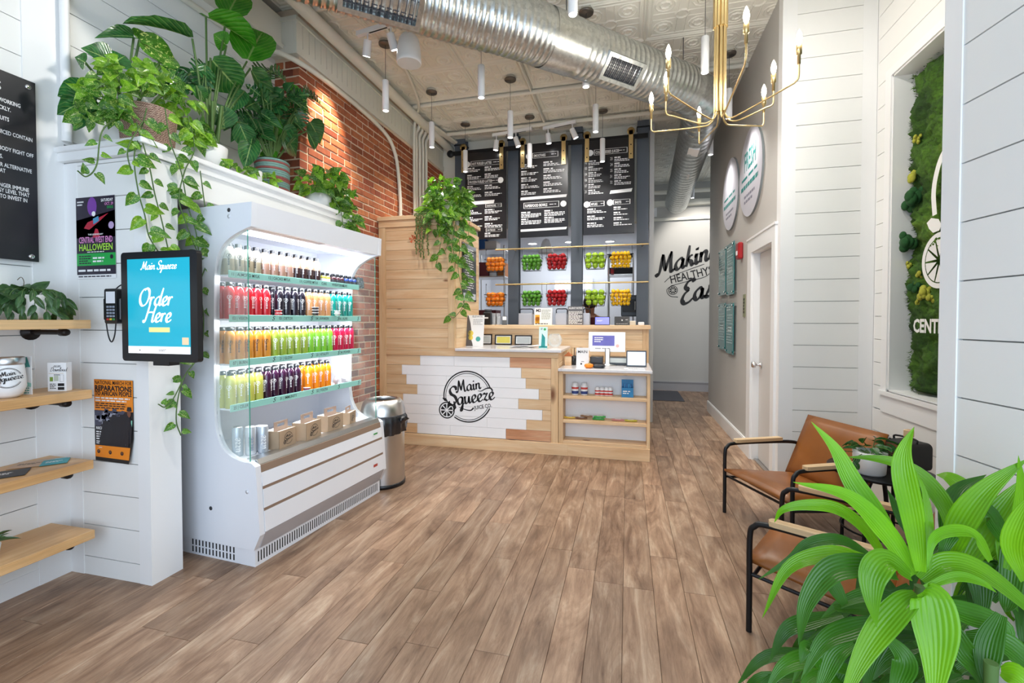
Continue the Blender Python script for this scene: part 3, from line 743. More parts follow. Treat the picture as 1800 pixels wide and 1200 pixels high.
rows = [
 [('almond', 'a99c82', 4, dict(h=.86, clear=('almondtop', 'cfc9bc')), 'pale almond milk'), ('cacao', 'b48b78', 4, dict(h=.86, clear=('cacaotop', 'd0b49a')), 'pinkish cacao milk'), ('coffee', '3b2425', 4, dict(h=.86, clear=('coffeetop', 'c9ab92')), 'dark coffee milk'),
  ('shotgreen', 'b9b54a', 2, dict(small=True), 'yellow-green shot'), ('shotred', '5b3038', 3, dict(small=True), 'brown-red shot'), ('shotblue', '2f4d9a', 3, dict(small=True), 'blue shot'), ('shotdark', '26222b', 2, dict(small=True), 'near-black shot')],
 [('red', 'cf1f2e', 5, {}, 'red'), ('gap', '', 1, {}, ''), ('black', '1b1626', 4, {}, 'blackish purple'), ('tan', 'e0a06a', 4, {}, 'peach tan'), ('teal', '0a9488', 4, {}, 'teal')],
 [('burn', 'd78f33', 5, {}, 'amber'), ('olive', '95ad3d', 5, {}, 'olive green'), ('green', '7bbf35', 4, {}, 'bright green'), ('crimson', 'bd0f3e', 4, {}, 'crimson')],
 [('celery', 'bdbd55', 4, {}, 'pale yellow-green'), ('purple', '2f0c2c', 5, {}, 'deep purple'), ('gap', '', 1, {}, ''), ('orange', 'ff9014', 4, {}, 'bright orange')]]
r = random.Random(5); SN = ['top', 'second', 'third', 'bottom']
for k, row in enumerate(rows):
    y = .062
    for cn, col, n, kw, words_ in row:
        if cn == 'gap': y += .045; continue
        small = kw.get('small'); step = .047 if small else .0632
        proto = bottle_proto(cn, col, **kw); used = False
        for dpt in range(2):
            for i in range(n):
                yy = y+i*step; xx = sx1-(.036 if not small else .03)-dpt*(.062 if not small else .05)
                lab = '%s juice bottle, %s fridge shelf, %s row, %s from left of its colour' % (words_, SN[k], 'front' if dpt == 0 else 'back', ORD[i]) if not small else '%s bottle, top fridge shelf, %s row, %s from left' % (words_, 'front' if dpt == 0 else 'back', ORD[i])
                grp = words_+(' bottles' if small else ' juice bottles')
                p = FM @ Vector((xx+r.uniform(-.003, .003), yy, shz[k]-.004))
                if not used:
                    proto.location = p; proto.rotation_euler = (0, 0, FRZ+r.uniform(-.3, .3)); proto['label'] = lab; proto['group'] = grp; used = True
                else: copy_thing(proto, p, FRZ+r.uniform(-.4, .4), lab, grp)
        y += n*step+(.012 if small else .004)
# tubs and snack bags among the bottles
def tub(loc, col, lab, grp):
    t = thing('snack_tub', lab, 'tub', loc, FRZ, grp)
    MB().lathe([(.0001, 0), (.018, 0), (.023, .016), (.024, .018)], n=12).build('tub_body', juice('tub_'+col, col), t)
    MB().lathe([(.025, .017), (.025, .0195), (.0001, .0195)], n=12).build('tub_lid', M_paper, t)
for yy, k, col, n, w_ in ((.41, 1, 'c8242e', 3, 'red tub wedged between the red and purple bottles'), (.69, 1, '2b2630', 3, 'dark tub stacked in front of the tan bottles'), (.655, 3, '9a2f55', 2, 'pink tub beside the orange bottles'), (.92, 1, 'd9e6e2', 2, 'clear tub in front of the teal bottles')):
    for i in range(n): tub(FM @ Vector((sx1-.026+(.0 if k == 3 or yy == .41 else .0), yy, shz[k]-.0035+i*.0196)) if yy in (.41, .655) else FM @ Vector((sx1+.024-.0, yy, shz[k]+.0215+i*.0196-.0)), col, w_+', %s from the bottom' % ORD[i], 'snack tubs')
def bag(loc, lab, rz, col='4b2430'):
    t = thing('snack_bag', lab, 'bag', loc, rz, 'clear snack bags')
    b = MB(); pr = [(.0, 0), (.03, .0), (.036, .02), (.03, .06), (.012, .085), (.02, .1)]
    vs = []; n = 12
    for rr, z in pr:
        for k in range(n):
            a = 2*math.pi*k/n; vs.append(((rr+.003*math.sin(5*a+z*60))*math.cos(a), (rr*.7)*math.sin(a), z))
    b.add(vs, [(i*n+k, i*n+(k+1) % n, (i+1)*n+(k+1) % n, (i+1)*n+k) for i in range(len(pr)-1) for k in range(n)], 0, True)
    b.build('bag_skin', glass('bag_plastic', (240, 240, 245), .35, .2), t)
    c = MB()
    for k in range(9): c.sphere((rnd.uniform(-.018, .018), rnd.uniform(-.012, .012), .012+.004*k), .009, 8, 5)
    stuff(c.build('snack_balls', plain('dark_snack', col, .5, var=.2), t))
bag(FM @ Vector((sx1-.05, 1.0, shz[3]-.004)), 'clear bag of dark snack balls, left one on the bottom fridge shelf', FRZ)
bag(FM @ Vector((sx1-.06, 1.1, shz[3]-.004)), 'clear bag of dark snack balls, right one on the bottom fridge shelf', FRZ+.4)
M_card = plain('brown_cardboard', 'b49a7e', .8, var=.06, nscale=20)
M_cardin = plain('carton_inside', 'e2dcd2', .8)
def carrier(loc, rz, lab, s=1.0):
    t = thing('bottle_carrier', lab, 'carton', loc, rz, 'cardboard bottle carriers')
    w, d, h = .075*s, .05*s, .115*s; th = .002
    b = MB().box(-d, d, -w, -w+th, 0, h).box(-d, d, w-th, w, 0, h).box(d-th, d, -w, w, 0, h).box(-d, -d+th, -w, w, 0, h).box(-d, d, -w, w, 0, th)
    b.build('carton_body', M_card, t)
    hp = MB(); z1 = h+.05*s; hw = w*.8
    hp.box(-.002, .002, -hw, -.032*s, h*.3, z1).box(-.002, .002, .032*s, hw, h*.3, z1).box(-.002, .002, -.032*s, .032*s, h*.3, z1-.032*s).box(-.002, .002, -.032*s, .032*s, z1-.014*s, z1)
    hp.build('carry_handle', plain('card_handle', 'a78f80', .8), t)
    MB().fbox((-d+.002, 0, h), (1, 0, -.25), UY, UZ, 0, d*.9, -w*.96, w*.96, 0, .0015).fbox((d-.002, 0, h), (-1, 0, -.25), UY, UZ, 0, d*.9, -w*.96, w*.96, 0, .0015).build('carton_flap', M_cardin, t)
    l = MB(); logo(l, (d+.0006, .006*s, h*.52), UY, UZ, .038*s, 0, True)
    l.build('print', M_ink, t)
zf = .6003
for (y, x, rz, s, w_) in ((.3, -.11, .1, 1.0, 'nearest cardboard bottle carrier on the fridge deck, below the purple juices'), (.51, -.1, .12, 1.05, 'second cardboard bottle carrier from the left on the fridge deck'), (.76, -.12, -.03, 1.0, 'third cardboard bottle carrier from the left on the fridge deck'), (.98, -.14, .3, .8, 'farthest and smallest cardboard bottle carrier on the fridge deck')):
    carrier(FM @ Vector((x, y, zf)), FRZ+rz, w_, s)
for k, (x, y, h, c) in enumerate(((-.2, .07, .17, 'b9c2cc'), (-.15, .115, .165, 'd5d9de'), (-.115, .17, .16, 'c3ccd6'), (-.17, .2, .15, 'c9ced6'))):
    t = thing('drink_can', ['tall silver-blue can at the left end of the fridge deck', 'tall white can at the left end of the fridge deck', 'tall pale blue can printed with upright script, on the fridge deck', 'short pale can behind the others on the fridge deck'][k], 'can', FM @ Vector((x, y, zf)), FRZ)
    MB().lathe([(.0001, 0), (.026, 0), (.03, .008), (.03, h-.012), (.0265, h)], n=18).build('can_body', plain('can_paint_%d' % k, c, .25, .4, .03), t)
    MB().lathe([(.0265, h-.001), (.026, h+.002), (.0001, h+.001)], n=18).build('can_lid', M_paper if k else M_steel, t)
    l = MB(); a = math.radians(-40); d = Vector((math.cos(a), math.sin(a), 0)); uu = Vector((-d.y, d.x, 0))
    if k < 3: script(l, 'uzze', d*.0306+uu*.012+UZ*.03, UZ, -uu, .045, .14, 0); l.build('print', M_inkw if k != 1 else plain('can_ink', '8c97a5'), t)
# ================================================================== WASTE BIN
bn = thing('waste_bin', 'brushed steel waste bin with domed open lid and black liner, beside the fridge', 'bin', (-2.03, 3.5, 0))
MB().lathe([(.0001, 0), (.183, 0), (.185, .03), (.178, .032)], n=32).build('base_ring', M_blackp, bn)
MB().lathe([(.178, .03), (.178, .56)], n=40).build('body', M_steel, bn)
MB().lathe([(.186, .53), (.188, .6), (.18, .605)], n=36).build('collar', M_dgrey, bn)
MB().lathe([(.186, .6), (.184, .64), (.168, .695), (.145, .725), (.118, .73), (.113, .722), (.118, .69)], n=40).build('domed_lid', M_steel, bn)
MB().lathe([(.118, .69), (.11, .5), (.0001, .48)], n=24).build('inner_liner', M_ink, bn)
lb = MB(); vs = []; n = 60; rr_ = random.Random(2)
for j, (rad, z) in enumerate(((.182, .605), (.196, .58), (.2, .55), (.196, .5), (.192, .47))):
    for k in range(n):
        a = 2*math.pi*k/n; fl = .008*math.sin(k*1.9)+.006*math.sin(k*3.3+j)
        dz = -.03*math.sin(a*1.0+2.6)*(j/4) if j > 1 else 0
        vs.append(((rad+fl*(j/3))*math.cos(a), (rad+fl*(j/3))*math.sin(a), z+dz))
lb.add(vs, [(i*n+k, i*n+(k+1) % n, (i+1)*n+(k+1) % n, (i+1)*n+k) for i in range(4) for k in range(n)], 0, True)
lb.add([(.18, -.03, .6), (.25, -.07, .6), (.262, -.03, .575), (.2, .03, .53), (.19, -.06, .53)], [(0, 1, 2, 3), (0, 4, 1), (4, 3, 2, 1)], 0, True)
lb.build('bin_bag', plain('black_bag', '14151a', .25, 0, .1, spec=.8), bn)
# ================================================================== PINE COUNTER
M_pine = wood('pine_board', 'd8ae80', 'e4c196', 'ecd2ac', 0, .5, knots=.85, rv=.06, streak=.3)
M_piney = wood('pine_board_deep', 'd8ae80', 'e4c196', 'ecd2ac', 1, .5, knots=.85, rv=.06, streak=.3)
M_pinez = wood('pine_post', 'd2a676', 'e4c092', 'eed2a8', 2, .5, knots=.35, rv=.05, streak=.45)
M_pinered = wood('reddish_pine_board', 'c4855a', 'dba27a', 'e8c19a', 0, .5, rv=.05, streak=.8)
M_quartz = plain('pale_quartz', 'dcd9da', .2, 0, .05, 30, coat=.3)
M_whitep = plain('whitewashed_board', 'f8f8f8', .6, 0, .02, 5)
YC = 4.66
ct = thing('order_counter', 'long pine counter with a white painted panel carrying the round black logo', 'counter', (-1.7, YC, 0))
XA, XM, XE = -2.745, -1.83, -.69
# tall cabinet end
MB().box(XA, XM, YC+.02, 5.46, 0, 2.5).build('cabinet_core', M_back, ct, True)
MB().cbox(XA-.01, XM+.03, YC-.025, 5.48, 2.515, 2.56, .003).build('cap_board', M_pine, ct, True)
MB().cbox(XA, XM+.004, YC-.008, YC+.02, 2.44, 2.515, .002).build('cap_rail', M_pine, ct, True)
MB().cbox(XA, XA+.085, YC-.004, YC+.02, .12, 2.44, .002).build('corner_post', M_pinez, ct, True)
MB().cbox(XM-.075, XM+.004, YC-.004, YC+.02, 1.09, 2.44, .002).build('corner_post', M_pinez, ct, True)
z = 1.09; k = 0; rr_ = random.Random(8)
while z < 2.43:
    z1 = min(z+.109, 2.44)
    MB().cbox(XA+.086, XM-.076, YC+.004, YC+.02, z+.001, z1-.001, .0015).build('front_plank', M_pine, ct, True)
    MB().cbox(XM, XM+.014, YC+.021, 5.46, z+.001, z1-.001, .0015).build('side_plank', M_piney, ct, True); z = z1
# low front with the stepped white patch
z0r = 1.003; ph = .109
stepL = [738, 706, 714, 733, 708, 702, 706, 733]; stepR = [896, 916, 924, 947, 911, 953, 925, 889]
lim0, lim1 = XA+.086, XE-.075
for i in range(8):
    zt, zb = z0r-i*ph, z0r-(i+1)*ph; ymid = 560+(635 if 0 else 0)
    zc = (zt+zb)/2
    xl = PY(YC, stepL[i], 632+i*17.6).x; xr = PY(YC, stepR[i], 634+i*18).x
    MB().cbox(lim0, xl-.001, YC+.004, YC+.02, zb+.001, zt-.001, .0015).build('front_plank', M_pine, ct, True)
    mid = xl+(xr-xl)*rr_.uniform(.3, .7)
    for a, b2 in ((xl, mid), (mid, xr)):
        MB().cbox(a+.0008, b2-.0008, YC+.004, YC+.02, zb+.001, zt-.001, .0012).build('white_plank', M_whitep, ct, True)
    MB().cbox(xr+.001, lim1-.001, YC+.004, YC+.02, zb+.001, zt-.001, .0015).build('front_plank', M_pinered if i in (0, 7) else M_pine, ct, True)
MB().cbox(XA+.086, XE, YC-.004, YC+.02, z0r+.001, 1.06, .002).cbox(XA+.086, XM+.014, YC-.003, YC+.02, 1.0605, 1.0895, .001).build('top_rail', M_pine, ct, True)
MB().cbox(XE-.074, XE, YC-.004, YC+.02, .12, 1.002, .002).build('corner_post', M_pinez, ct, True)
MB().cbox(XA, XE+.1, YC-.012, YC+.02, 0, .125, .002).build('base_rail', M_pine, ct, True)
MB().box(XM, XE-.02, YC+.02, 5.36, .02, 1.06).build('counter_core', M_back, ct, True)
for i in range(10):
    MB().cbox(XE-.018, XE, YC+.021, 5.36, .0+i*.106+.001, .106+i*.106-.001, .0015).build('side_plank', M_piney, ct, True)
MB().cbox(XM+.015, XE+.035, YC-.03, 5.4, 1.062, 1.092, .004).build('counter_top', M_quartz, ct, True)
lg_ = MB(); lo = PY(YC+.003, 822, 697); logo(lg_, (lo.x, YC+.0032, lo.z), UX, UZ, .283, 0)
lg_.build('counter_logo', M_ink, ct, True)
# register unit with open shelves
rg = thing('display_counter', 'low pine display unit with a quartz top and three open white-backed shelves, under the till', 'counter', (-.2, YC, 0))
XR = .22
MB().cbox(XE+.035+.0, XR+.02, YC-.03, 5.48, .872, .902, .004).cbox(XE+.001, XE+.036, YC-.03, 5.36+.1, .872, .902, .004).build('counter_top', M_quartz, rg, True)
MB().cbox(XE+.1, XR, YC-.012, YC+.02, 0, .125, .002).build('base_rail', M_pine, rg, True)
MB().cbox(XR-.03, XR, YC, 5.46, .0, .87, .002).build('side_panel', M_pinez, rg, True)
MB().cbox(XE+.004, XE+.05, YC, YC+.3, .126, .87, .002).build('side_panel', M_pinez, rg, True)
MB().box(XE+.05, XR-.03, YC+.19, YC+.2, .1, .87).build('back_board', M_whitep, rg, True)
MB().cbox(XE+.05, XR-.03, YC, YC+.05, .845, .87, .002).build('top_rail', M_pine, rg, True)
for z in (.62, .37): MB().cbox(XE+.05, XR-.03, YC+.002, YC+.19, z-.03, z, .002).build('shelf_board', M_pine, rg, True)
MB().cbox(XE+.05, XR-.03, YC-.001, YC+.19, .125, .155, .002).build('shelf_board', M_pine, rg, True)
# rear ledge wall
bk = thing('rear_counter', 'pine clad rear counter with a ledge carrying signs and tablets below the fruit baskets', 'counter', (-.8, 5.5, 0))
MB().box(XM+.02, .235, 5.52, 5.95, 0, 1.29).build('counter_core', M_back, bk, True)
for i in range(12):
    z = i*.106
    MB().cbox(XM+.02, .17, 5.5, 5.52, z+.001, min(z+.106, 1.29)-.001, .0015).build('front_plank', M_pine, bk, True)
MB().cbox(.17, .24, 5.494, 5.52, 0, 1.29, .002).build('corner_post', M_pinez, bk, True)
MB().cbox(XM+.02, .169, 5.494, 5.5, 1.225, 1.29, .002).build('top_rail', M_pine, bk, True)
MB().cbox(XM+.016, .26, 5.46, 6.0, 1.29, 1.335, .003).build('ledge_board', M_pine, bk, True)

# ---- framed certificates on the rear ledge wall
def frame_on(px0, py0, px1, py1, col, lab, Y=5.45):
    a = PY(Y, px0, py1); b = PY(Y, px1, py0); w = (b.x-a.x)/2; z0 = 1.0925; h = b.z-z0
    t = thing('picture_frame', lab, 'frame', ((a.x+b.x)/2, Y-.03, z0)); e = .014
    MB().fbox((0, 0, 0), UX, Vector((0, .12, .99)), Vector((0, -.99, .12)), -w, -w+e, 0, h, 0, .012).fbox((0, 0, 0), UX, Vector((0, .12, .99)), Vector((0, -.99, .12)), w-e, w, 0, h, 0, .012).fbox((0, 0, 0), UX, Vector((0, .12, .99)), Vector((0, -.99, .12)), -w+e, w-e, h-e, h, 0, .012).fbox((0, 0, 0), UX, Vector((0, .12, .99)), Vector((0, -.99, .12)), -w+e, w-e, 0, e, 0, .012).build('frame_edge', M_black, t)
    MB().fbox((0, 0, 0), UX, Vector((0, .12, .99)), Vector((0, -.99, .12)), -w+e, w-e, e, h-e, 0, .004).build('mount', M_paper, t)
    MB().fbox((0, 0, 0), UX, Vector((0, .12, .99)), Vector((0, -.99, .12)), -w+e*1.8, w-e*1.8, e*1.6, h-e*1.8, .004, .005).build('certificate', plain('cert_'+col, col, .5, var=.1), t)
frame_on(846, 587, 866, 602, 'aab0b0', 'black framed grey certificate, partly behind the brochure stand'); frame_on(871, 588, 901, 602, 'd3c85a', 'black framed yellow certificate on the counter'); frame_on(906, 589, 936, 602, 'b2b8b8', 'black framed pale grey certificate, right of the yellow one')
# ================================================================== COLUMNS, RAIL, MENU BOARDS
YM = 6.5
hdr = struct(MB().box(-2.75, .3, YM+.05, YM+.15, 2.75, ZC).build('wall_header', M_cream))
for nm, a, b2 in (('far left', 800, 818), ('left', 893, 911.5), ('middle', 1003.5, 1023.5), ('right', 1119.5, 1140)):
    x0, x1 = PY(6.4, a, 400).x, PY(6.4, b2, 400).x
    t = thing('steel_column', 'slate grey steel column, %s of the four in the menu screen' % nm, 'column', ((x0+x1)/2, 6.47, 0)); w = (x1-x0)/2
    MB().box(-w, w, -.07, -.058, 0, ZC-.005).build('front_flange', M_slate, t); MB().box(-w*.25, w*.25, -.058, .05, 0, ZC-.006).build('web', M_slate, t)
    MB().box(-w, w, .05, .062, 0, ZC-.005).build('rear_flange', M_slate, t); MB().box(-w-.01, w+.01, -.08, .07, 3.98, 3.995).build('cap_plate', M_black, t)
rl = thing('hanging_rail', 'black horizontal rail carrying the brass straps of the menu boards', 'rail', (-1.1, 6.3, 3.83))
MB().box(-1.43, 1.35, -.006, .006, -.03, .03).build('rail_bar', M_black, rl)
MB().lathe([(.0001, -.02), (.05, -.018), (.05, .018), (.0001, .02)], (-1.43, 0, 0), 14, u=UX, v=UZ, w=UY).build('end_stop', M_black, rl)
mbm = plain('chalkboard_black', '1c1b1f', .3, 0, .05, spec=.5)
def strap(x, ztop=3.9, zb=3.6):
    t = thing('brass_strap', 'x', 'strap', (x, 6.252, 3.83), 0, 'brass straps on the menu rail')
    MB().box(-.028, .028, -.004, .004, -.3, .07).build('strap_bar', M_brass, t)
    MB().lathe([(.0001, -.004), (.05, -.004), (.05, .014), (.0001, .014)], (0, 0, .06), 16, u=UX, v=UZ, w=UY).build('roller', M_brass, t)
    for z in (-.12, -.24): MB().lathe([(.008, 0), (.008, -.006), (.0001, -.007)], (0, -.0045, z), 8, u=UX, v=UZ, w=UY).build('bolt', M_black, t)
    return t
boards = [((818, 272), (890, 418)), ((913, 255), (998.5, 416)), ((1025.6, 249), (1115, 411))]
names = ['left menu board listing hot and frozen lattes', 'middle menu board with a superfood bowls heading', 'right menu board listing numbered juices, mylks and shots']
def heading(b, s, x, z, w, h, badge=None):
    b.text(s, (x, 0, z), UX, UZ, h, 'L', bold=.02, cond=.62)
    ln = MB
    for (a0, a1, c0, c1) in ((-.02, w, h*1.05, h*1.12), (-.02, w, -h*.35, -h*.28), (-.02, -.012, -h*.35, h*1.12), (w-.008, w, -h*.35, h*1.12)):
        b.fbox((x, 0, z), UX, UZ, (0, -1, 0), a0, a1, c0, c1, -.0002, .0002)
    b.bars((x+w*.72, 0, z+h*.55), UX, UZ, w*.22, h*.3, 1, words=2)
    if badge: b.disc((x+badge, -.0005, z+h*.35), UX, UZ, .042, 18)
for bi, ((a, b2), nm) in enumerate(zip(boards, names)):
    p0, p1 = PY(6.27, *a), PY(6.27, *b2); w = p1.x-p0.x
    top, bot = [(3.8, 2.56), (3.83, 2.555), (3.81, 2.55)][bi]; h = top-bot
    t = thing('menu_board', nm, 'menu board', (p0.x, 6.27, bot))
    MB().cbox(0, w, -.005, .012, 0, h, .002).build('board', mbm, t)
    b = MB(); F = lambda x, z: (x*w, -.0062, h*(1-z))
    def blk(x, z, ww, n=3, seed=0):
        o = F(x, z); b.text('', o, UX, UZ, .01) if False else None
        b.bars((o[0], -.0062, o[2]), UX, UZ, ww*w*.5, .022, 1, fill=.8, seed=seed, words=2)
        b.bars((o[0], -.0062, o[2]-.024), UX, UZ, ww*w, .02*(n-1), n-1, fill=.55, seed=seed+9, words=7)
    tb = MB(); tb_off = (0, -.0062, 0)
    def H(s, x, z, ww, hh, badge=None):
        o = F(x, z); q = MB(); heading(q, s, 0, 0, ww*w, hh, badge); b.add([(v[0]+o[0], v[1]-.0062, v[2]+o[2]) for v in q.v], q.f)
    if bi == 0:
        H('HOT FUELED LATTES', .17, .14, .72, .05, -.07)
        for k, z in enumerate((.17, .25)): blk(.05, z, .4, 3, k); blk(.48, z, .45, 3, k+3)
        H('FROZEN FUELED LATTES', .1, .35, .75, .05, .47)
        for k, z in enumerate((.38, .46)): blk(.05, z, .4, 3, k+7); blk(.48, z, .47, 3, k+9)
        b.poly([F(.05, .6), F(.7, .595), F(.72, .555), F(.05, .56)]); H('SANDWICHES', .53, .63, .36, .035)
        for k, z in enumerate((.66, .74, .82)): blk(.05, z, .38, 3, k+12); blk(.48, z, .47, 3, k+15)
        H('ON THE GO', .54, .91, .36, .035); blk(.48, .93, .45, 3, 31)
    elif bi == 1:
        H('SMOOTHIES', .3, .13, .5, .05, -.07)
        for k in range(5): blk(.04, .2+k*.072, .42, 3, k); blk(.5, .19+k*.072, .44, 3, k+5)
        b.poly([F(.02, .59), F(.96, .585), F(.98, .555), F(.03, .56)]); H('SUPERFOOD BOWLS', .12, .67, .7, .055, .54)
        for k in range(2): blk(.04, .72+k*.075, .42, 4, k+20); blk(.52, .715+k*.075, .42, 4, k+25)
        b.poly([F(.03, .935), F(.96, .93), F(.98, .905), F(.03, .91)])
    else:
        H('COLD PRESSED JUICES', .24, .14, .62, .05, -.07)
        for k, (n1, n2) in enumerate((('02', '23'), ('03', '24'), ('04', '25'), ('06', '31'), ('07', '32'), ('21', ''))):
            z = .22+k*.062; b.text(n1, F(.03, z+.02), UX, UZ, .055, 'L', cond=.6); blk(.1, z-.012, .33, 3, k)
            if n2: b.text(n2, F(.53, z-.0), UX, UZ, .055, 'L', cond=.6); blk(.61, z-.03, .34, 3, k+7)
        b.poly([F(.52, .575), F(.94, .565), F(.96, .53), F(.54, .54)])
        H('MYLKS', .16, .685, .26, .045, -.06); H('SHOTS', .62, .68, .3, .045, -.06)
        for k in range(3): blk(.08, .72+k*.075, .42, 3, k+40)
        for k in range(4): blk(.6, .715+k*.055, .36, 2, k+50)
    stuff(b.build('menu_print', M_inkw, t))
for px, lab in ((882, 'brass strap at the right side of the left menu board'), (919, 'brass strap at the left side of the middle menu board'), (991, 'brass strap at the right side of the middle menu board'), (1032, 'brass strap at the left side of the right menu board'), (1109, 'brass strap at the right side of the right menu board'), (815, 'brass strap at the left side of the left menu board, behind a pendant lamp')):
    strap(PY(6.27, px, 260).x)['label'] = lab
# ================================================================== FRUIT BASKETS ON BRASS BARS
YB = 6.22
for z, nm in ((2.392, 'upper'), (1.898, 'lower')):
    t = thing('brass_bar', nm+' brass bar stretched across the columns, holding fruit baskets', 'bar', (-.9, YB, z))
    MB().tube([(-.92, 0, 0), (1.165, 0, 0)], .011, 10).build('bar_tube', M_brass, t)
    for px in (902, 1013.5, 1130): 
        x = PY(YB, px, 440).x+.9; MB().tube([(x, 0, 0), (x, .18, 0)], .006, 8).build('bracket', M_brass, t)
M_wire = plain('basket_wire', '2a2a2c', .4, .6)
def fruit_mesh(kind, R, col):
    b = MB(); m_ = plain('fruit_'+kind, col, .3, 0, .12, 7, bump=.1 if kind in ('orange', 'lemon') else 0, rv=.14, spec=.5)
    if kind == 'lemon': prof = [(.0001, -R*1.25), (R*.22, -R*1.12), (R*.7, -R*.7), (R, -.0), (R*.7, R*.7), (R*.22, R*1.1), (.0001, R*1.25)]
    elif 'apple' in kind: prof = [(.0001, -R*.75), (R*.35, -R*.9), (R*.75, -R*.62), (R*1.02, R*.1), (R*.85, R*.68), (R*.45, R*.88), (R*.12, R*.74), (.0001, R*.7)]
    else: prof = [(.0001, -R), (R*.6, -R*.8), (R*.97, -R*.25), (R*.9, R*.45), (R*.5, R*.86), (.0001, R*.98)]
    b.lathe(prof, n=10); 
    if 'apple' in kind: b.tube([(0, 0, R*.7), (R*.1, 0, R*1.15)], R*.06, 4, 0)
    return b.mesh(kind, m_)
FR = {'orange': (.038, 'ff8a1c'), 'lime': (.0315, '5aa02a'), 'red_apple': (.032, 'b81a22'), 'green_apple': (.041, 'aed636'), 'lemon': (.0285, 'ffc410')}
fm = {k: fruit_mesh(k, *v) for k, v in FR.items()}
def basket(px, zbar, kind, nm, lab):
    x = PY(YB, px, 440).x; H_ = .17; wt, wb_, dt, db = .145, .118, .08, .06
    z0 = zbar-.31
    t = thing('wire_basket', lab, 'basket', (x, YB+.0, z0), 0, 'hanging wire fruit baskets')
    b = MB()
    def rect(w, d, z, rr=.0022):
        b.tube([(-w, -d, z), (w, -d, z), (w, d, z), (-w, d, z), (-w, -d, z)], rr, 4)
    rect(wt, dt, H_, .0035)
    for k in range(1, 4): f = k/4; rect(wb_+(wt-wb_)*f, db+(dt-db)*f, H_*f)
    rect(wb_, db, 0)
    b.build('wire_frame', M_wire, t)
    g = MB()
    for k in range(11):
        f = -1+2*k/10; g.tube([(f*wt, -dt, H_), (f*wb_, -db, 0), (f*wb_, db, 0), (f*wt, dt, H_)], .0012, 3)
    for k in range(1, 5):
        f = -1+2*k/5; g.tube([(-wt, f*dt, H_), (-wb_, f*db, 0), (wb_, f*db, 0), (wt, f*dt, H_)], .0012, 3)
    stuff(g.build('wire_mesh', M_wire, t))
    for s in (-1, 1): MB().tube(catmull([(s*wt, -.0, H_), (s*wt*.98, 0, .24), (s*wt*.98, 0, .315), (s*wt*.98, .018, .326), (s*wt*.98, .022, .305)], 3), .003, 5).build('hook', M_wire, t)
    R = FR[kind][0]; rr = random.Random(px*7+int(zbar*10)); z = R+.004; k = 0; step = R*2.02
    zz = 1.2 if kind == 'lemon' else .96
    while z < H_+R*.9:
        f = min(1, z/H_); w, d = wb_+(wt-wb_)*f-R*.95, db+(dt-db)*f-R*.95
        if z > H_-.01: w *= .8
        n = max(2, int(2*w/step+.75)+1); off = 0 if k % 2 == 0 else step*.25
        rowsd = [-d, d] if z < H_*.6 or R > .033 else [-d, 0, d]
        for yy in rowsd:
            if yy == d and z < H_*.5: continue
            for i in range(n):
                xx = (-w+2*w*i/max(1, n-1))*.97+rr.uniform(-.003, .003)+(off*.5 if abs(-w+2*w*i/max(1, n-1)) < w*.9 else 0)
                if z > H_-.01 and rr.random() < .2: continue
                o = inst(kind, fm[kind], None, Matrix.Translation((x+xx, YB+yy+rr.uniform(-.002, .002), z0+z)) @ Matrix.Rotation(rr.uniform(0, 6), 4, 'Z') @ Matrix.Rotation(rr.uniform(-.6, .6)+(1.2 if kind == 'lemon' and rr.random() < .35 else 0), 4, 'X'))
                tag(o, '%s in the %s, %s, %s row up, %s from left' % (kind.replace('_', ' '), nm, 'front' if yy == -d else 'back' if yy == d else 'middle', ORD[k], ORD[i]), 'fruit', '%ss in the %s' % (kind.replace('_', ' '), nm))
        z += step*.8*(1.12 if kind == 'lemon' else 1); k += 1
for px, kind in ((871, 'orange'), (935, 'lime'), (979, 'red_apple'), (1046.5, 'green_apple'), (1091.5, 'lemon')):
    for zb, w_ in ((2.392, 'upper'), (1.898, 'lower')):
        kn = kind.replace('_', ' ')
        basket(px, zb, kind, '%s %s basket' % (w_, kn), 'hanging wire basket full of %ss on the %s brass bar' % (kn, w_))
# ================================================================== KITCHEN BEYOND
M_kw = plain('kitchen_white', 'dfe3ea', .5, var=.01)
kc = struct(MB().box(-2.74, .3, YM+.16, 8.9, 2.78, 2.83).build('ceiling_kitchen', M_kw))
struct(MB().box(-2.74, .3, 8.9, 9.0, 0, 2.78).build('wall_kitchen_back', M_kw)); struct(MB().box(.28, .34, YM-.02, YBACK, 0, ZC).build('wall_kitchen_side', plain('side_wall_grey', 'c2c0bc', .7, var=.01)))
struct(MB().box(-2.748, -2.7, YM+.16, 8.9, 0, 2.78).build('wall_kitchen_left', M_kw))
for i, (px, py) in enumerate(((936, 428), (1072, 424), (1001, 425))):
    q = PZ(2.78, px, py)
    t = thing('downlight', ['recessed kitchen downlight above the limes', 'recessed kitchen downlight above the green apples', 'recessed kitchen downlight half hidden by the middle column'][i], 'light', (q.x, q.y, 2.778), 0, 'kitchen downlights')
    MB().lathe([(.09, 0), (.1, -.006), (.08, -.008), (.075, 0)], n=20).build('trim_ring', M_paper, t); MB().lathe([(.075, -.003), (.0001, -.003)], n=20).build('lens', M_led, t)
    lamp('downlight_light', 'AREA', (q.x, q.y, 2.75), 9, (.93, .96, 1), .3, .3, to=(q.x, q.y, 0))
q = PY(7.4, 960, 438); t = thing('kitchen_pendant', 'small white glass pendant hanging in the kitchen above the red apples', 'pendant lamp', (q.x, 7.4, q.z))
MB().lathe([(.001, .17), (.03, .165), (.06, .13), (.1, .02), (.13, -.06), (.125, -.065)], n=20).build('shade', M_paper, t); MB().tube([(0, 0, .17), (0, 0, 2.78-q.z)], .003, 5).build('cord', M_paper, t)
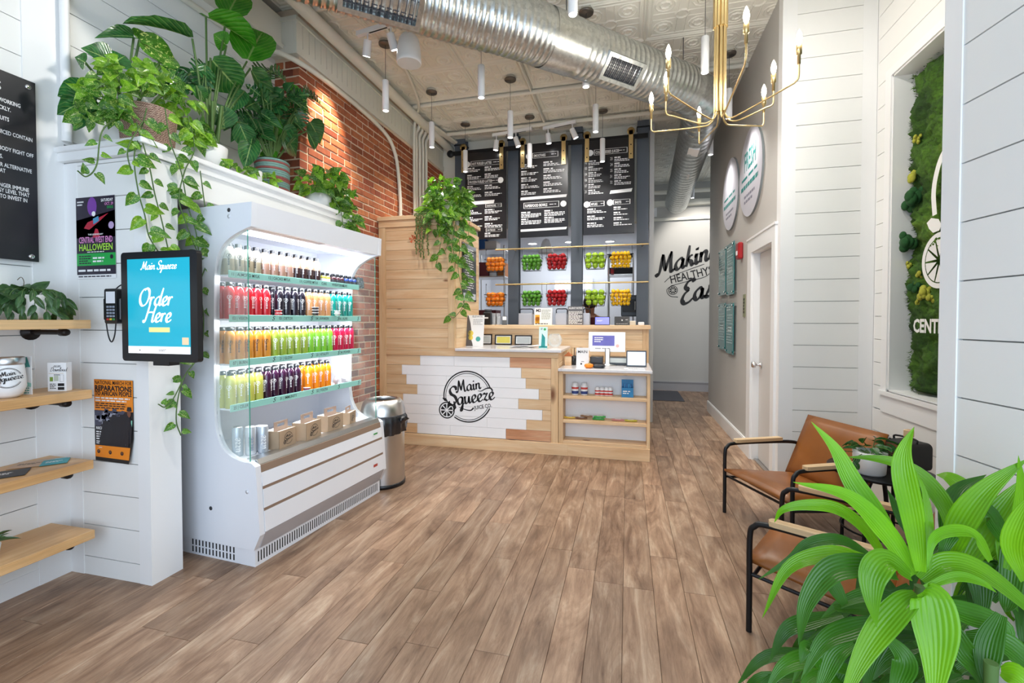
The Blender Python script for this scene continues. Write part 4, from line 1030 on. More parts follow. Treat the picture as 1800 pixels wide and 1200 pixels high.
def kit(nm, lab, cat, px0, py0, px1, py1, Y, dep, parts):
    a, b2 = PY(Y, px0, py1), PY(Y, px1, py0)
    t = thing(nm, lab, cat, ((a.x+b2.x)/2, Y, a.z)); parts(t, (b2.x-a.x)/2, dep, b2.z-a.z); return t
# serving window
def win(t, w, d, h):
    MB().box(-w, w, -.02, 0, 0, h).build('pane', plain('window_glow', 'f4f7fb', .5, 0, 0, emit='f3f6ff', es=1.1), t)
    MB().box(-w-.03, w+.03, -.03, 0, -.04, 0).box(-w-.03, w+.03, -.03, 0, h, h+.04).box(-w-.03, -w, -.03, 0, 0, h).box(w, w+.03, -.03, 0, 0, h).build('frame_edge', M_kw, t)
kit('service_window', 'bright service window in the kitchen back wall', 'window', 976, 492, 1040, 509, 8.88, .02, win)
def wshelf(t, w, d, h):
    for z in (0, h):
        MB().box(-w, w, -d, d, z-.02, z).build('wire_deck', M_steel, t)
    for sx in (-1, 1):
        for sy in (-1, 1): MB().tube([(sx*w, sy*d, -1.2), (sx*w, sy*d, h+.05)], .012, 6).build('post', M_steel, t)
kit('wire_rack', 'chrome wire rack stacked with boxes at the left of the kitchen', 'shelf', 838, 440, 893, 488, 7.6, .25, wshelf)
kit('wire_shelf', 'chrome wire shelf with black bins at the right of the kitchen', 'shelf', 1070, 455, 1113, 484, 7.9, .22, wshelf)
def cbx(col): 
    def f(t, w, d, h):
        MB().cbox(-w, w, -d, d, 0, h*.86, .004).build('box_body', plain('box_'+col, col, .6), t); MB().cbox(-w*1.03, w*1.03, -d*1.03, d*1.03, h*.86, h, .004).build('box_lid', plain('box_'+col, col, .6), t)
    return f
for (a, b_, c, d_, col, lab) in ((845, 420, 856, 441, '3b6fb0', 'blue box on top of the kitchen rack'), (856, 425, 876, 441, 'e7dfd6', 'white carton on top of the kitchen rack'), (846, 462, 862, 487, '7a2f35', 'dark red box on the middle of the kitchen rack'), (864, 466, 876, 487, 'e3e6ea', 'white box beside the red one on the kitchen rack'), (878, 462, 890, 487, 'b06a2c', 'brown box at the right of the kitchen rack')):
    kit('storage_box', lab, 'box', a, b_, c, d_, 7.55, .12, cbx(col))
for (a, b_, c, d_, col, lab) in ((1068, 447, 1113, 455, '1c1c20', 'shallow black bin on the upper kitchen shelf behind the lemons'), (1072, 471, 1113, 483, '1c1c20', 'black bin on the lower kitchen shelf below the upper lemons'), (1074, 473, 1079, 482, 'b8232c', 'small red packet beside the black kitchen bin')):
    kit('storage_bin', lab, 'bin', a, b_, c, d_, 7.9 if 'packet' not in lab else 7.6, .15, cbx(col))
def eq(t, w, d, h):
    MB().cbox(-w, w, -d, d, 0, h, .01).build('body', M_blackp, t); MB().cbox(-w*.8, w*.8, -d-.02, -d, h*.2, h*.8, .004).build('door', M_dgrey, t); MB().tube([(w*.7, -d-.04, h*.3), (w*.7, -d-.04, h*.7)], .01, 6).build('handle', M_steel, t)
kit('kitchen_oven', 'black kitchen oven at the right behind the rear counter', 'oven', 1092, 520, 1120, 556, 7.6, .3, eq)
t = kit('appliance', 'dark red appliance below the orange basket in the kitchen', 'appliance', 838, 545, 876, 556, 7.0, .15, cbx('5e2229')); MB().box(-.2, .2, -.14, .14, -t.location.z, 0).build('stand', M_steel, t)
def tbl(t, w, d, h):
    MB().cbox(-w, w, -d, d, h-.04, h, .004).build('table_top', M_steel, t)
    for sx in (-1, 1):
        for sy in (-1, 1): MB().tube([(sx*w*.9, sy*d*.9, 0), (sx*w*.9, sy*d*.9, h-.04)], .02, 6).build('leg', M_steel, t)
t = thing('prep_table', 'steel prep table in the kitchen behind the rear counter', 'table', (-1.2, 7.4, 0)); tbl(t, 1.1, .3, .95)
# ---- person bending behind the rear counter
pr = thing('person', 'person with dark hair and dark red top bending behind the rear counter', 'person', (-.52, 7.2, 0))
def skin(pts, edges, rad, name, mat, parent, lv=2, world=False):
    me = bpy.data.meshes.new(name); me.from_pydata(pts, edges, []); o = bpy.data.objects.new(name, me); COL.objects.link(o)
    sk = o.modifiers.new('s', 'SKIN'); 
    for i, v in enumerate(me.skin_vertices[0].data): v.radius = (rad[i], rad[i]*.9); v.use_root = (i == 0)
    su = o.modifiers.new('u', 'SUBSURF'); su.levels = su.render_levels = lv
    dg = bpy.context.evaluated_depsgraph_get(); dg.update(); me2 = bpy.data.meshes.new_from_object(o.evaluated_get(dg)); bpy.data.objects.remove(o)
    me2.name = name; me2.materials.clear(); 
    for x in (mat if isinstance(mat, list) else [mat]): me2.materials.append(x)
    for p in me2.polygons: p.use_smooth = True
    o = bpy.data.objects.new(name, me2); COL.objects.link(o)
    if parent is not None: attach(o, parent, world)
    return o
M_skin = plain('warm_skin', 'b98468', .5, var=.04); M_shirt = plain('maroon_fabric', '5b1f2b', .85, var=.1); M_hair = plain('dark_brown_hair', '2b1c17', .6, var=.3, nscale=40)
J = [(0, 0, .95), (0, -.03, 1.12), (0, -.1, 1.3), (.0, -.17, 1.42), (.01, -.22, 1.50), (.015, -.25, 1.56), (.02, -.29, 1.62), (.02, -.3, 1.68),
     (-.19, -.14, 1.38), (-.24, -.22, 1.14), (-.2, -.42, 1.02), (.19, -.14, 1.38), (.25, -.2, 1.14), (.2, -.42, 1.02), (-.1, 0, .9), (-.11, .0, .48), (-.11, .02, .07), (.1, 0, .9), (.11, .0, .48), (.11, .02, .07), (-.11, -.14, .03), (.11, -.14, .03), (-.17, -.5, 1.01), (.17, -.5, 1.01)]
E_ = [(0, 1), (1, 2), (2, 3), (3, 4), (4, 5), (5, 6), (6, 7), (3, 8), (8, 9), (9, 10), (3, 11), (11, 12), (12, 13), (0, 14), (14, 15), (15, 16), (0, 17), (17, 18), (18, 19), (16, 20), (19, 21), (10, 22), (13, 23)]
Rr = [.15, .14, .16, .12, .055, .07, .095, .07, .07, .045, .03, .07, .045, .03, .095, .065, .045, .095, .065, .045, .035, .035, .035, .035]
body = skin(J, E_, Rr, 'body', [M_skin, M_shirt, M_dgrey], pr)
for p in body.data.polygons:
    c = p.center; p.material_index = 2 if c.z < .98 else 1 if (c.z < 1.44 and not (c.y < -.28 and c.z < 1.12)) else 0
hb = MB(); hb.sphere((.02, -.265, 1.66), .108, 16, 10, 0, (.95, 1.1, 1.05)); hb.sphere((.02, -.17, 1.62), .06, 10, 8); hb.build('hair', M_hair, pr)
fb = MB()
for s in (-1, 1): fb.sphere((.02+s*.033, -.375, 1.62), .011, 8, 6); fb.sphere((.02+s*.097, -.28, 1.61), .02, 8, 6, 1, (.4, 1, 1.3))
fb.sphere((.02, -.39, 1.595), .014, 8, 6, 1, (.7, 1, 1.3)); fb.box(-.003, .043, -.377, -.37, 1.562, 1.568, 2)
fb.build('face', [M_ink, M_skin, plain('lip', '93504a', .5)], pr)
for s in (-1, 1):
    f = MB()
    for k in range(4): f.tube([(s*.17+(k-1.5)*.018, -.52, 1.01), (s*.17+(k-1.5)*.02, -.56, 1.005), (s*.165+(k-1.5)*.02, -.585+abs(k-1.5)*.008, .985)], [.009, .008, .006], 6)
    f.tube([(s*.13, -.48, 1.0), (s*.11, -.52, .99)], [.01, .007], 6); f.build('fingers', M_skin, pr)
pr.location.x = PY(6.95, 1037, 550).x-.02; pr.location.z = 0; WM[pr.name] = Matrix.Translation(pr.location)
# ================================================================== THINGS ON THE REAR LEDGE
ZL = 1.3355
def atL(px, Y=5.7): return PY(Y, px, 560).x
def wpx(px0, px1, Y): return abs(PY(Y, px1, 560).x-PY(Y, px0, 560).x)
def hgt(py, Y, px=1000): return PY(Y, px, py).z
def sign(nm, lab, cat, px0, px1, pyt, Y, z0, mat, pr_fn, lean=.12, th=.006, feet=None):
    x = (PY(Y, px0, 600).x+PY(Y, px1, 600).x)/2; w = wpx(px0, px1, Y)/2; h = hgt(pyt, Y, (px0+px1)/2)-z0
    t = thing(nm, lab, cat, (x, Y, z0)); v = Vector((0, lean, math.sqrt(1-lean**2))); n = Vector((0, -v.z, v.y))
    MB().fbox((0, 0, .0), UX, v, n, -w, w, 0, h, -th, 0).build('panel', mat, t)
    MB().fbox((0, 0, 0), UX, UY, UZ, -w*.9, w*.9, -.002, .05, 0, .004).build('foot', mat, t)
    b = MB(); O_ = n*.0006; 
    fn = lambda x_, z_: O_+UX*(x_*w)+v*(z_*h)
    mats = pr_fn(b, fn, w, h, UX, v); b.build('print', mats, t); return t
YS = 5.72
def p_poster(b, F, w, h, u, v):
    b.poly([F(-.92, .1), F(-.4, .1), F(-.4, .6), F(-.92, .6)], 0); b.disc(F(-.65, .35), u, v, .03, 12, 1); b.disc(F(-.62, .2), u, v, .022, 12, 3)
    b.text('M2', F(-.55, .78), u, v, .05, 'C', mi=2, bold=.03); b.text('', F(0, 0), u, v, .1)
    b.bars(F(-.2, .92), u, v, w*1.05, h*.6, 9, mi=4, seed=3); b.bars(F(-.9, .12), u, v, w*1.7, h*.1, 1, mi=2, seed=5, words=7); return [plain('poster_yellow', 'e9a92a', .5), plain('poster_orange', 'e0762a', .5), M_ink, plain('poster_yellow2', 'f2c92f', .5), plain('poster_grey', '8c9a8e', .5)]
sign('menu_stand', 'white flyer stand with yellow fruit picture on the rear ledge under the limes', 'sign', 939, 970, 541, YS, ZL, M_paper, p_poster)
def p_all(b, F, w, h, u, v):
    b.text('ALLERGY NOTICE', F(0, .86), u, v, .03, 'C', bold=.02, w=w*1.75); b.bars(F(-.9, .74), u, v, w*1.8, h*.7, 10, seed=4); return [M_inkw]
sign('allergy_sign', 'dark grey allergy notice sign standing on the rear ledge', 'sign', 998, 1025, 538, YS, ZL, plain('sign_grey', '66666a', .5), p_all, .03)
for i, (a, b_, lab) in enumerate(((914, 937, 'clear drink dispenser crate on the rear ledge under the limes'), (978, 997, 'clear drink crate left of the allergy sign'), (1026, 1037, 'clear drink crate right of the allergy sign'))):
    w = wpx(a, b_, 5.8)/2; t = thing('clear_crate', lab, 'container', (atL((a+b_)/2, 5.83), 5.83, ZL), 0, 'clear crates on the rear ledge')
    MB().box(-w, w, -.08, -.075, 0, .15).box(-w, w, .075, .08, 0, .15).box(-w, -w+.005, -.075, .075, 0, .15).box(w-.005, w, -.075, .075, 0, .15).box(-w, w, -.08, .08, 0, .005).build('tank', glass('smoky_plastic', (210, 214, 225), .45, .2), t)
    MB().tube(catmull([(-w, 0, .14), (-w*.95, 0, .2), (0, 0, .205), (w*.95, 0, .2), (w, 0, .14)], 4), .007, 6).build('handle', M_black, t)
def tablet(px0, px1, pyt, Y, z0, col, lab, em=1.2, mark=None):
    x = (PY(Y, px0, 565).x+PY(Y, px1, 565).x)/2; w = wpx(px0, px1, Y)/2; h = hgt(pyt, Y, px0)-z0
    t = thing('tablet', lab, 'tablet', (x, Y, z0)); v = Vector((0, .3, .954)); n = Vector((0, -.954, .3))
    MB().fbox((0, 0, 0), UX, v, n, -w, w, 0, h*1.03, -.008, 0).build('casing', M_blackp, t)
    MB().fbox((0, 0, 0), UX, v, n, -w*.9, w*.9, h*.09, h*.94, 0, .0008).build('screen', plain('screen_'+col, col, .2, 0, 0, emit=col, es=em), t)
    MB().prism([(.01, 0), (.09, 0), (.01+.3*h*.6, h*.55)], (-w*.4, 0, 0), UY, UZ, UX, w*.8).build('stand', M_blackp, t)
    if mark:
        b = MB(); mark(b, lambda a, c: n*.0012+UX*(a*w)+v*(c*h), w, h, UX, v); b.build('screen_print', M_inkw, t)
    return t
tablet(1045, 1072, 556, 5.66, ZL, '6f74f0', 'tablet with a bluish violet screen on the rear ledge', 1.0, lambda b, F, w, h, u, v: b.bars(F(-.7, .6), u, v, w*.8, h*.15, 2))
tablet(1080, 1107, 556, 5.66, ZL, '14141a', 'tablet with a dark screen on the rear ledge, right of the violet one', .5, lambda b, F, w, h, u, v: (b.disc(F(0, .6), u, v, .008, 10), b.bars(F(-.8, .2), u, v, w*1.6, h*.06, 1), b.bars(F(.45, .7), u, v, w*.3, h*.1, 1)))
t = thing('coffee_grinder', 'small black grinder machine at the left end of the rear ledge', 'grinder', (atL(858, 5.65), 5.65, ZL))
MB().cbox(-.05, .05, -.06, .06, 0, .16, .006).build('body', M_blackp, t); MB().box(-.03, .02, -.064, -.06, .08, .1).build('label', M_inkw, t); MB().lathe([(.0001, .16), (.045, .16), (.05, .2), (.0001, .2)], n=14).build('hopper', M_dgrey, t)
for k in range(2):
    t = thing('plastic_cup_stack', ['clear plastic cup stack on the rear ledge, left one', 'clear plastic cup stack on the rear ledge, right one'][k], 'cups', (atL(868+k*7, 5.66), 5.66+.03*k, ZL), 0, 'clear cup stacks')
    pr_ = []
    for j in range(6): pr_ += [(.02+.0005*j, .02*j), (.026, .02*j+.02)]
    MB().lathe([(.0001, 0)]+pr_+[(.028, .15)], n=14).build('cups', glass('clear_cup', (235, 240, 245), .3, .1), t)
t = thing('card_terminal', 'grey card payment terminal leaning on the rear ledge beside the left column', 'card reader', (atL(887, 5.62), 5.62, ZL), .3)
v = Vector((0, .5, .866)); n = Vector((0, -.866, .5))
MB().fbox((0, 0, .01), UX, v, n, -.032, .032, 0, .12, -.03, 0).build('body', M_dgrey, t); MB().fbox((0, 0, .01), UX, v, n, -.024, .024, .06, .11, 0, .001).build('screen', M_inkw, t); MB().box(-.03, .03, -.02, .08, 0, .012).build('stand', M_blackp, t)
for k, (px, c) in enumerate(((1112, 'cfc7b6'), (1127, 'e4e2e6'))):
    t = thing('note_block', ['beige note block at the right end of the rear ledge', 'white note block on the rear ledge in front of the right column'][k], 'notepad', (atL(px, 5.7), 5.7, ZL))
    MB().cbox(-.035, .035, -.03, .03, 0, .05-.015*k, .003).build('pad', plain('pad_%d' % k, c, .6), t); MB().box(-.03, .03, -.025, .025, .05-.015*k, .054-.015*k).build('top_sheet', M_paper, t)
# ================================================================== THINGS ON THE COUNTER
ZT = 1.0925
def p_el(b, F, w, h, u, v):
    b.poly([F(-.95, .0), F(-.95, 1), F(-.75, .98), F(-.5, .75), F(-.35, .5), F(-.45, .3), F(-.2, .12), F(-.1, 0)], 0)
    b.disc(F(-.42, .42), u, v, w*.3, 16, 1); b.disc(F(-.4, .28), u, v, w*.26, 16, 1); b.disc(F(.42, .24), u, v, w*.26, 18, 2)
    b.text('ELEVATE', F(.25, .93), u, v, .03, 'C', mi=3, w=w*1.1); b.bars(F(-.2, .88), u, v, w*1.05, h*.2, 4, mi=4, seed=2); return [plain('brochure_dark', '5a5350', .5), plain('brochure_yellow', 'e8cf55', .5), M_teal, M_ink, plain('grey_print', 'b4b4b4', .6)]
sign('brochure_stand', 'white tall brochure stand printed with yellow lemons and a teal seal', 'sign', 817, 849, 553, 4.98, ZT, M_paper, p_el, .16)
def p_tl(b, F, w, h, u, v):
    b.poly([F(-.5, .05), F(.5, .05), F(.45, .5), F(-.3, .7)], 0); b.poly([F(-.98, .0), F(.98, 0), F(.98, .1), F(-.98, .1)], 0); b.disc(F(.35, .88), u, v, .014, 12, 1); b.bars(F(-.6, .95), u, v, w*.5, h*.1, 2, mi=2); return [plain('teal_box', '1f8f8d', .4), plain('leaf_green', '3fae5a', .4), M_ink]
t = sign('gift_card_holder', 'upright mint and teal gift card packet at the end of the counter', 'packet', 947, 962, 574, 4.86, ZT, plain('mint_card', 'd5efe8', .4), p_tl, .1)
t = thing('glass_bowl', 'round clear glass fish bowl on the counter beside the teal packet', 'bowl', (PY(5.03, 975, 590).x, 5.03, ZT))
MB().lathe([(.0001, .003), (.04, .003), (.075, .04), (.085, .085), (.07, .13), (.055, .148), (.058, .152), (.053, .15), (.068, .13), (.081, .085), (.071, .042), (.038, .008), (.0001, .008)], n=24).build('bowl', glass('bowl_glass', (235, 240, 240), .16, .03), t)
for k in range(3):
    t = thing('paper_sheet', ['top sheet of the loose paper stack on the counter', 'middle sheet of the loose paper stack on the counter', 'bottom sheet of the loose paper stack on the counter'][2-k], 'paper', (PY(5.0, 915+k*6, 600).x, 5.0+.02*k, ZT+.001+k*.005), .2*k-.1, 'loose papers')
    b = MB(); vs = []
    for i in range(7):
        for j in range(2): vs.append((-.12+.04*i, -.09+.18*j, .006*math.sin(i*.9+k)*(i/6)+.006*(i/6)))
    b.add(vs, [(2*i, 2*i+2, 2*i+3, 2*i+1) for i in range(6)], 0, True); b.build('sheet', M_paper, t); MB().box(-.1, .0, -.06, .06, .0075, .0078).build('print', plain('faint_print', 'b9bcc8', .6), t)
ZR = .9025
t = thing('till_monitor', 'white point of sale till with a purple screen facing the shop', 'till', (PY(5.1, 1068, 600).x, 5.1, ZR))
w = wpx(1037, 1100, 5.1)/2; v = Vector((0, .2, .98)); n = Vector((0, -.98, .2)); zb = hgt(618, 5.1, 1068)-ZR; hh = hgt(583, 5.1, 1068)-ZR-zb
M_till = plain('till_white', 'f2f2f3', .3)
MB().fbox((0, 0, zb), UX, v, n, -w, w*.98, 0, hh, -.02, 0).fbox((-w*.1, .05, zb), UX, v, n, -w, w*.98, .01, hh, -.02, 0).build('monitor_casing', M_till, t)
MB().fbox((0, 0, zb), UX, v, n, -w*.86, w*.38, hh*.3, hh*.82, 0, .001).build('screen', plain('till_screen', '5f5c9c', .2, 0, .3, 9, emit='5a5aa8', es=.4), t)
b = MB(); b.bars(n*.0016+Vector((-w*.75, 0, zb))+v*(hh*.76), UX, v, w*.5, hh*.3, 3, 0); b.bars(n*.0016+Vector((-w*.7, 0, zb))+v*(hh*.2), UX, v, w*.9, hh*.08, 1, 1, words=3); b.disc(n*.0016+Vector((w*.55, 0, zb))+v*(hh*.3), UX, v, .018, 12, 2); b.build('print', [M_inkw, plain('greyp', '9a9aa0', .5), plain('pink_mark', 'e7b7b0', .5)], t)
MB().lathe([(.0001, 0), (.09, 0), (.09, .008), (.03, .014), (.028, zb+.03), (.0001, zb+.03)], n=20).build('stand', M_steel, t)
for i, (px, wd, lab) in enumerate(((1049, .07, 'dark'), (1086, .11, 'pale'))):
    t = thing('receipt_printer' if i == 0 else 'cash_drawer', ['small black device under the till monitor, left of its stand', 'black framed cash drawer under the till monitor, right of its stand'][i], 'device', (PY(5.15, px, 630).x, 5.15, ZR))
    MB().cbox(-wd, wd, -.06, .12, 0, .09, .004).build('casing', M_blackp, t); MB().box(-wd*.85, wd*.85, -.0615, -.06, .03, .08).build('front', M_dgrey if i == 0 else plain('drawer_front', 'c6ccc8', .4), t)
def p_main(b, F, w, h, u, v):
    b.text('MAIN', F(0, .72), u, v, .04, 'C', mi=0, w=w*1.5, bold=.01); b.bars(F(-.2, .3), u, v, w*.5, h*.06, 1); b.disc(F(-.2, .15), u, v, .01, 10); return [M_ink]
sign('menu_card', 'white folded card reading MAIN beside the till', 'sign', 1013, 1035, 611, 4.86, ZR, M_paper, p_main, .06)
def p_tb(b, F, w, h, u, v):
    b.bars(F(-.7, .9), u, v, w*1.4, h*.08, 1); b.bars(F(-.6, .5), u, v, w*.8, h*.12, 2, seed=3); b.bars(F(.3, .5), u, v, w*.5, h*.1, 2, seed=5); return [plain('blue_print', '6f83a8', .5)]
t = sign('card_tablet', 'black framed tablet showing a pale page at the right end of the till counter', 'tablet', 1101, 1137, 616, 4.98, ZR, M_blackp, lambda b, F, w, h, u, v: (b.poly([F(-.88, .1), F(.88, .1), F(.88, .92), F(-.88, .92)], 1), [M_ink, plain('tablet_page', 'dfe6f4', .3, emit='dfe6f4', es=.35)])[1], .12, .012)
t = thing('pen_cup', 'black pen cup with pens beside the till', 'cup', (PY(5.06, 1008, 620).x, 5.06, ZR))
MB().lathe([(.0001, 0), (.035, 0), (.037, .1), (.033, .1), (.031, .01), (.0001, .01)], n=16).build('cup', M_blackp, t)
for k in range(5): a = k*1.3; MB().tube([(.01*math.cos(a), .01*math.sin(a), .02), (.032*math.cos(a), .032*math.sin(a), .15+.01*k)], .004, 6).build('pen', [M_ink, plain('pen_red', 'b5423a', .4), M_dgrey, plain('pen_wood', 'c08a4a', .5), M_ink][k], t)
t = thing('wooden_house_box', 'small wooden house-shaped box in a glass beside the counter end', 'box', (PY(5.0, 999, 625).x, 5.0, ZR))
MB().cbox(-.035, .035, -.03, .03, 0, .1, .002).build('box_body', M_pine, t); MB().prism([(-.045, .1), (.045, .1), (0, .145)], (0, -.035, 0), UX, UZ, UY, .07).build('roof', plain('terracotta', 'b5673a', .7), t)
t = thing('mini_pumpkin', 'small orange pumpkin on the till counter', 'pumpkin', (PY(4.76, 1035, 640).x, 4.76, ZR))
b = MB(); vs = []; n_ = 30; pp = [(.0001, .004), (.03, .0), (.046, .012), (.05, .026), (.042, .04), (.02, .046), (.0001, .04)]
for rr2, z in pp:
    for k in range(n_): a = 2*math.pi*k/n_; q = rr2*(1-.09*abs(math.sin(a*4.5))); vs.append((q*math.cos(a), q*math.sin(a), z))
b.add(vs, [(i*n_+k, i*n_+(k+1) % n_, (i+1)*n_+(k+1) % n_, (i+1)*n_+k) for i in range(6) for k in range(n_)], 0, True); b.build('pumpkin_body', plain('pumpkin_orange', 'f08a1c', .45, var=.1), t)
MB().tube([(0, 0, .04), (.004, 0, .055), (.012, 0, .062)], [.007, .005, .005], 6).build('stem', plain('stem_green', '6b7a3a', .7), t)
t = thing('card_reader', 'small black card reader beside the pumpkin', 'card reader', (PY(4.78, 1053, 642).x, 4.78, ZR), -.2)
MB().cbox(-.055, .055, -.035, .04, 0, .035, .008).build('body', M_blackp, t); MB().box(-.04, .03, -.0365, -.035, .012, .026).build('screen', M_dgrey, t)
t = thing('paper_sheet', 'printed white sheet lying in front of the card tablet', 'paper', (PY(4.78, 1115, 648).x, 4.78, ZR+.001), .05)
MB().box(-.1, .1, -.06, .06, 0, .001).build('sheet', M_paper, t); b = MB(); b.bars((-.06, .03, .0015), UX, UY, .13, .06, 4); b.build('print', M_ink, t)
# shelf goods
M_pl = plain('white_plastic', 'efefef', .35); M_rd = plain('red_label', 'c9463f', .5); M_bl = plain('navy_label', '2b3f7d', .5)
def pillb(px, s, lab, grp, z0=.62, red=False):
    t = thing('supplement_bottle', lab, 'bottle', (PY(YC+.1, px, 680).x, YC+.1, z0+.0005), 0, grp)
    MB().lathe([(.0001, 0), (.032*s, 0), (.034*s, .004), (.034*s, .085*s), (.026*s, .098*s)], n=18).build('bottle_body', M_pl, t)
    MB().lathe([(.027*s, .096*s), (.027*s, .12*s), (.0001, .121*s)], n=18).build('cap', M_pl, t)
    MB().lathe([(.0345*s, .012*s), (.0345*s, .04*s)], n=18).build('label_band', M_rd if red else M_bl, t); MB().lathe([(.0345*s, .058*s), (.0345*s, .078*s)], n=18).build('label_band', M_rd, t)
pillb(1011, 1.05, 'white supplement bottle with red and navy label, leftmost on the upper display shelf', 'supplement bottles'); pillb(1027, 1.05, 'white supplement bottle with red and navy label, second on the upper display shelf', 'supplement bottles')
for k, px in enumerate((1050, 1058, 1066, 1073)): pillb(px, .72, 'small bottle with red bands, %s from the left of four on the upper display shelf' % ORD[k], 'small red banded bottles', red=True)
t = thing('stick_pack_box', 'bright blue box of stick packs at the right of the upper display shelf', 'box', (PY(YC+.09, 1103, 680).x, YC+.09, .6205))
MB().box(-.058, .058, -.04, -.036, 0, .095).box(-.058, .058, .036, .04, 0, .17).box(-.058, -.054, -.036, .036, 0, .1).box(.054, .058, -.036, .036, 0, .1).box(-.058, .058, -.036, .036, 0, .004).build('tray_box', plain('bright_blue', '1f7fb5', .4, var=.2, nscale=20), t)
for k in range(9): MB().fbox((-.045+k*.0115, .02-.004*(k % 3), .01), (1, 0, .1*(k-4)*.2), (-.03*(k-4), 0, 1), UY, -.006, .006, 0, .12, -.003, .003).build('stick_pack', plain('stick_blue_%d' % (k % 2), ['1b5f9b', '2a9fd0'][k % 2], .4), t)
b = MB(); b.bars((-.045, -.0405, .07), UX, UZ, .08, .04, 2, words=2); b.build('print', M_inkw, t)
def packb(px, col, lab, z=.37, rz=0.0, dz=0, L=.06):
    t = thing('snack_bar', lab, 'snack', (PY(YC+.08, px, 735).x, YC+.08, z+.0005+dz), rz, 'snack bars on the lower display shelf')
    MB().lathe([(.0001, -L), (.019, -L), (.013, -L+.004), (.017, -L+.014), (.019, 0), (.017, L-.014), (.013, L-.004), (.019, L), (.0001, L)], (0, 0, .011), 10, u=(0, 1, 0), v=(0, 0, .6), w=(1, 0, 0)).build('wrapper', plain('wrap_'+col, col, .3, 0, .15, 20), t)
    MB().box(-L*.5, L*.5, -.012, .012, .0205, .0218).build('label', M_paper, t)
for a in ((1001, 'd9b64a', 'yellow wrapped snack bar at the left end of the lower display shelf', 0, 0), (1022, '7b5238', 'brown snack bar, bottom of the small stack on the lower shelf', .1, 0), (1031, '8d6a4a', 'brown snack bar lying on top of the other brown one', -.1, .0225), (1052, '2f9a3c', 'bright green snack packet, bottom one', 0, 0), (1054, '37ad45', 'bright green snack packet, top one', .1, .0225), (1086, 'd28d86', 'pinkish snack bar on the lower display shelf', 0, 0), (1109, 'c9bb3a', 'yellow rimmed snack bar at the right of the lower display shelf', .05, 0)):
    packb(a[0], a[1], a[2], .37, a[3], a[4])
# chalk sign on the cabinet side
p0, p1 = PX(XM+.016, 812, 480), PX(XM+.016, 836, 480)
t = thing('chalk_sign', 'small black chalk menu sign on the side of the pine cabinet', 'sign', (XM+.016, (p0.y+p1.y)/2, 1.62)); w = (p1.y-p0.y)/2
MB().cbox(0, .008, -w, w, 0, .66, .002).build('panel', mbm, t); b = MB(); b.bars((.009, -w*.7, .62), UY, UZ, w*1.3, .5, 18, seed=3, words=4, fill=.35); b.build('chalk_print', M_inkw, t)
MB().box(.008, .0095, -w*.9, w*.9, .02, .09).build('price_label', plain('lt', 'c9cdd6', .5), t)
# ================================================================== DUCT
def galv():
    t = NT('galvanised_steel'); v = t.coord((1, 1, 1)); vo = t.n('ShaderNodeTexVoronoi'); vo.inputs['Scale'].default_value = 45; t.l(v, vo.inputs['Vector'])
    c = t.ramp(vo.outputs['Color'], [(.1, lin('b4b8b7')), (.8, lin('cdd0ce'))]); t.l(c, t.b.inputs['Base Color']); t.b.inputs['Metallic'].default_value = .95
    nz = t.noise(v, 6, 3); rr = t.n('ShaderNodeMapRange'); rr.inputs[3].default_value = .22; rr.inputs[4].default_value = .42; t.l(nz, rr.inputs[0]); t.l(rr.outputs[0], t.b.inputs['Roughness'])
    t.bump(nz, .15, .01); return t.m
M_galv = galv()
dct = thing('air_duct', 'large silver spiral air duct crossing below the tin ceiling with two black grilles', 'duct', (-.2, 4.0, 3.6))
def ridged(pts, r, name, sp=.047, n=36, plainr=False):
    P = [Vector(p) for p in pts]; L = [0]
    for a, b in zip(P, P[1:]): L.append(L[-1]+(b-a).length)
    def at(s):
        for i in range(len(L)-1):
            if s <= L[i+1]: t = (s-L[i])/max(1e-6, L[i+1]-L[i]); return P[i].lerp(P[i+1], t)
        return P[-1]
    out, rs = [], []; s = 0
    while s < L[-1]:
        for ds, dr in (((0, 0), (.55, 0), (.68, .0045), (.88, .0045)) if not plainr else ((0, 0),)):
            q = s+ds*sp
            if q < L[-1]: out.append(at(q)); rs.append(r+dr)
        s += sp
    out.append(P[-1]); rs.append(r)
    return MB().tube(out, rs, n, caps=False).build(name, M_galv, dct, True)
A0, A1, A2, A3 = Vector((-2.55, 1.95, 3.6)), Vector((-1.05, 3.19, 3.6)), Vector((-.62, 3.56, 3.6)), Vector((.5, 4.64, 3.6))
RD = .21
ridged([A0, A1], RD, 'duct_section'); ridged(catmull([A1, A1.lerp(A2, .5)+Vector((.01, -.01, 0)), A2], 8), RD, 'duct_section')
ridged([A2+(A3-A2)*.16, A3], RD*.97, 'duct_section', .055)
MB().tube([A2-(A2-A1)*.05, A2+(A3-A2)*.16], [RD+.006, RD+.002], 36, caps=False).build('sleeve_band', M_galv, dct, True)
cor = [A3, Vector((.66, 4.82, 3.59)), Vector((.74, 5.05, 3.57)), Vector((.75, 5.35, 3.55))]
ridged(catmull(cor, 10), RD*.95, 'duct_elbow', .11)
dct_end = Vector((.84, 8.6, 3.5)); ridged([cor[-1], dct_end], RD*.92, 'duct_section', .12)
MB().tube([dct_end, dct_end+Vector((0, .05, 0))], [RD*.93, RD*.94], 36, caps=False).build('sleeve_band', M_galv, dct, True)
MB().tube([dct_end+Vector((0, .0, 0)), dct_end+Vector((0, .01, 0))], RD*.9, 30).build('end_grille', M_dgrey, dct, True)
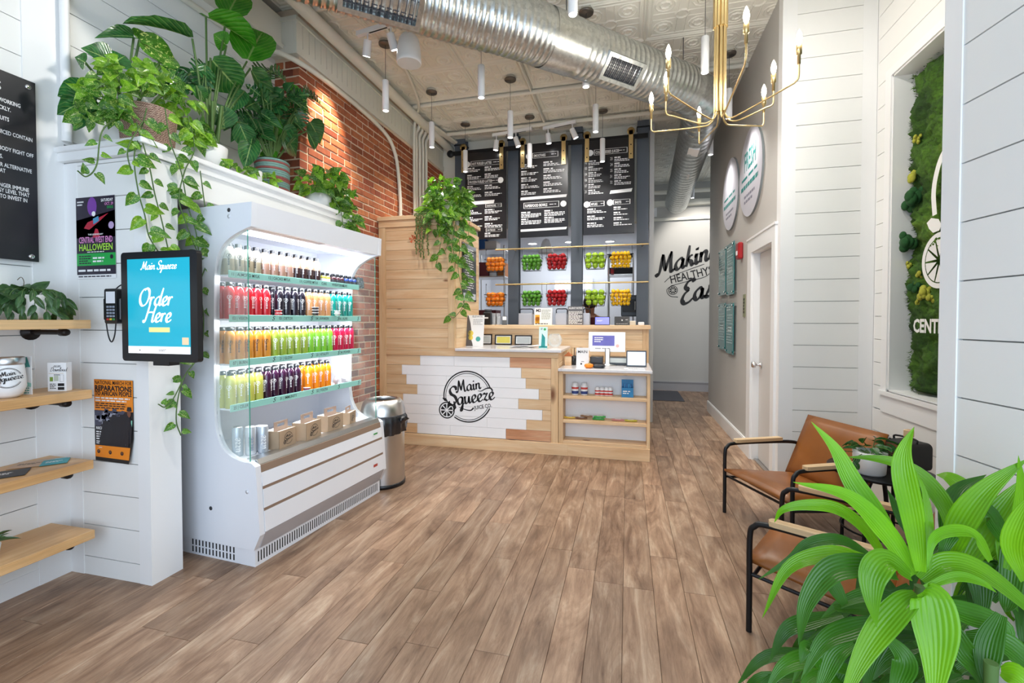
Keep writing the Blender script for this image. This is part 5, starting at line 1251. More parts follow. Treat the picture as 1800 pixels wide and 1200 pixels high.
def grille(P, t, L, Hh, down=.25):
    t = t.normalized(); n = (EYE-P).normalized()+Vector((0, 0, -down)); n = (n-t*n.dot(t)).normalized(); v = t.cross(n); 
    if v.z < 0: v = -v
    o = P+n*(RD-.012)
    f = MB(); e = .03
    f.fbox(o, t, v, n, -L/2-e, L/2+e, Hh/2, Hh/2+e, -.05, .02).fbox(o, t, v, n, -L/2-e, L/2+e, -Hh/2-e, -Hh/2, -.05, .02).fbox(o, t, v, n, -L/2-e, -L/2, -Hh/2, Hh/2, -.05, .02).fbox(o, t, v, n, L/2, L/2+e, -Hh/2, Hh/2, -.05, .02)
    g = f.build('grille_frame', M_galv, dct, True)
    MB().fbox(o, t, v, n, -L/2, L/2, -Hh/2, Hh/2, -.02, -.015).build('grille_back', M_ink, g, True)
    s = MB()
    for k in range(1, 18): x = -L/2+L*k/18; s.fbox(o, t, v, n, x-.0025, x+.0025, -Hh/2, Hh/2, -.01, .012)
    for k in range(1, 7): y = -Hh/2+Hh*k/7; s.fbox(o, t, v, n, -L/2, L/2, y-.0025, y+.0025, -.01, .01)
    stuff(s.build('grille_lattice', plain('grille_grey', '4a4b50', .5, .2), g, True))
grille(Vector((-1.6, 2.735, 3.6)), A1-A0, .46, .2, .5)
grille(A2.lerp(A3, .42), A3-A2, .34, .15, .2)
for k, p in enumerate((A0.lerp(A1, .62), A2.lerp(A3, .12), A3)):
    MB().tube([p+Vector((0, 0, RD)), Vector((p.x, p.y, ZC))], .004, 5).build('hanger_wire', M_dgrey, dct, True)
for (x, y) in ((.79, 5.7), (.8, 6.6)):
    t_ = Vector((0.02, 1, 0)).normalized(); P = Vector((x, y, 3.54)); n = (EYE-P).normalized(); n = (n-t_*n.dot(t_)).normalized(); v = t_.cross(n)
    MB().fbox(P+n*(RD*.92), v, t_, n, -.06, .06, -.11, .11, -.03, .009).build('data_plate', M_paper, dct, True)
# ================================================================== PENDANTS
M_pend = plain('pendant_white', 'f0f0f1', .4)
pend = [(678, 195, 'nearest to the brick wall, in front of the beam'), (846, 172, 'hanging left of the middle of the duct'), (759, 259, 'hanging beside the four conduits'), (897, 242, 'hanging just above the left menu column'),
        (818, 302, 'hanging at the left edge of the left menu board'), (931, 292, 'hanging in front of the middle menu board'), (1047, 232, 'hanging above the rail between middle and right boards'), (1059, 284, 'hanging in front of the right menu board'),
        (1007, 26, 'cut by the top edge of the photo above the duct'), (1030, 153, 'mostly hidden by the duct grille'), (1239, 128, 'hanging left of the chandelier stem'), (1281, 208, 'half hidden behind the chandelier arms'), (1249, 272, 'hanging near the grey wall end beside the descending duct'), (1217, 348, 'farthest one, near the back wall')]
pp_ = None
for px, yb, lab in pend:
    q = PZ(3.41, px, yb)
    t = thing('pendant_lamp', 'white cylinder pendant '+lab, 'pendant lamp', (q.x, q.y, 3.41), 0, 'white cylinder pendants')
    MB().lathe([(.026, .0), (.031, 0), (.032, .004), (.032, .285), (.028, .29), (.0001, .29)], n=20).build('cylinder_shade', M_pend, t)
    MB().lathe([(.026, .004), (.026, .012), (.0001, .012)], n=16).build('led_lens', M_led, t)
    MB().tube([(0, 0, .29), (0, 0, ZC-3.41-.02)], .0022, 5).build('cord', M_dgrey, t)
    MB().lathe([(.0001, ZC-3.41-.045), (.062, ZC-3.41-.045), (.065, ZC-3.41-.03), (.05, ZC-3.41-.022), (.05, ZC-3.41), (.0001, ZC-3.41)], n=20, mis=[0, 0, 1, 1, 1]).build('canopy', [plain('canopy_bronze', '6e675f', .35, .7), M_cream], t)
    lamp('pendant_light', 'SPOT', (q.x, q.y, 3.405), 42, (1, .97, .92), .05, to=(q.x, q.y, 0), spot=125, blend=.9)
# ================================================================== CHANDELIER
K_ = 1.6
hub = PD(2.9, 1265, 214); hub = Vector((hub.x, hub.y, 2.68))
ch = thing('chandelier', 'brass chandelier with eight curved arms and lit candle bulbs', 'chandelier', hub)
b = MB()
for k in range(8):
    a = math.pi*k/4; b.tube([(hub.x+.028*math.cos(a), hub.y+.028*math.sin(a), 2.72), (hub.x+.028*math.cos(a), hub.y+.028*math.sin(a), 3.26)], .0095, 8)
b.build('stem_tube_bundle', M_brass, ch, True)['kind'] = 'stuff'
b = MB()
for k in range(9):
    a = 2*math.pi*k/9; b.tube([(hub.x+.032*math.cos(a), hub.y+.032*math.sin(a), 3.25), (hub.x+.032*math.cos(a), hub.y+.032*math.sin(a), ZC-.02)], .0125, 8)
b.build('stem_sleeve', M_brass, ch, True)['kind'] = 'stuff'
MB().lathe([(.0001, ZC-.03), (.08, ZC-.03), (.08, ZC), (.0001, ZC)], (hub.x, hub.y, 0), 20).build('canopy', M_brass, ch, True)
for px, py in ((1312, 20), (1405, 60), (1360, 113), (1343, 155), (1229, 193), (1145, 168), (1171, 133), (1175, 86)):
    d = K_*800/(562-py); q = PD(d, px, py); q.z = 3.0
    r2 = Vector((q.x-hub.x, q.y-hub.y, 0)); u = r2.normalized(); R_ = r2.length
    P = [hub+u*.028+UZ*.06, hub+u*.035+UZ*.02, hub+u*.06-UZ*.012, hub+u*.12-UZ*.014, hub+u*(R_-.05)+UZ*.05, hub+u*(R_-.018)+UZ*.06, hub+u*R_+UZ*.085, hub+u*R_+UZ*.17]
    arm = MB().tube(catmull(P, 5), .0048, 8).build('arm', M_brass, ch, True)
    o = hub+u*R_
    MB().lathe([(.0001, .155), (.0085, .155), (.0085, .205), (.0145, .208), (.0145, .258), (.012, .26), (.0001, .26)], o, 14).build('candle_socket', M_brass, arm, True)
    MB().lathe([(.006, .258), (.013, .275), (.0165, .295), (.013, .318), (.006, .338), (.0001, .348)], o, 14).build('candle_bulb', M_bulb, arm, True)
    lamp('candle_light', 'POINT', o+UZ*.3, 9, (1, .93, .82), .03)
# ================================================================== SPEAKER AND TRACK LIGHTS
q = PD(4.0, 719, 112); t = thing('ceiling_speaker', 'white bell-shaped loudspeaker hanging below the duct', 'speaker', (q.x, q.y, q.z))
MB().lathe([(.0001, 0), (.102, .0), (.108, .01), (.108, .03), (.1, .13), (.085, .21), (.06, .245), (.0001, .255)], n=28).build('speaker_body', M_pend, t)
MB().lathe([(.1, -.001), (.0001, -.002)], n=28).build('speaker_grille', plain('speaker_cloth', 'cfd4d4', .8), t)
MB().tube([(0, 0, .25), (0, 0, ZC-q.z)], .01, 8).build('mount_rod', M_pend, t)
def track(p0, p1, heads, lab):
    p0, p1 = Vector(p0), Vector(p1); u = (p1-p0).normalized(); n = Vector((-u.y, u.x, 0)); L = (p1-p0).length
    t = thing('track_light', lab, 'track light', p0)
    MB().fbox(p0, u, n, UZ, 0, L, -.018, .018, -.02, .02).build('track_bar', M_pend, t, True)
    MB().fbox(p0, u, n, UZ, L*.35, L*.85, -.006, .006, -.022, -.0195).build('track_slot', M_ink, t, True)
    for s, aim in heads:
        o = p0+u*(L*s)-UZ*.03; d = (Vector(aim)-o).normalized()
        MB().tube([o+UZ*.02, o-UZ*.07], .007, 8).build('head_arm', M_pend, t, True)
        h = MB().tube([o-UZ*.07-d*.02, o-UZ*.07+d*.11], [.034, .038], 18).build('lamp_head', M_pend, t, True)
        c = o-UZ*.07+d*.1105; a = d.orthogonal().normalized(); bb_ = d.cross(a)
        MB().disc(c+d*.0005, a, bb_, .03, 16).build('lens', M_led, h, True)
a, b_ = PD(4.1, 628, 66), PD(3.95, 690, 50)
track((a.x, a.y, 3.97), (b_.x, b_.y, 3.97), [(.3, (-2.6, 4.0, 2.9)), (.95, (-1.6, 5, 1))], 'white ceiling track with two spot heads beside the bell loudspeaker')
lamp('brick_spot', 'SPOT', (a.x, a.y, 3.8), 190, (1, .8, .58), .04, to=(-2.75, 3.75, 3.1), spot=52, blend=.8)
lamp('plant_spot', 'SPOT', (-1.2, 2.2, 3.9), 90, (1, .97, .92), .06, to=(-2.7, 2.4, 2.4), spot=80, blend=.7)
a, b_ = PZ(3.98, 955, 226), PZ(3.98, 1012, 214)
track(a, b_, [(.15, (-.9, 6.3, 2.4)), (.9, (0, 6.3, 2.4))], 'white ceiling track with two spot heads aimed at the menu boards')
a, b_ = PZ(3.98, 866, 238), PZ(3.98, 935, 226)
track(a, b_, [(.1, (-2, 6.3, 2.4)), (.6, (-1, 6.3, 2.4))], 'white ceiling track with two spot heads above the left menu board')
lamp('menu_spot', 'SPOT', (-.9, 4.7, 3.95), 60, (1, .97, .93), .05, to=(-1.2, 6.3, 2.6), spot=70, blend=.8)
lamp('back_wall_fill', 'SPOT', (1.35, 8.2, 3.9), 150, (1, .95, .88), .05, to=(1.35, 9.5, 2.6), spot=70, blend=.6)  # added fill lamp with no fixture, brightens the upper back wall
lamp('front_wall_spot', 'SPOT', (.6, 2.7, 3.95), 55, (1, .97, .93), .06, to=(1.6, 4.15, 2.6), spot=85, blend=.9)
# ================================================================== CHAIRS, TABLE
def leather():
    t = NT('tan_leather'); v = t.coord((1, 1, 1), 3); n1 = t.noise(v, 3, 3); c = t.ramp(n1, [(.3, lin('7d4b1f')), (.6, lin('965b28')), (.8, lin('a86b34'))])
    t.l(c, t.b.inputs['Base Color']); t.b.inputs['Roughness'].default_value = .34; t.bump(t.noise(v, 180, 2), .12, .001); return t.m
M_leath = leather()
M_arm = wood('pale_ash', 'd0ab7c', 'e0c094', 'ecd2aa', 1, .45, rv=.03, streak=.5)
def cushion(b, o, u, v, w, W_, L_, T_, nx=8, ny=8):
    """pillow slab: u = half width dir, v = length dir, w = up"""
    o, u, v, w = Vector(o), Vector(u), Vector(v), Vector(w); vs = []
    for s in (1, -1):
        for j in range(ny+1):
            for i in range(nx+1):
                a = -1+2*i/nx; c = j/ny; e = min(1, (1-abs(a))*6)*min(1, min(c, 1-c)*10+.0)
                h = T_*.5*(.22+.78*math.sqrt(max(0, min(1, e))))*(1+.12*math.sin(a*2.2+c*3))
                vs.append(o+u*(a*W_/2)+v*(c*L_)+w*(s*h))
    n = (nx+1)*(ny+1); fs = []
    for j in range(ny):
        for i in range(nx):
            q = j*(nx+1)+i; fs.append((q, q+1, q+nx+2, q+nx+1)); fs.append((n+q, n+q+nx+1, n+q+nx+2, n+q+1))
    bd = [i for i in range(nx+1)]+[(j+1)*(nx+1)+nx for j in range(ny)]+[ny*(nx+1)+nx-1-i for i in range(nx)]+[(ny-1-j)*(nx+1) for j in range(ny-1)]
    for k in range(len(bd)): a, c = bd[k], bd[(k+1) % len(bd)]; fs.append((a, n+a, n+c, c))
    b.add(vs, fs, 0, True)
def chair(loc, rz, lab, W_):
    t = thing('lounge_chair', lab, 'chair', (*loc, 0), rz, 'tan leather lounge chairs')
    hw = W_/2; AH = .5
    for s in (-1, 1):
        x = s*hw
        MB().tube(catmull([(x, 0, 0), (x, 0, .2), (x, 0, AH-.07), (x, .018, AH-.02), (x, .07, AH), (x, .3, AH), (x, .56, AH-.012), (x, .63, AH-.05), (x, .66, AH-.14), (x, .68, .2), (x, .7, 0)], 5), .0125, 10).build('side_frame', M_black, t)
        b = MB(); pl = [(-.024, .0), (-.02, -.018), (.0, -.026), (.02, -.018), (.024, 0), (.024, .36), (-.024, .36)]
        b.prism([(p[0]+x, p[1]+.1) for p in pl], (0, 0, AH+.008), UX, UY, UZ, .022); b.build('armrest', M_arm, t)
        MB().tube([(x, .01, .262), (x*.96, .3, .235), (x*.96, .64, .21)], .0085, 8).build('side_rail', M_black, t)
    MB().tube([(-hw, .02, .265), (hw, .02, .265)], .0085, 8).build('front_rail', M_black, t)
    MB().tube([(-hw, .64, .22), (hw, .64, .22)], .0085, 8).build('rear_rail', M_black, t)
    b = MB(); cushion(b, (0, -.015, .318), UX, Vector((0, .988, -.13)), Vector((0, .13, .988)), W_-.03, .56, .075); st = b.build('seat', M_leath, t)
    b = MB(); cushion(b, (0, .50, .27), UX, Vector((0, .42, .907)), Vector((0, -.907, .42)), W_-.02, .46, .06); bk_ = b.build('backrest', M_leath, t)
    MB().tube([(-hw+.015, .005, .318), (hw-.015, .005, .318)], .004, 6).build('piping', M_leath, st)
    MB().tube([(-hw+.03, .53, .25), (-hw+.03, .73, .66)], .007, 6).build('back_tube', M_black, t); MB().tube([(hw-.03, .53, .25), (hw-.03, .73, .66)], .007, 6).build('back_tube', M_black, t)
    return t
chair((.822, 3.283), -math.atan2(.905, .423), 'tan leather lounge chair with pale wood armrests, farther one, near the door', .62)
chair((.675, 2.47), -math.atan2(.874, -.485), 'tan leather lounge chair with pale wood armrests, nearer one behind the big plant', .57)
tb = thing('side_table', 'round black side table between the two leather chairs', 'table', (1.5, 3.23, 0)); TZ = .485
MB().lathe([(.0001, TZ-.018), (.262, TZ-.018), (.27, TZ-.01), (.27, TZ), (.264, TZ+.003), (.0001, TZ+.003)], n=40).build('table_top', M_black, tb)
for k in range(4):
    a = math.pi/4+k*math.pi/2; MB().tube([(.19*math.cos(a), .19*math.sin(a), TZ-.018), (.2*math.cos(a), .2*math.sin(a), 0)], .011, 8).build('leg', M_black, tb)
MB().tube([(.195*math.cos(2*math.pi*k/24), .195*math.sin(2*math.pi*k/24), .12) for k in range(25)], .006, 6).build('foot_ring', M_black, tb)
q = PD(2.85, 1598, 838); rz_ = .95
rd = thing('tabletop_radio', 'black rounded retro radio with a wood-look front, on the black side table', 'radio', (1.655, 3.29, TZ+.003), -1.15)
def rrect(w, h, r, n=5):
    out = []
    for cx, cy, a0 in ((w-r, h-r, 0), (-w+r, h-r, 90), (-w+r, -h+r, 180), (w-r, -h+r, 270)):
        for k in range(n+1): a = math.radians(a0+90*k/n); out.append((cx+r*math.cos(a), cy+r*math.sin(a)))
    return out
MB().prism(rrect(.095, .083, .03), (0, -.085, .085), UX, UZ, UY, .17, sm=False).build('casing', plain('radio_black', '141416', .55, 0, .1, 40, bump=.2), rd)
MB().prism(rrect(.085, .072, .024), (0, -.0885, .085), UX, UZ, UY, .004).build('front_panel', wood('walnut_front', '4a2c1e', '6b4330', '8a5c42', 2, .4, rv=0), rd)
g = MB()
for k in range(9): g.box(-.07, .02, -.0897, -.0884, .038+k*.011, .043+k*.011)
stuff(g.build('grille_slots', M_ink, rd)); MB().lathe([(.0001, 0), (.022, 0), (.02, .012), (.0001, .012)], (.05, -.0885, .1), 16, u=UX, v=UZ, w=(0, -1, 0)).build('dial', M_brass, rd)
MB().tube(catmull([(-.07, .005, .165), (-.06, .005, .19), (.06, .005, .19), (.07, .005, .165)], 4), .006, 6).build('handle', M_blackp, rd)
t = thing('wood_block', 'small wooden block resting on top of the radio', 'block', (1.665, 3.27, TZ+.003+.198), .6); MB().cbox(-.022, .022, -.018, .018, 0, .045, .003).build('block_body', M_arm, t); MB().cbox(-.01, .01, -.0185, -.0175, .012, .03, .0004).build('front_notch', M_dgrey, t)
# ================================================================== LEAVES
def leafmat(name, c0, c1, tr=.35, rough=.35, vari=0.0, rv=.16, ribs=0, veins=0):
    t = NT(name); v = t.coord((1, 1, 1), 5, 'Object'); n1 = t.noise(v, 4, 3); c = t.ramp(n1, [(.3, lin(c0)), (.7, lin(c1))])
    if vari:
        n2 = t.noise(v, 9, 3, .6, 1.5); c = t.mix(t.ramp(n2, [(.62-vari*.12, (0, 0, 0, 1)), (.66-vari*.1, (1, 1, 1, 1))]), c, lin('d4df8a'))
    if veins:
        tc = t.n('ShaderNodeTexCoord'); sx = t.n('ShaderNodeSeparateXYZ'); t.l(tc.outputs['UV'], sx.inputs[0])
        def mth(op, a, b=None, c2=None):
            q = t.n('ShaderNodeMath', operation=op)
            for i, v_ in enumerate((a, b, c2)):
                if v_ is None: continue
                if hasattr(v_, 'node'): t.l(v_, q.inputs[i])
                else: q.inputs[i].default_value = v_
            return q.outputs[0]
        ab = mth('ABSOLUTE', mth('SUBTRACT', sx.outputs[0], .5)); sn = mth('SINE', mth('MULTIPLY', mth('SUBTRACT', sx.outputs[1], mth('MULTIPLY', ab, .7)), 52))
        c = t.mix(t.ramp(sn, [(.82, (0, 0, 0, 1)), (.97, (.35*veins,)*3+(1,))]), c, (.32, .5, .12, 1)); c = t.mix(t.ramp(ab, [(.012, (.75, .75, .75, 1)), (.03, (0, 0, 0, 1))]), c, (.35, .5, .16, 1)); t.bump(sn, .25*veins, .004)
    if ribs:
        vv_ = t.coord((1, .35, 1), 0, 'UV'); wv = t.n('ShaderNodeTexWave', wave_type='BANDS', bands_direction='X'); t.l(vv_, wv.inputs[0]); wv.inputs['Scale'].default_value = 2.6; wv.inputs['Distortion'].default_value = .5
        c = t.mix(.4, c, t.ramp(wv.outputs[0], [(.0, (.72, .8, .6, 1)), (.45, (1, 1, 1, 1))]), 'MULTIPLY'); t.bump(wv.outputs[0], .3, .003)
    oi = t.n('ShaderNodeObjectInfo'); hs = t.n('ShaderNodeHueSaturation'); mr = t.n('ShaderNodeMapRange'); mr.inputs[3].default_value = 1-rv; mr.inputs[4].default_value = 1+rv
    t.l(oi.outputs['Random'], mr.inputs[0]); t.l(mr.outputs[0], hs.inputs['Value']); t.l(c, hs.inputs['Color']); c = hs.outputs[0]
    t.l(c, t.b.inputs['Base Color']); t.b.inputs['Roughness'].default_value = rough; t.b.inputs['Specular IOR Level'].default_value = .45
    ts = t.n('ShaderNodeBsdfTranslucent'); t.l(t.mix(1, c, (1.1, 1.25, .5, 1), 'MULTIPLY'), ts.inputs[0]); ms = t.n('ShaderNodeMixShader'); ms.inputs[0].default_value = tr
    out = t.t.nodes['Material Output']; t.l(t.b.outputs[0], ms.inputs[1]); t.l(ts.outputs[0], ms.inputs[2]); t.l(ms.outputs[0], out.inputs[0]); return t.m
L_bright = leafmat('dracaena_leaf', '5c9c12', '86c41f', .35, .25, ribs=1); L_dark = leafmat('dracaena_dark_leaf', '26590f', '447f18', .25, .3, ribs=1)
L_poth = leafmat('pothos_leaf', '2c631a', '558e2c', .3, .3, .35, veins=.4); L_pothb = leafmat('pothos_bright_leaf', '5c9420', '94c238', .35, .3, .3)
L_mon = leafmat('monstera_leaf', '1b4722', '34703a', .18, .2, veins=.7); L_str = leafmat('paddle_leaf', '1f5224', '3d7a35', .25, .22, veins=1); L_strb = leafmat('paddle_bright_leaf', '2f7a1a', '4f9f28', .35, .25, veins=1)
L_hoya = leafmat('hoya_leaf', '2f4f2c', '4f6f42', .15, .3); M_stem = plain('green_stem', '4d6b32', .6); M_stemb = plain('brown_stem', '5b4a30', .7)
def leaf_mesh(name, mat, prof, fold=.18, droop=.25, nc=2, wave=0.0):
    vs, fs = [], []; n = len(prof)
    for i, (y, w) in enumerate(prof):
        for k in range(-nc, nc+1):
            a = k/nc; vs.append((a*w, y+(.06*(1-abs(a)) if i == 0 else 0), fold*abs(a)*w*2*.5-droop*y*y+wave*math.sin(y*14+k)*abs(a)))
    m_ = 2*nc+1
    for i in range(n-1):
        for k in range(m_-1): fs.append((i*m_+k, i*m_+k+1, (i+1)*m_+k+1, (i+1)*m_+k))
    me = MB().add(vs, fs, 0, True).mesh(name, mat); uv = me.uv_layers.new(name='uv')
    for lp_ in me.loops: uv.data[lp_.index].uv = ((lp_.vertex_index % m_)/(2*nc), prof[lp_.vertex_index//m_][0])
    return me
HEART = [(-.06, .22), (.02, .38), (.15, .47), (.35, .46), (.55, .36), (.75, .2), (.9, .08), (1.0, .005)]
OVAL = [(0, .02), (.12, .3), (.3, .46), (.5, .5), (.7, .42), (.88, .22), (1.0, .01)]
PADDLE = [(0, .1), (.06, .32), (.2, .46), (.42, .5), (.65, .44), (.84, .27), (.95, .1), (1.0, .01)]
ms_ = {k: leaf_mesh('leaf', m_, p, f, d, wave=w) for k, m_, p, f, d, w in (('poth', L_poth, HEART, .35, .25, 0), ('pothb', L_pothb, HEART, .4, .3, 0), ('pad', L_str, PADDLE, .3, .18, .012), ('padb', L_strb, PADDLE, .35, .15, .012), ('oval', L_mon, OVAL, .3, .2, 0), ('hoya', L_hoya, OVAL, .3, .3, 0), ('heartd', L_mon, HEART, .35, .25, .01))}
def monstera():
    vs, fs = [], []
    N = 6
    for s in (-1, 1):
        for k in range(N):
            t0, t1 = k/N, (k+1)/N-.015
            w = [.3, .46, .52, .48, .36, .2][k]
            p = [(0, t0), (s*w*.45, t0+.0), (s*w*.8, t0+.06), (s*w, t0+.12), (s*w*.92, t1+.04), (s*w*.6, t1-.02), (s*w*.3, t1-.0), (0, t1+.015)]
            if k == N-1: p = [(0, t0), (s*w*.6, t0+.02), (s*w*.7, t0+.08), (0, 1.02)]
            o = len(vs); vs += [(x, y, .25*abs(x)-.28*y*y) for x, y in p]; fs.append(tuple(range(o, o+len(p)))[::s])
    me = MB().add(vs, fs, 0, False).mesh('leaf', L_mon); uv = me.uv_layers.new(name='uv')
    for lp_ in me.loops: q = vs[lp_.vertex_index]; uv.data[lp_.index].uv = (.5+q[0], q[1])
    return me
ms_['mon'] = monstera()
def put_leaf(parent, kind, base, tip, width, nrm, name='leaf', flip=False):
    y = Vector(tip)-Vector(base); L = y.length; yn = y.normalized(); n = Vector(nrm); n = (n-yn*n.dot(yn))
    if n.length < 1e-4: n = yn.orthogonal()
    n.normalize(); x = yn.cross(n)
    M_ = basis(base, x*width, y, n*L)
    return inst(name, ms_[kind], parent, M_)
def rv3(r, s=1): return Vector((r.uniform(-s, s), r.uniform(-s, s), r.uniform(-s, s)))
# ---- foreground plant
fp = thing('foreground_plant', 'big bright green broad-leaved potted plant in the near right corner', 'plant', (.72, 1.2, 0))
def strap_leaf(pts, wpx, mat, ds, twist=0.0, name='leaf'):
    P = [PD(ds[0]+(ds[-1]-ds[0])*i/(len(pts)-1)-(.0 if len(ds) < 3 else ds[1]*math.sin(math.pi*i/(len(pts)-1))), *p) for i, p in enumerate(pts)]
    C = catmull(P, 6); n = len(C); dm = (ds[0]+ds[-1])/2; W_ = .72*wpx*dm/FPX; vs = []; NC = 8
    for i, c in enumerate(C):
        t = i/(n-1); tan = (C[min(i+1, n-1)]-C[max(i-1, 0)]).normalized(); view = (EYE-c).normalized()
        nrm = (view*.8+UZ*.45); nrm = (nrm-tan*nrm.dot(tan)).normalized(); sd = tan.cross(nrm)
        a = twist*(t-.3); sd, nrm = sd*math.cos(a)+nrm*math.sin(a), nrm*math.cos(a)-sd*math.sin(a)
        w = W_*max(.015, (.42+.58*math.sin(min(1, t/.42)*math.pi/2)) if t < .42 else max(0, 1-((t-.42)/.58)**1.35)**.9)
        for k in range(NC+1):
            q = -1+2*k/NC; vs.append(c+sd*(q*w/2)+nrm*((abs(q)**1.3)*w*.13+(.0011 if k % 2 else 0)*(1 if w > .01 else 0)))
    m_ = NC+1; fs = [(i*m_+k, i*m_+k+1, (i+1)*m_+k+1, (i+1)*m_+k) for i in range(n-1) for k in range(NC)]
    o = MB().add(vs, fs, 0, True).build(name, mat, fp, True); uv = o.data.uv_layers.new(name='uv')
    for lp_ in o.data.loops: vi = lp_.vertex_index; uv.data[lp_.index].uv = ((vi % m_)/NC, (vi//m_)/(n-1))
    return o
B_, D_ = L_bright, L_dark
SL = [
 ([(1606, 1010), (1560, 940), (1490, 872), (1394, 847)], 48, B_, (1.04, 1.1)), ([(1598, 1004), (1545, 915), (1500, 850), (1468, 790), (1426, 741)], 50, B_, (1.08, 1.2)),
 ([(1618, 1004), (1606, 920), (1588, 830), (1590, 790), (1607, 750)], 50, B_, (1.02, 1.04)), ([(1634, 1000), (1634, 930), (1626, 870), (1610, 826)], 17, B_, (1.0, 1.02)),
 ([(1560, 990), (1520, 930), (1470, 894), (1415, 888), (1376, 896), (1361, 918)], 32, B_, (1.12, 1.22)), ([(1570, 1000), (1520, 990), (1456, 976), (1385, 1000), (1340, 1086)], 48, B_, (1.06, 1.12)),
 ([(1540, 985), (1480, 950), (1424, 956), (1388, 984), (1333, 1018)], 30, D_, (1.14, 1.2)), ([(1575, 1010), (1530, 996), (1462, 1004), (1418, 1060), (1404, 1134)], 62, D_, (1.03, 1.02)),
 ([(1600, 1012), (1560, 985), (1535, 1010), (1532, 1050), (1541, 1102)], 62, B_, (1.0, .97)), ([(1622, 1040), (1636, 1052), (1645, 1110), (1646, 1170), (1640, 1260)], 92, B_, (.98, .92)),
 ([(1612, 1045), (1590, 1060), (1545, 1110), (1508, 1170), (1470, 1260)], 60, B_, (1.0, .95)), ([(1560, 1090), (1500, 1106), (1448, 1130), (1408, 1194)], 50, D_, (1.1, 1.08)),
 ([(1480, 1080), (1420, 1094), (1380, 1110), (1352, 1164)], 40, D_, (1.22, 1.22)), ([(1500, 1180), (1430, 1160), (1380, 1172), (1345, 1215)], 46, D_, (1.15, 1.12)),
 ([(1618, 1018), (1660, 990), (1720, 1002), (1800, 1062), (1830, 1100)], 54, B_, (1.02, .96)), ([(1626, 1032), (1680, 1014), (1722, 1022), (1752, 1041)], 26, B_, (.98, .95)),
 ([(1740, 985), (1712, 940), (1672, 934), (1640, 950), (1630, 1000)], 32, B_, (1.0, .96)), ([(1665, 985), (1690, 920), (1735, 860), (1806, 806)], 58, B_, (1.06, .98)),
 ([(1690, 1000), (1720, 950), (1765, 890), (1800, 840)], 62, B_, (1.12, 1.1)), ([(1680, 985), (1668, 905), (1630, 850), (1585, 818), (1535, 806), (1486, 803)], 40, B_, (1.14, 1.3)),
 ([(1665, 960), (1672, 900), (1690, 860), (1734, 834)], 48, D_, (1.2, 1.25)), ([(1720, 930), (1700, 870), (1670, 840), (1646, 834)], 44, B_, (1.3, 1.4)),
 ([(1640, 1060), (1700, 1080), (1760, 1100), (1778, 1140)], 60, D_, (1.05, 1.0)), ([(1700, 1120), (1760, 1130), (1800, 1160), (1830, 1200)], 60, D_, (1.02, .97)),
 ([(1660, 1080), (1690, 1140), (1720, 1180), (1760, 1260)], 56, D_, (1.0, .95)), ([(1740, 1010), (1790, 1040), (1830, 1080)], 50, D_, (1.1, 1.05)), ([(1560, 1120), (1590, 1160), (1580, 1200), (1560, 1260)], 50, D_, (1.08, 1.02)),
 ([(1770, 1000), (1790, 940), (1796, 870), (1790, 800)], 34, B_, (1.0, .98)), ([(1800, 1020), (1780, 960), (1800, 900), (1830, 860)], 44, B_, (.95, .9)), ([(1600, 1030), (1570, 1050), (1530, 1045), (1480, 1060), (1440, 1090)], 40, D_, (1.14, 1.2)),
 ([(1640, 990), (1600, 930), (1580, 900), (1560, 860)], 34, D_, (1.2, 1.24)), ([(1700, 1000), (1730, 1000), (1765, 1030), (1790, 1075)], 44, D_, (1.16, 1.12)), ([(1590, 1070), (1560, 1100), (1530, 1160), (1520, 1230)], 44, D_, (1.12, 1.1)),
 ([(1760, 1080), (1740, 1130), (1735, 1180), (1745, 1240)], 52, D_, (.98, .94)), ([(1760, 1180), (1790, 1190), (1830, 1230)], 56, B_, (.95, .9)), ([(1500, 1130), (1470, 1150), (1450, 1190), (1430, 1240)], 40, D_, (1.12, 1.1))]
r = random.Random(77)
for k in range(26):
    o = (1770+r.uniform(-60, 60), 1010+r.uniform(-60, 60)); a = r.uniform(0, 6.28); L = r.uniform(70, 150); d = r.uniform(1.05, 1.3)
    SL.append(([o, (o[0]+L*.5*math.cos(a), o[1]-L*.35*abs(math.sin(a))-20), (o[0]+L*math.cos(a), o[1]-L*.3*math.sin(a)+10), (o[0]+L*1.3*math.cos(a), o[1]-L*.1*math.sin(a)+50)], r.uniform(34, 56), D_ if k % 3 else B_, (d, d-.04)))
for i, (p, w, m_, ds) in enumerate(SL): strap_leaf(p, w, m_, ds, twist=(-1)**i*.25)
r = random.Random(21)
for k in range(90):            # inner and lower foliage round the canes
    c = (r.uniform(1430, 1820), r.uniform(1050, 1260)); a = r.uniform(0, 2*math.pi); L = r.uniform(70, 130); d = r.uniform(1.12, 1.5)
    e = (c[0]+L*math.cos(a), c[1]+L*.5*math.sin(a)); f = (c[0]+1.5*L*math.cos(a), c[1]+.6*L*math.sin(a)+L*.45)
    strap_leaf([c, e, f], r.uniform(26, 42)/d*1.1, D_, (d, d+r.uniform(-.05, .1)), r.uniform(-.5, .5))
hub_ = PD(1.06, 1618, 1030)
for (x, y, zt) in ((hub_.x, hub_.y, hub_.z), (hub_.x+.06, hub_.y-.12, .7), (hub_.x-.1, hub_.y+.04, .62)):
    MB().tube([(.74+(x-.74)*.3, 1.2+(y-1.2)*.3, .3), (x, y, zt-.1), (x, y, zt)], [.012, .01, .012], 8).build('cane', M_stem, fp, True)
MB().lathe([(.0001, 0), (.15, 0), (.18, .32), (.19, .34), (.175, .34), (.165, .3), (.0001, .3)], n=28).build('pot', plain('grey_pot', '8a8a86', .6), fp)
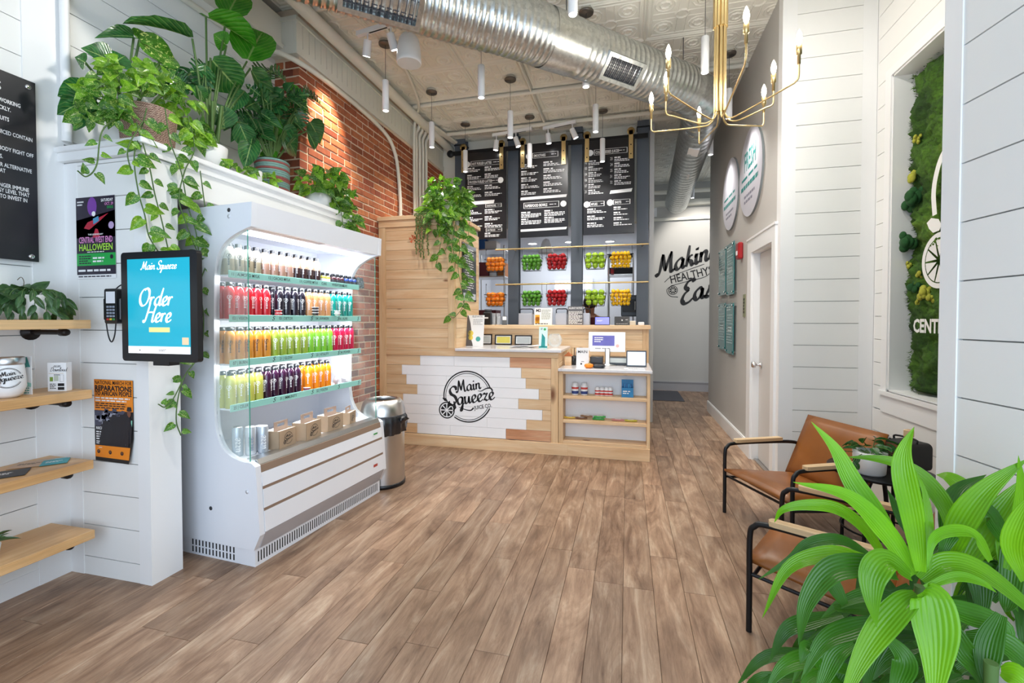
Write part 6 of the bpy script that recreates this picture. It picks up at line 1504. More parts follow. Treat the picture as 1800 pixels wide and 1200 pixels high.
# ---- little plant on the side table
tp = thing('table_plant', 'small dark green plant in a white pot on the black side table', 'plant', (1.40, 3.13, TZ+.003))
MB().lathe([(.0001, 0), (.07, 0), (.078, .01), (.085, .13), (.08, .133), (.075, .11), (.0001, .11)], n=28).build('pot', M_pl, tp)
r = random.Random(4)
for k in range(30):
    a = r.uniform(0, 6.28); e = r.uniform(.02, .09); b0 = Vector((1.40+e*.3*math.cos(a), 3.13+e*.3*math.sin(a), TZ+.12)); c0 = b0+Vector((math.cos(a)*e*1.3-.02, math.sin(a)*e*1.3, r.uniform(.0, .09)))
    d = Vector((math.cos(a), math.sin(a), r.uniform(-.5, .3))).normalized()*r.uniform(.05, .08); put_leaf(tp, 'oval', c0, c0+d, .045, UZ+rv3(r, .5))
    if k % 3 == 0: MB().tube([b0, c0], .0025, 5).build('stem', M_stem, tp, True)
P = catmull([(1.34, 3.08, TZ+.13), (1.27, 3.02, TZ+.1), (1.25, 2.98, TZ+.0), (1.25, 2.97, TZ-.08)], 5); MB().tube(P, .0025, 5).build('vine', M_stem, tp, True)
for i, c in enumerate(P[2::3]): put_leaf(tp, 'oval', c, c+Vector((-.03+.05*(i % 2), -.02, -.045)), .035, EYE-c)
# ---- moss wall
ms = stuff_par = thing('moss_panel', 'green moss wall panel with white cut-out lettering set in the white niche', 'moss panel', (XN+.17, 2.95, 2.0))
moss_m = NT('preserved_moss'); v = moss_m.coord((1, 1, 1)); n1 = moss_m.noise(v, 3.2, 4, .6); n2 = moss_m.noise(v, 55, 3, .7)
cc = moss_m.ramp(n1, [(.3, lin('16300e')), (.47, lin('2c4c14')), (.6, lin('44681c')), (.75, lin('647f2c'))]); cc = moss_m.mix(1, cc, moss_m.ramp(n2, [(.3, (.5, .5, .5, 1)), (.6, (1.15, 1.15, 1, 1))]), 'MULTIPLY')
moss_m.l(cc, moss_m.b.inputs['Base Color']); moss_m.b.inputs['Roughness'].default_value = .95
from mathutils import noise as mn
b = MB(); ny_, nz_ = 130, 150; vs = []; my0, my1, mz0, mz1 = ny0+.02, ny1-.02, nz0+.014, nz1-.014; mx = XN+.17
for j in range(nz_+1):
    for i in range(ny_+1):
        y, z = my0+(my1-my0)*i/ny_, mz0+(mz1-mz0)*j/nz_; e = min(1, min(i, ny_-i, j, nz_-j)/3)
        h = (.05*mn.noise(Vector((y*5, z*5, 0)))+.03*mn.noise(Vector((y*22, z*22, 3)))+.022*mn.noise(Vector((y*70, z*70, 7)))+.07)*e
        vs.append((mx-h, y, z))
b.add(vs, [(j*(ny_+1)+i, (j+1)*(ny_+1)+i, (j+1)*(ny_+1)+i+1, j*(ny_+1)+i+1) for j in range(nz_) for i in range(ny_)], 0, True)
b.build('moss_bed', moss_m.m, ms, True)
f = MB(); r = random.Random(9)
for k in range(5200):
    y = r.uniform(2.9, my1) if k % 6 else my1-abs(r.gauss(0, .03)); z = r.uniform(mz0, mz1); x = mx-.065+.05*(-mn.noise(Vector((y*5, z*5, 0))))
    d = Vector((-1, r.uniform(-1, 1), r.uniform(-.8, 1))).normalized()*r.uniform(.012, .038); s_ = rv3(r, 1).normalized()*r.uniform(.002, .005)
    o = Vector((x+.02, y, z)); f.poly([o-s_, o+s_, o+d], r.choice((0, 0, 0, 1, 2)))
stuff(f.build('moss_tufts', [moss_m.m, plain('moss_light', '6f9a2c', .9, var=.2), plain('moss_dark', '23491a', .9, var=.2)], ms, True))
for (px, py, s_, dk) in ((1612, 245, .05, 0), (1604, 310, .07, 0), (1598, 465, .04, 0), (1616, 480, .045, 0), (1627, 515, .07, 0), (1637, 523, .05, 0), (1614, 530, .035, 0), (1605, 350, .12, 1), (1598, 425, .12, 1), (1612, 505, .08, 1)):
    c = PX(mx-.08, px, py); b = MB()
    for k in range(9): o = c+rv3(r, s_*.4); b.sphere(o, s_*r.uniform(.25, .45), 8, 6, 0, (.6, 1, 1))
    stuff(b.build('moss_clump', plain('yellow_lichen', 'a5a63a', .95, var=.3, nscale=40) if not dk else plain('dark_cushion_moss', '1c4d22', .95, var=.4, nscale=60), ms, True))
lx = mx-.1
MW = plain('cutout_white', 'ececea', .5)
def wallsign(y0, z0): return (lx, y0, z0)
b = MB(); o = PX(lx, 1640, 580); b.text('CENTRAL', (lx-.012, PX(lx, 1609, 572).y, PX(lx, 1609, 583).z), -UY, UZ, .125, 'L', bold=.035, cond=.8)
vsn = len(b.v); b.build('cutout_letters', MW, ms, True)
b = MB(); oc = PX(lx, 1655, 457); R_ = .18; u_, v_ = -UY, UZ
b.ring((lx-.011, oc.y, oc.z), u_, v_, R_*.82, R_, 44)
for k in range(10):
    a0, a1 = 2*math.pi*(k+.06)/10, 2*math.pi*(k+.94)/10; am = (a0+a1)/2; O_ = Vector((lx-.011, oc.y, oc.z))
    b.poly([O_+(u_*math.cos(am)+v_*math.sin(am))*R_*.16]+[O_+(u_*math.cos(a0+(a1-a0)*t)+v_*math.sin(a0+(a1-a0)*t))*R_*.78 for t in (0, .33, .66, 1)])
O_ = Vector((lx-.011, oc.y, oc.z)); b.poly([PX(lx-.011, *p) for p in ((1629, 392), (1637, 383), (1650, 385), (1655, 395), (1651, 405), (1640, 409), (1633, 402))])
P = [PX(lx-.011, *p) for p in ((1643, 378), (1641, 340), (1646, 305), (1657, 272), (1680, 235))]; P = catmull([(oc.y-p.y, p.z-oc.z, 0) for p in P], 6)
b.ribbon2([(p.x, p.y) for p in P], .045, O_, u_, v_)
b.build('cutout_orange', MW, ms, True)
# ================================================================== PLANTS ON THE LEDGE
def bush(parent, pts, n, size, kinds, r, up=.3, out=None):
    """pts = list of (centre, radii); leaves face outwards"""
    for k in range(n):
        c, R_ = pts[k % len(pts)]; c = Vector(c); d = rv3(r); 
        if d.length > 1: d.normalize()
        p = c+Vector((d.x*R_[0], d.y*R_[1], d.z*R_[2])); s = size*r.uniform(.7, 1.25)
        dirn = (Vector((d.x, d.y, d.z*.4-.35))+rv3(r, .5)+(EYE-p).normalized()*.15).normalized()
        nrm = Vector((0, 0, 1))*up+(EYE-p).normalized()*.7+rv3(r, .45)
        put_leaf(parent, r.choice(kinds), p-dirn*s*.3, p+dirn*s*.7, s*.78, nrm)
def vine(parent, pts, size, kinds, r, step=.055, sm=M_stem, th=.0032):
    C = catmull(pts, 8); MB().tube(C, th, 5).build('vine', sm, parent, True); acc = 0; side = 1
    for a, b2 in zip(C, C[1:]):
        acc += (b2-a).length
        if acc > step:
            acc = 0; side = -side; view = (EYE-b2).normalized(); t_ = (b2-a).normalized(); sd = t_.cross(view).normalized()*side
            d = (sd*.9+t_*.35+Vector((0, 0, -.25))+rv3(r, .3)).normalized(); s = size*r.uniform(.75, 1.2); o = b2+sd*.012
            put_leaf(parent, r.choice(kinds), o, o+d*s, s*.72, view+rv3(r, .35)+UZ*.3)
r = random.Random(31); ZLG = 2.3305
def at6(px, py, X=-2.55): return PX(X, px, py)
# woven basket with bright pothos
bp = thing('potted_pothos', 'bright trailing pothos in a brown woven basket at the near end of the white ledge', 'plant', (-2.62, 2.0, ZLG))
wv_ = NT('woven_basket'); v = wv_.coord((1, 1, 1)); w1 = wv_.n('ShaderNodeTexChecker'); w1.inputs['Scale'].default_value = 150; wv_.l(v, w1.inputs[0]); w1.inputs[1].default_value = lin('b79c8c'); w1.inputs[2].default_value = lin('7d5f52')
wv_.l(w1.outputs[0], wv_.b.inputs['Base Color']); wv_.b.inputs['Roughness'].default_value = .8; wv_.bump(w1.outputs[1], .6, .004)
b = MB()
for k in range(22): z = .004+k*.011; rr_ = .115+.02*k/22; b.lathe([(rr_-.002, z-.006), (rr_+.003, z), (rr_-.002, z+.006)], n=36)
b.lathe([(.0001, .002), (.113, .002)], n=36); b.lathe([(.13, .24), (.12, .22), (.0001, .21)], n=36)
b.build('woven_basket', wv_.m, bp)
bush(bp, [(at6(285, 150), (.13, .13, .06)), (at6(225, 130), (.14, .1, .07)), (at6(320, 185), (.1, .1, .1)), (at6(190, 160), (.12, .1, .08)), (at6(345, 235), (.07, .07, .09))], 150, .072, ['pothb', 'pothb', 'poth'], r)
bush(bp, [(at6(205, 190, -2.45), (.04, .04, .08)), (at6(165, 200, -2.5), (.08, .08, .09))], 26, .075, ['poth'], r)
for pts, s_ in (([(258, 190), (248, 230), (236, 275), (243, 335), (255, 380), (262, 415), (282, 448)], .075), ([(240, 215), (262, 290), (272, 340), (285, 390), (296, 440)], .06), ([(215, 200), (180, 230), (170, 290), (152, 310), (136, 300)], .045), ([(290, 190), (300, 250), (318, 300), (330, 360), (345, 410), (352, 470)], .075), ([(330, 200), (342, 260), (325, 300), (315, 350), (330, 400), (348, 445)], .075),
            ([(352, 300), (362, 380), (366, 450), (352, 500), (358, 560), (352, 620), (325, 660), (313, 700), (310, 740), (318, 765)], .06), ([(250, 215), (225, 260), (230, 300)], .05), ([(325, 660), (305, 700), (290, 715), (278, 710)], .04)):
    vine(bp, [PX(-2.375, *p) if p[1] > 240 else PX(-2.43, *p) for p in pts], s_, ['poth', 'poth', 'pothb'] if pts[0][1] < 230 else ['poth'], r, .05)
# dark monstera stems behind the basket
mp = thing('monstera_plant', 'dark monstera with big leaves standing behind the woven basket at the ledge corner', 'plant', (-2.82, 2.02, ZLG))
MB().lathe([(.0001, 0), (.08, 0), (.095, .16), (.085, .16), (.0001, .14)], n=20).build('pot', M_pl, mp)
def big(parent, kind, bpx, tpx, wpx_, X=-2.65, X2=None, nrm=None, root=None, nm='leaf'):
    X2 = X if X2 is None else X2; a, c = PX(X, *bpx), PX(X2, *tpx); d = (a-EYE).dot(CF)
    put_leaf(parent, kind, a, c, wpx_*d/FPX, nrm if nrm is not None else ((EYE-a).normalized()+UZ*.5+rv3(r, .3)))
    if root is not None:
        rt = Vector(root); m_ = rt.lerp(a, .6)+Vector((0, 0, .04)); MB().tube(catmull([rt, m_, a], 5), [.007]*11 if False else .006, 6).build('leaf_stalk', M_stem, parent, True)
rt = (-2.82, 2.02, ZLG+.15)
for bpx, tpx, w, k in (((165, 160), (108, 165), 45, 'oval'), ((165, 170), (106, 195), 40, 'oval'), ((165, 180), (130, 222), 34, 'oval'), ((195, 108), (150, 80), 60, 'heartd'), ((200, 112), (222, 92), 50, 'heartd'), ((235, 65), (172, 54), 30, 'heartd'), ((245, 72), (325, 112), 45, 'poth'), ((245, 70), (262, 55), 34, 'poth'), ((280, 110), (312, 96), 50, 'poth'), ((285, 115), (285, 145), 42, 'poth'), ((340, 125), (300, 155), 60, 'mon'), ((345, 130), (362, 170), 60, 'mon'), ((320, 150), (300, 120), 40, 'mon'), ((150, 110), (134, 100), 34, 'heartd')):
    big(mp, k, bpx, tpx, w, -2.7, root=rt)
# bird of paradise in white pot
sp_ = thing('bird_of_paradise', 'tall plant with very large paddle leaves in a white pot on the ledge', 'plant', (-2.6, 2.36, ZLG))
MB().lathe([(.0001, 0), (.095, 0), (.11, .17), (.105, .175), (.1, .16), (.0001, .15)], n=28).build('pot', M_pl, sp_)
rt = (-2.6, 2.36, ZLG+.14)
for bpx, tpx, w, k, nn_ in (((398, 30), (425, -25), 58, 'padb', None), ((362, 30), (448, 68), 62, 'padb', (0, .2, 1)), ((434, 108), (462, 45), 72, 'padb', None), ((398, 80), (378, 60), 36, 'padb', None), ((338, 68), (214, 14), 26, 'pad', (0.2, -.3, 1)), ((370, 102), (425, 165), 66, 'pad', None), ((440, 120), (484, 190), 44, 'pad', None), ((395, 225), (382, 180), 52, 'oval', None), ((360, 115), (355, 165), 34, 'mon', None), ((430, 160), (405, 190), 30, 'oval', None), ((345, 150), (362, 180), 24, 'pad', None), ((372, 125), (340, 118), 46, 'mon', None)):
    big(sp_, k, bpx, tpx, w, -2.6, nrm=nn_, root=rt)
for k in range(5): a = Vector(rt)+rv3(r, .03); MB().tube([a-UZ*.1, a+Vector((r.uniform(-.04, .04), r.uniform(-.04, .1), .3))], [.014, .008], 6).build('stalk', M_stem, sp_, True)
# monstera in striped basket
st_ = thing('striped_basket_plant', 'monstera in a green and red striped woven basket on the ledge beside the brick pier', 'plant', (-2.58, 2.88, ZLG))
for k in range(16):
    z = .006+k*.0155; MB().lathe([(.112, z-.008), (.12, z), (.112, z+.008)], n=30).build('basket_coil', plain('basket_red' if k in (2, 6, 7, 11, 14) else 'basket_teal', '8a4a44' if k in (2, 6, 7, 11, 14) else '6f8f86', .8, var=.25, nscale=60), st_)
MB().lathe([(.115, .25), (.1, .23), (.0001, .22)], n=24).build('soil', plain('soil_brown', '2e241c', .9), st_); MB().lathe([(.0001, 0), (.11, 0)], n=24).build('basket_base', plain('basket_teal', '6f8f86', .8), st_)
rt = (-2.58, 2.88, ZLG+.22)
for bpx, tpx, w, k in (((475, 125), (520, 145), 40, 'mon'), ((500, 150), (545, 205), 28, 'padb'), ((540, 170), (580, 185), 34, 'mon'), ((545, 215), (570, 255), 40, 'heartd'), ((540, 230), (560, 262), 26, 'oval'), ((495, 235), (532, 275), 60, 'heartd'), ((470, 205), (492, 240), 30, 'padb'), ((460, 165), (500, 215), 50, 'mon'), ((500, 170), (460, 200), 46, 'mon'), ((450, 205), (470, 250), 40, 'oval'), ((420, 215), (440, 262), 38, 'oval'), ((430, 190), (455, 175), 30, 'oval'), ((455, 140), (480, 110), 44, 'mon'), ((520, 190), (525, 225), 40, 'mon'), ((480, 265), (462, 300), 26, 'padb'), ((535, 165), (560, 160), 30, 'mon'), ((445, 240), (430, 290), 34, 'oval'), ((470, 180), (440, 150), 36, 'mon'), ((490, 190), (515, 175), 34, 'mon'), ((505, 215), (485, 250), 36, 'mon'), ((440, 225), (462, 235), 30, 'heartd')):
    big(st_, k, bpx, tpx, w, -2.6, root=rt)
bush(st_, [(PX(-2.62, 500, 185), (.14, .14, .13)), (PX(-2.62, 455, 225), (.12, .12, .1))], 34, .15, ['mon', 'mon', 'oval', 'heartd'], r, .5)
# pothos trailing along the ledge and end pothos
lp = thing('trailing_pothos', 'low pothos trailing along the ledge between white pot and striped basket', 'plant', (-2.5, 2.62, ZLG))
MB().lathe([(.0001, 0), (.05, 0), (.055, .09), (.0001, .08)], n=16).build('pot', M_pl, lp)
bush(lp, [((-2.46, 2.5, ZLG+.05), (.05, .15, .04)), ((-2.46, 2.72, ZLG+.06), (.05, .1, .04))], 30, .06, ['poth', 'pothb'], r)
ep = thing('end_pothos', 'bushy pothos in a white pot spilling over the far end of the ledge', 'plant', (-2.58, 3.4, ZLG))
MB().lathe([(.0001, 0), (.1, 0), (.11, .15), (.0001, .14)], n=24).build('pot', M_pl, ep)
bush(ep, [((-2.52, 3.3, ZLG+.2), (.12, .16, .1)), ((-2.48, 3.5, ZLG+.14), (.1, .14, .12)), ((-2.44, 3.56, ZLG+.1), (.1, .14, .12)), ((-2.44, 3.62, ZLG+.0), (.1, .1, .14)), ((-2.38, 3.62, ZLG-.14), (.06, .1, .12)), ((-2.45, 3.4, ZLG+.27), (.1, .18, .06))], 190, .085, ['poth', 'poth', 'pothb'], r)
for pts in ([(-2.45, 3.5, ZLG+.15), (-2.38, 3.6, ZLG), (-2.37, 3.62, ZLG-.18), (-2.36, 3.63, ZLG-.3)], [(-2.42, 3.35, ZLG+.12), (-2.375, 3.42, ZLG), (-2.37, 3.45, ZLG-.15)]): vine(ep, pts, .08, ['poth'], r)
# pothos on the pine cabinet
ZCB = 2.5605
cp_ = thing('cabinet_pothos', 'bushy pothos on top of the pine cabinet with vines hanging down its corner', 'plant', (-2.05, 4.95, ZCB))
MB().lathe([(.0001, 0), (.11, 0), (.13, .17), (.0001, .16)], n=24).build('pot', M_cream, cp_)
C0 = PY(4.85, 790, 352)
bush(cp_, [((C0.x-.03, 4.85, C0.z), (.3, .16, .2)), ((C0.x-.05, 4.8, C0.z+.13), (.2, .12, .12)), ((C0.x-.16, 4.74, C0.z-.12), (.14, .08, .14)), ((C0.x+.0, 4.6, C0.z-.3), (.2, .05, .12)), ((C0.x+.05, 4.78, C0.z-.2), (.2, .1, .14)), ((C0.x+.15, 4.75, C0.z-.05), (.14, .1, .16))], 290, .098, ['poth', 'poth', 'pothb'], r)
for pts in ([(775, 400), (775, 425), (770, 450), (765, 470)], [(800, 390), (808, 430), (805, 470), (812, 510), (815, 535), (798, 558), (789, 552)], [(812, 390), (820, 430), (818, 470), (822, 500), (812, 540)], [(800, 395), (795, 430), (800, 455), (798, 480)], [(825, 390), (822, 440), (826, 490)], [(785, 395), (790, 420), (780, 445)]):
    vine(cp_, [PY(4.6, *p) if p[0] < 805 else PX(-1.76, *p) if p[0] > 815 else PY(4.58, *p) for p in pts], .095, ['poth'], r, .07)
sps = thing('string_of_pearls', 'thin string-of-pearls strands hanging over the cabinet front beside the pothos', 'plant', (-2.3, 4.8, ZCB))
MB().lathe([(.0001, 0), (.06, 0), (.07, .08), (.0001, .07)], n=16).build('pot', M_cream, sps)
pm2 = MB().sphere((0, 0, 0), .0085, 6, 4).mesh('pearl', plain('pearl_leaf', '5d7338', .5, var=.2))
bb_ = MB(); sb = MB()
for k in range(11):
    px = 731+k*2.6; x = PY(4.6, px, 400).x; L = PY(4.6, px, [448, 430, 405, 452, 400, 456, 420, 405, 450, 410, 400][k]).z; z = ZCB+.0; y = 4.6+r.uniform(-.01, .01)
    sb.tube([(x, 4.78, z+.06), (x, y+.0, z+.03), (x, y, z-.1), (x, y, L)], .002, 4)
    while z > L: bb_.sphere((x+r.uniform(-.012, .012), y+r.uniform(-.012, .004), z), .0095, 6, 4); z -= .018
stuff(bb_.build('pearl_strands', plain('pearl_leaf', '5d7338', .5, var=.2), sps, True)); stuff(sb.build('strand_stems', M_stem, sps, True))
c = PY(4.6, 726, 420); b = MB()
for k in range(5): a = k*1.3; b.poly([c, c+Vector((.05*math.cos(a), -.01, .04*math.sin(a)-.0)), c+Vector((.035*math.cos(a+.7), -.02, .05*math.sin(a+.7)))])
o = b.build('dry_leaf', plain('dry_orange_leaf', 'b5582f', .7), None); tag(o, 'small dried orange leaf caught beside the hanging strands on the pine cabinet', 'leaf')
# ================================================================== LEFT SHELVES
YE = 1.74; XF = -2.68
M_shelf = wood('maple_shelf', 'cb9a63', 'd9ab74', 'e6c08e', 1, .4, knots=.25, rv=.03, streak=.6)
M_pipe = plain('black_iron_pipe', '2a2624', .45, .6, .1)
SZ = []
for k, (pt, pb) in enumerate((((158, 562), (158, 580)), ((159, 685), (160, 700)), ((164, 808), (165, 823)), ((168, 925), (168, 945)))):
    zt = PX(XF, *pt).z; zb = PX(XF, *pb).z; zt = zb+.045 if k else zt; SZ.append(zt)
    t = thing('wall_shelf', ['top', 'second', 'third', 'bottom'][k]+' maple shelf on black iron pipes on the left wall', 'shelf', (XL+.16, .8, zt-.045), 0, 'maple shelves on the left wall')
    MB().cbox(XL+.002, XF, -.2, YE, zt-.045, zt, .002).build('board', M_shelf, t, True)
    for yy in (PX(-2.76, 112, 583).y, .45):
        z = zt-.045-.018
        b = t; p_ = MB().tube([(XL+.002, yy, z), (XF-.07, yy, z)], .0125, 10).build('pipe_arm', M_pipe, t, True)
        MB().lathe([(.0001, 0), (.042, 0), (.042, .007), (.02, .01), (.018, .022), (.0001, .022)], (XL+.001, yy, z), 18, u=UY, v=UZ, w=UX).build('wall_flange', M_pipe, p_, True)
        MB().lathe([(.0125, -.03), (.019, -.028), (.019, .0), (.016, .012), (.008, .016), (.0001, .016)], (XF-.07, yy, z), 14, u=UY, v=UZ, w=UX).build('pipe_cap', M_pipe, p_, True)
# items on the second shelf
z2 = SZ[1]+.0005
q = PX(-2.8, 8, 655); tm_ = thing('tumbler', 'large white tumbler with steel lid and round black logo on the second shelf', 'tumbler', (-2.78, q.y, z2))
MB().lathe([(.0001, 0), (.034, 0), (.05, .015), (.062, .05), (.06, .09), (.055, .15), (.054, .155)], n=28).build('tumbler_body', M_pl, tm_)
MB().lathe([(.056, .153), (.058, .158), (.058, .185), (.054, .188), (.0001, .188)], n=28).build('lid', M_steel, tm_)
l = MB(); d = (EYE-Vector((-2.78, q.y, z2+.1))); d.z = 0; d.normalize(); uu = Vector((-d.y, d.x, 0)); logo(l, d*.0635+UZ*.095, uu, UZ, .046, 0, True); l.build('print', M_ink, tm_)
def fsign(nm, lab, cat, px0, px1, pyb, pyt, X, z0, mat, fn, rz=0.0, th=.004, depth=None):
    a, b2 = PX(X, px0, pyb), PX(X, px1, pyb); h = PX(X, (px0+px1)/2, pyt).z-z0; w = (b2-a).length*.5; c = (a+b2)/2
    t = thing(nm, lab, cat, (X, c.y, z0), rz); 
    MB().cbox(-w, w, 0, depth or th, 0, h, .001).build('panel', mat, t)
    b = MB(); ms = fn(b, lambda x, z: Vector((x*w, -.0006, z*h)), w, h); b.build('print', ms, t); return t
def p_scan(b, F, w, h):
    script(b, 'ocan', F(-.35, .84), UX, UZ, h*.12, .13, .2, 0); script(b, 'Download', F(-.7, .7), UX, UZ, h*.13, .13, .2, 0)
    b.fbox(F(-.85, .62), UX, UZ, UY, 0, w*1.6, 0, .0015, 0, .0003, 1); b.poly([F(-.75, .35), F(-.4, .35), F(-.4, .5), F(-.75, .5)], 2); b.poly([F(-.3, .36), F(.2, .36), F(.2, .55), F(-.3, .55)], 3)
    b.bars(F(-.3, .6), UX, UZ, w*.7, h*.05, 1, 0); b.ribbon2([(w*.35, h*.34), (w*.35, h*.58), (w*.75, h*.58), (w*.75, h*.34), (w*.35, h*.34)], .001, (0, -.0007, 0), UX, UZ, 0)
    b.bars(F(-.75, .28), UX, UZ, w*.7, h*.2, 4, 0, words=3); b.poly([F(.1, .18), F(.8, .18), F(.8, .28), F(.1, .28)], 0); b.poly([F(.1, .05), F(.8, .05), F(.8, .15), F(.1, .15)], 0)
    return [M_ink, plain('gold_line', 'c3a25e', .5), plain('pic_green', '7b9a3e', .5), plain('pic_grey', 'b9bfae', .5)]
fsign('printed_box', 'small white printed box headed by black script on the second shelf', 'box', 82, 118, 690, 637, -2.78, z2, M_paper, p_scan, .35, depth=.035)
def p_teal(b, F, w, h):
    b.poly([F(-.95, .72), F(.9, .72), F(.6, .98), F(-.8, .99)], 0); b.poly([F(-.8, .62), F(.2, .6), F(.6, .75), F(-.9, .75)], 0); b.poly([F(-.9, .32), F(.1, .36), F(.95, .3), F(.95, .2), F(-.8, .22)], 1)
    b.ring(F(.1, .3), UX, UZ, .006, .009, 12, 0); b.bars(F(-.8, .2), UX, UZ, w*1.6, h*.18, 3, 0, words=5); return [M_teal, plain('mint_wash', '9ed8cc', .5)]
fsign('brochure', 'white and teal watercolour brochure standing behind the tumbler on the second shelf', 'brochure', 14, 60, 697, 626, -2.82, z2, M_paper, p_teal, .3)
# cards on the third shelf
z3 = SZ[2]+.0008
for k, (px, py, c, rz, w, l, lab) in enumerate(((122, 806, '2fa0ac', .9, .05, .09, 'teal folded card on the third shelf'), (85, 812, '9cc6cf', .8, .06, .1, 'pale blue leaflet under the teal card on the third shelf'), (55, 816, 'caa889', .7, .07, .1, 'kraft paper card with dark label on the third shelf'), (12, 834, '26272b', .9, .07, .11, 'black card at the left end of the third shelf'))):
    q = PZ(z3, px, py); t = thing('leaflet', lab, 'leaflet', (max(q.x, -2.93), min(q.y, 1.66), z3+.0025*(k in (0,))+.0008*k), rz, 'leaflets on the third shelf')
    MB().cbox(-w, w, -l*.6, l*.6, 0, .0016, .0004).build('card', plain('card_'+c, c, .5), t); b = MB(); b.bars((-w*.7, l*.2, .002), UX, UY, w*1.3, l*.35, 2, seed=k); b.build('print', M_inkw if k in (0, 3) else M_dgrey, t)
# hoya in white pot on the top shelf
z1 = SZ[0]+.0005; q = PX(-2.84, 50, 545)
hp = thing('hoya_plant', 'narrow-leaved plant in a white pot on the top left shelf', 'plant', (-2.83, q.y, z1))
MB().lathe([(.0001, 0), (.06, 0), (.064, .01), (.075, .12), (.07, .12), (.06, .1), (.0001, .1)], n=28).build('pot', M_pl, hp)
r = random.Random(14); o = Vector((-2.83, q.y, z1+.13))
bush(hp, [(o, (.08, .1, .02)), (o+Vector((0, -.1, -.01)), (.06, .06, .03))], 34, .085, ['hoya'], r, .8)
for k in range(15):
    a = -2.6+k*.32; d = Vector((math.cos(a), math.sin(a)*1.05, 0)); P = [o, o+d*.07+UZ*.02, o+d*.12-UZ*.01, o+d*.125-UZ*.06, o+d*.12-UZ*.1]
    C = catmull(P, 4); MB().tube(C, .0018, 4).build('vine', M_stem, hp, True)
    for c in C[6::3]: dd = (d*.4-UZ+rv3(r, .5)).normalized(); put_leaf(hp, 'hoya', c, c+dd*r.uniform(.05, .075), .026, EYE-c+rv3(r, .4))
MB().tube(catmull([o+Vector((0, -.03, 0)), o+Vector((0, -.02, .05)), o+Vector((.0, -.03, .075)), o+Vector((.0, -.045, .06))], 4), .0015, 4).build('tendril', M_stemb, hp, True)
q = PX(-2.78, -22, 935); sl_ = thing('shelf_plant', 'small dark plant at the left end of the bottom shelf, cut by the photo edge', 'plant', (-2.8, q.y, SZ[3]+.0005))
MB().lathe([(.0001, 0), (.04, 0), (.05, .07), (.0001, .06)], n=18).build('pot', M_pl, sl_)
o = Vector((-2.8, q.y, SZ[3]+.07))
for k in range(16): a = r.uniform(0, 6.28); d = Vector((math.cos(a), math.sin(a), r.uniform(-.2, .9))).normalized(); put_leaf(sl_, 'hoya', o+d*.02, o+d*r.uniform(.06, .12), .012, UZ+rv3(r, .5))
# ================================================================== BLACK TEXT BOARD
tb_ = thing('text_board', 'black text board with white capital lettering on steel standoffs on the left wall', 'sign', (-2.97, 1.2, 1.7))
MB().cbox(-2.975, -2.969, .75, 1.697, 1.7, 2.62, .001).build('panel', plain('board_black', '222228', .35, 0, .05), tb_, True)
for y in (.82, 1.665):
    for z in (1.725, 2.585): MB().lathe([(.012, -.016), (.012, .006), (.009, .0085), (.0001, .009)], (-2.969, y, z), 14, u=UY, v=UZ, w=UX).build('standoff', M_chrome, tb_, True)
b = MB()
for px, py, s in ((36, 190, 'BEGIN WORKING'), (19, 197, 'QUICKLY.'), (16, 214, 'FRUITS'), (57, 250, 'THAT ARE JUICED CONTAIN'), (59, 278, 'HELP YOUR BODY FIGHT OFF'), (5, 278, 'COLDS.'), (56, 305, 'HEALTHIER ALTERNATIVE'), (10, 304, 'THAT'), (51, 338, 'A STRONGER IMMUNE'), (52, 347, 'ENERGY LEVEL THAT'), (48, 356, 'HAVE TO INVEST IN')):
    o = PX(-2.9684, px, py); b.text(s, o, UY, UZ, .0275, 'R', bold=.018, cond=.62)
b.text('S', PX(-2.9684, 2, 158), UY, UZ, .06, 'R', cond=.7)
b.build('lettering', M_inkw, tb_, True)
# ================================================================== POSTERS
def rect(b, F, x0, x1, z0, z1, mi): b.poly([F(x0, z0), F(x1, z0), F(x1, z1), F(x0, z1)], mi)
def poster(nm, lab, x0, x1, z0, z1, curl=0.0):
    t = thing(nm, lab, 'poster', ((x0+x1)/2, YP-.004, z0)); return t, (lambda x, z: Vector(((x-.5)*(x1-x0), -.0012, z*(z1-z0))))
t, F = poster('concert_poster', 'dark purple Halloween street party poster with green band on the white stub wall', -2.905, -2.625, 1.622, 2.06)
MB().box(-.14, .14, -.0006, .0002, 0, .438).build('sheet', M_paper, t)
b = MB(); rect(b, F, 0, 1, .05, .998, 0); b.poly([F(0, .55), F(1, .62), F(1, .82), F(0, .72)], 1); b.poly([F(0, .5), F(1, .5), F(1, .62), F(0, .56)], 2)
e = lambda x, z, dx=-.0004: F(x, z)+Vector((0, dx, 0))
b.disc(e(.42, .88), UX, UZ, .034, 14, 3, .05); b.poly([e(.2, .62, -.0005), e(.34, .6, -.0005), e(.62, .7, -.0005), e(.84, .79, -.0005), e(.6, .74, -.0005), e(.3, .69, -.0005)], 4); b.poly([e(.45, .66, -.0007), e(.6, .7, -.0007), e(.58, .76, -.0007), e(.44, .73, -.0007)], 5)
b.disc(e(.46, .79, -.0008), UX, UZ, .014, 10, 6); b.poly([e(.42, .5), e(.62, .5), e(.56, .6), e(.5, .61)], 4); b.disc(e(.9, .64), UX, UZ, .02, 10, 7)
rect(b, lambda x, z: e(x, z), 0, 1, .16, .31, 8)
T = lambda s, x, z, size, mi, w=None, al='C', bold=.02: b.text(s, e(x, z, -.0009), UX, UZ, size, al, bold=bold, mi=mi, w=w, cond=.7)
T('SATURDAY', .96, .93, .022, 6, .085, 'R'); T('OCT. 29', .96, .885, .02, 9, .06, 'R'); T('2022', .96, .845, .018, 8, .045, 'R'); T('THE LEGENDARY', .5, .53, .012, 6, .11)
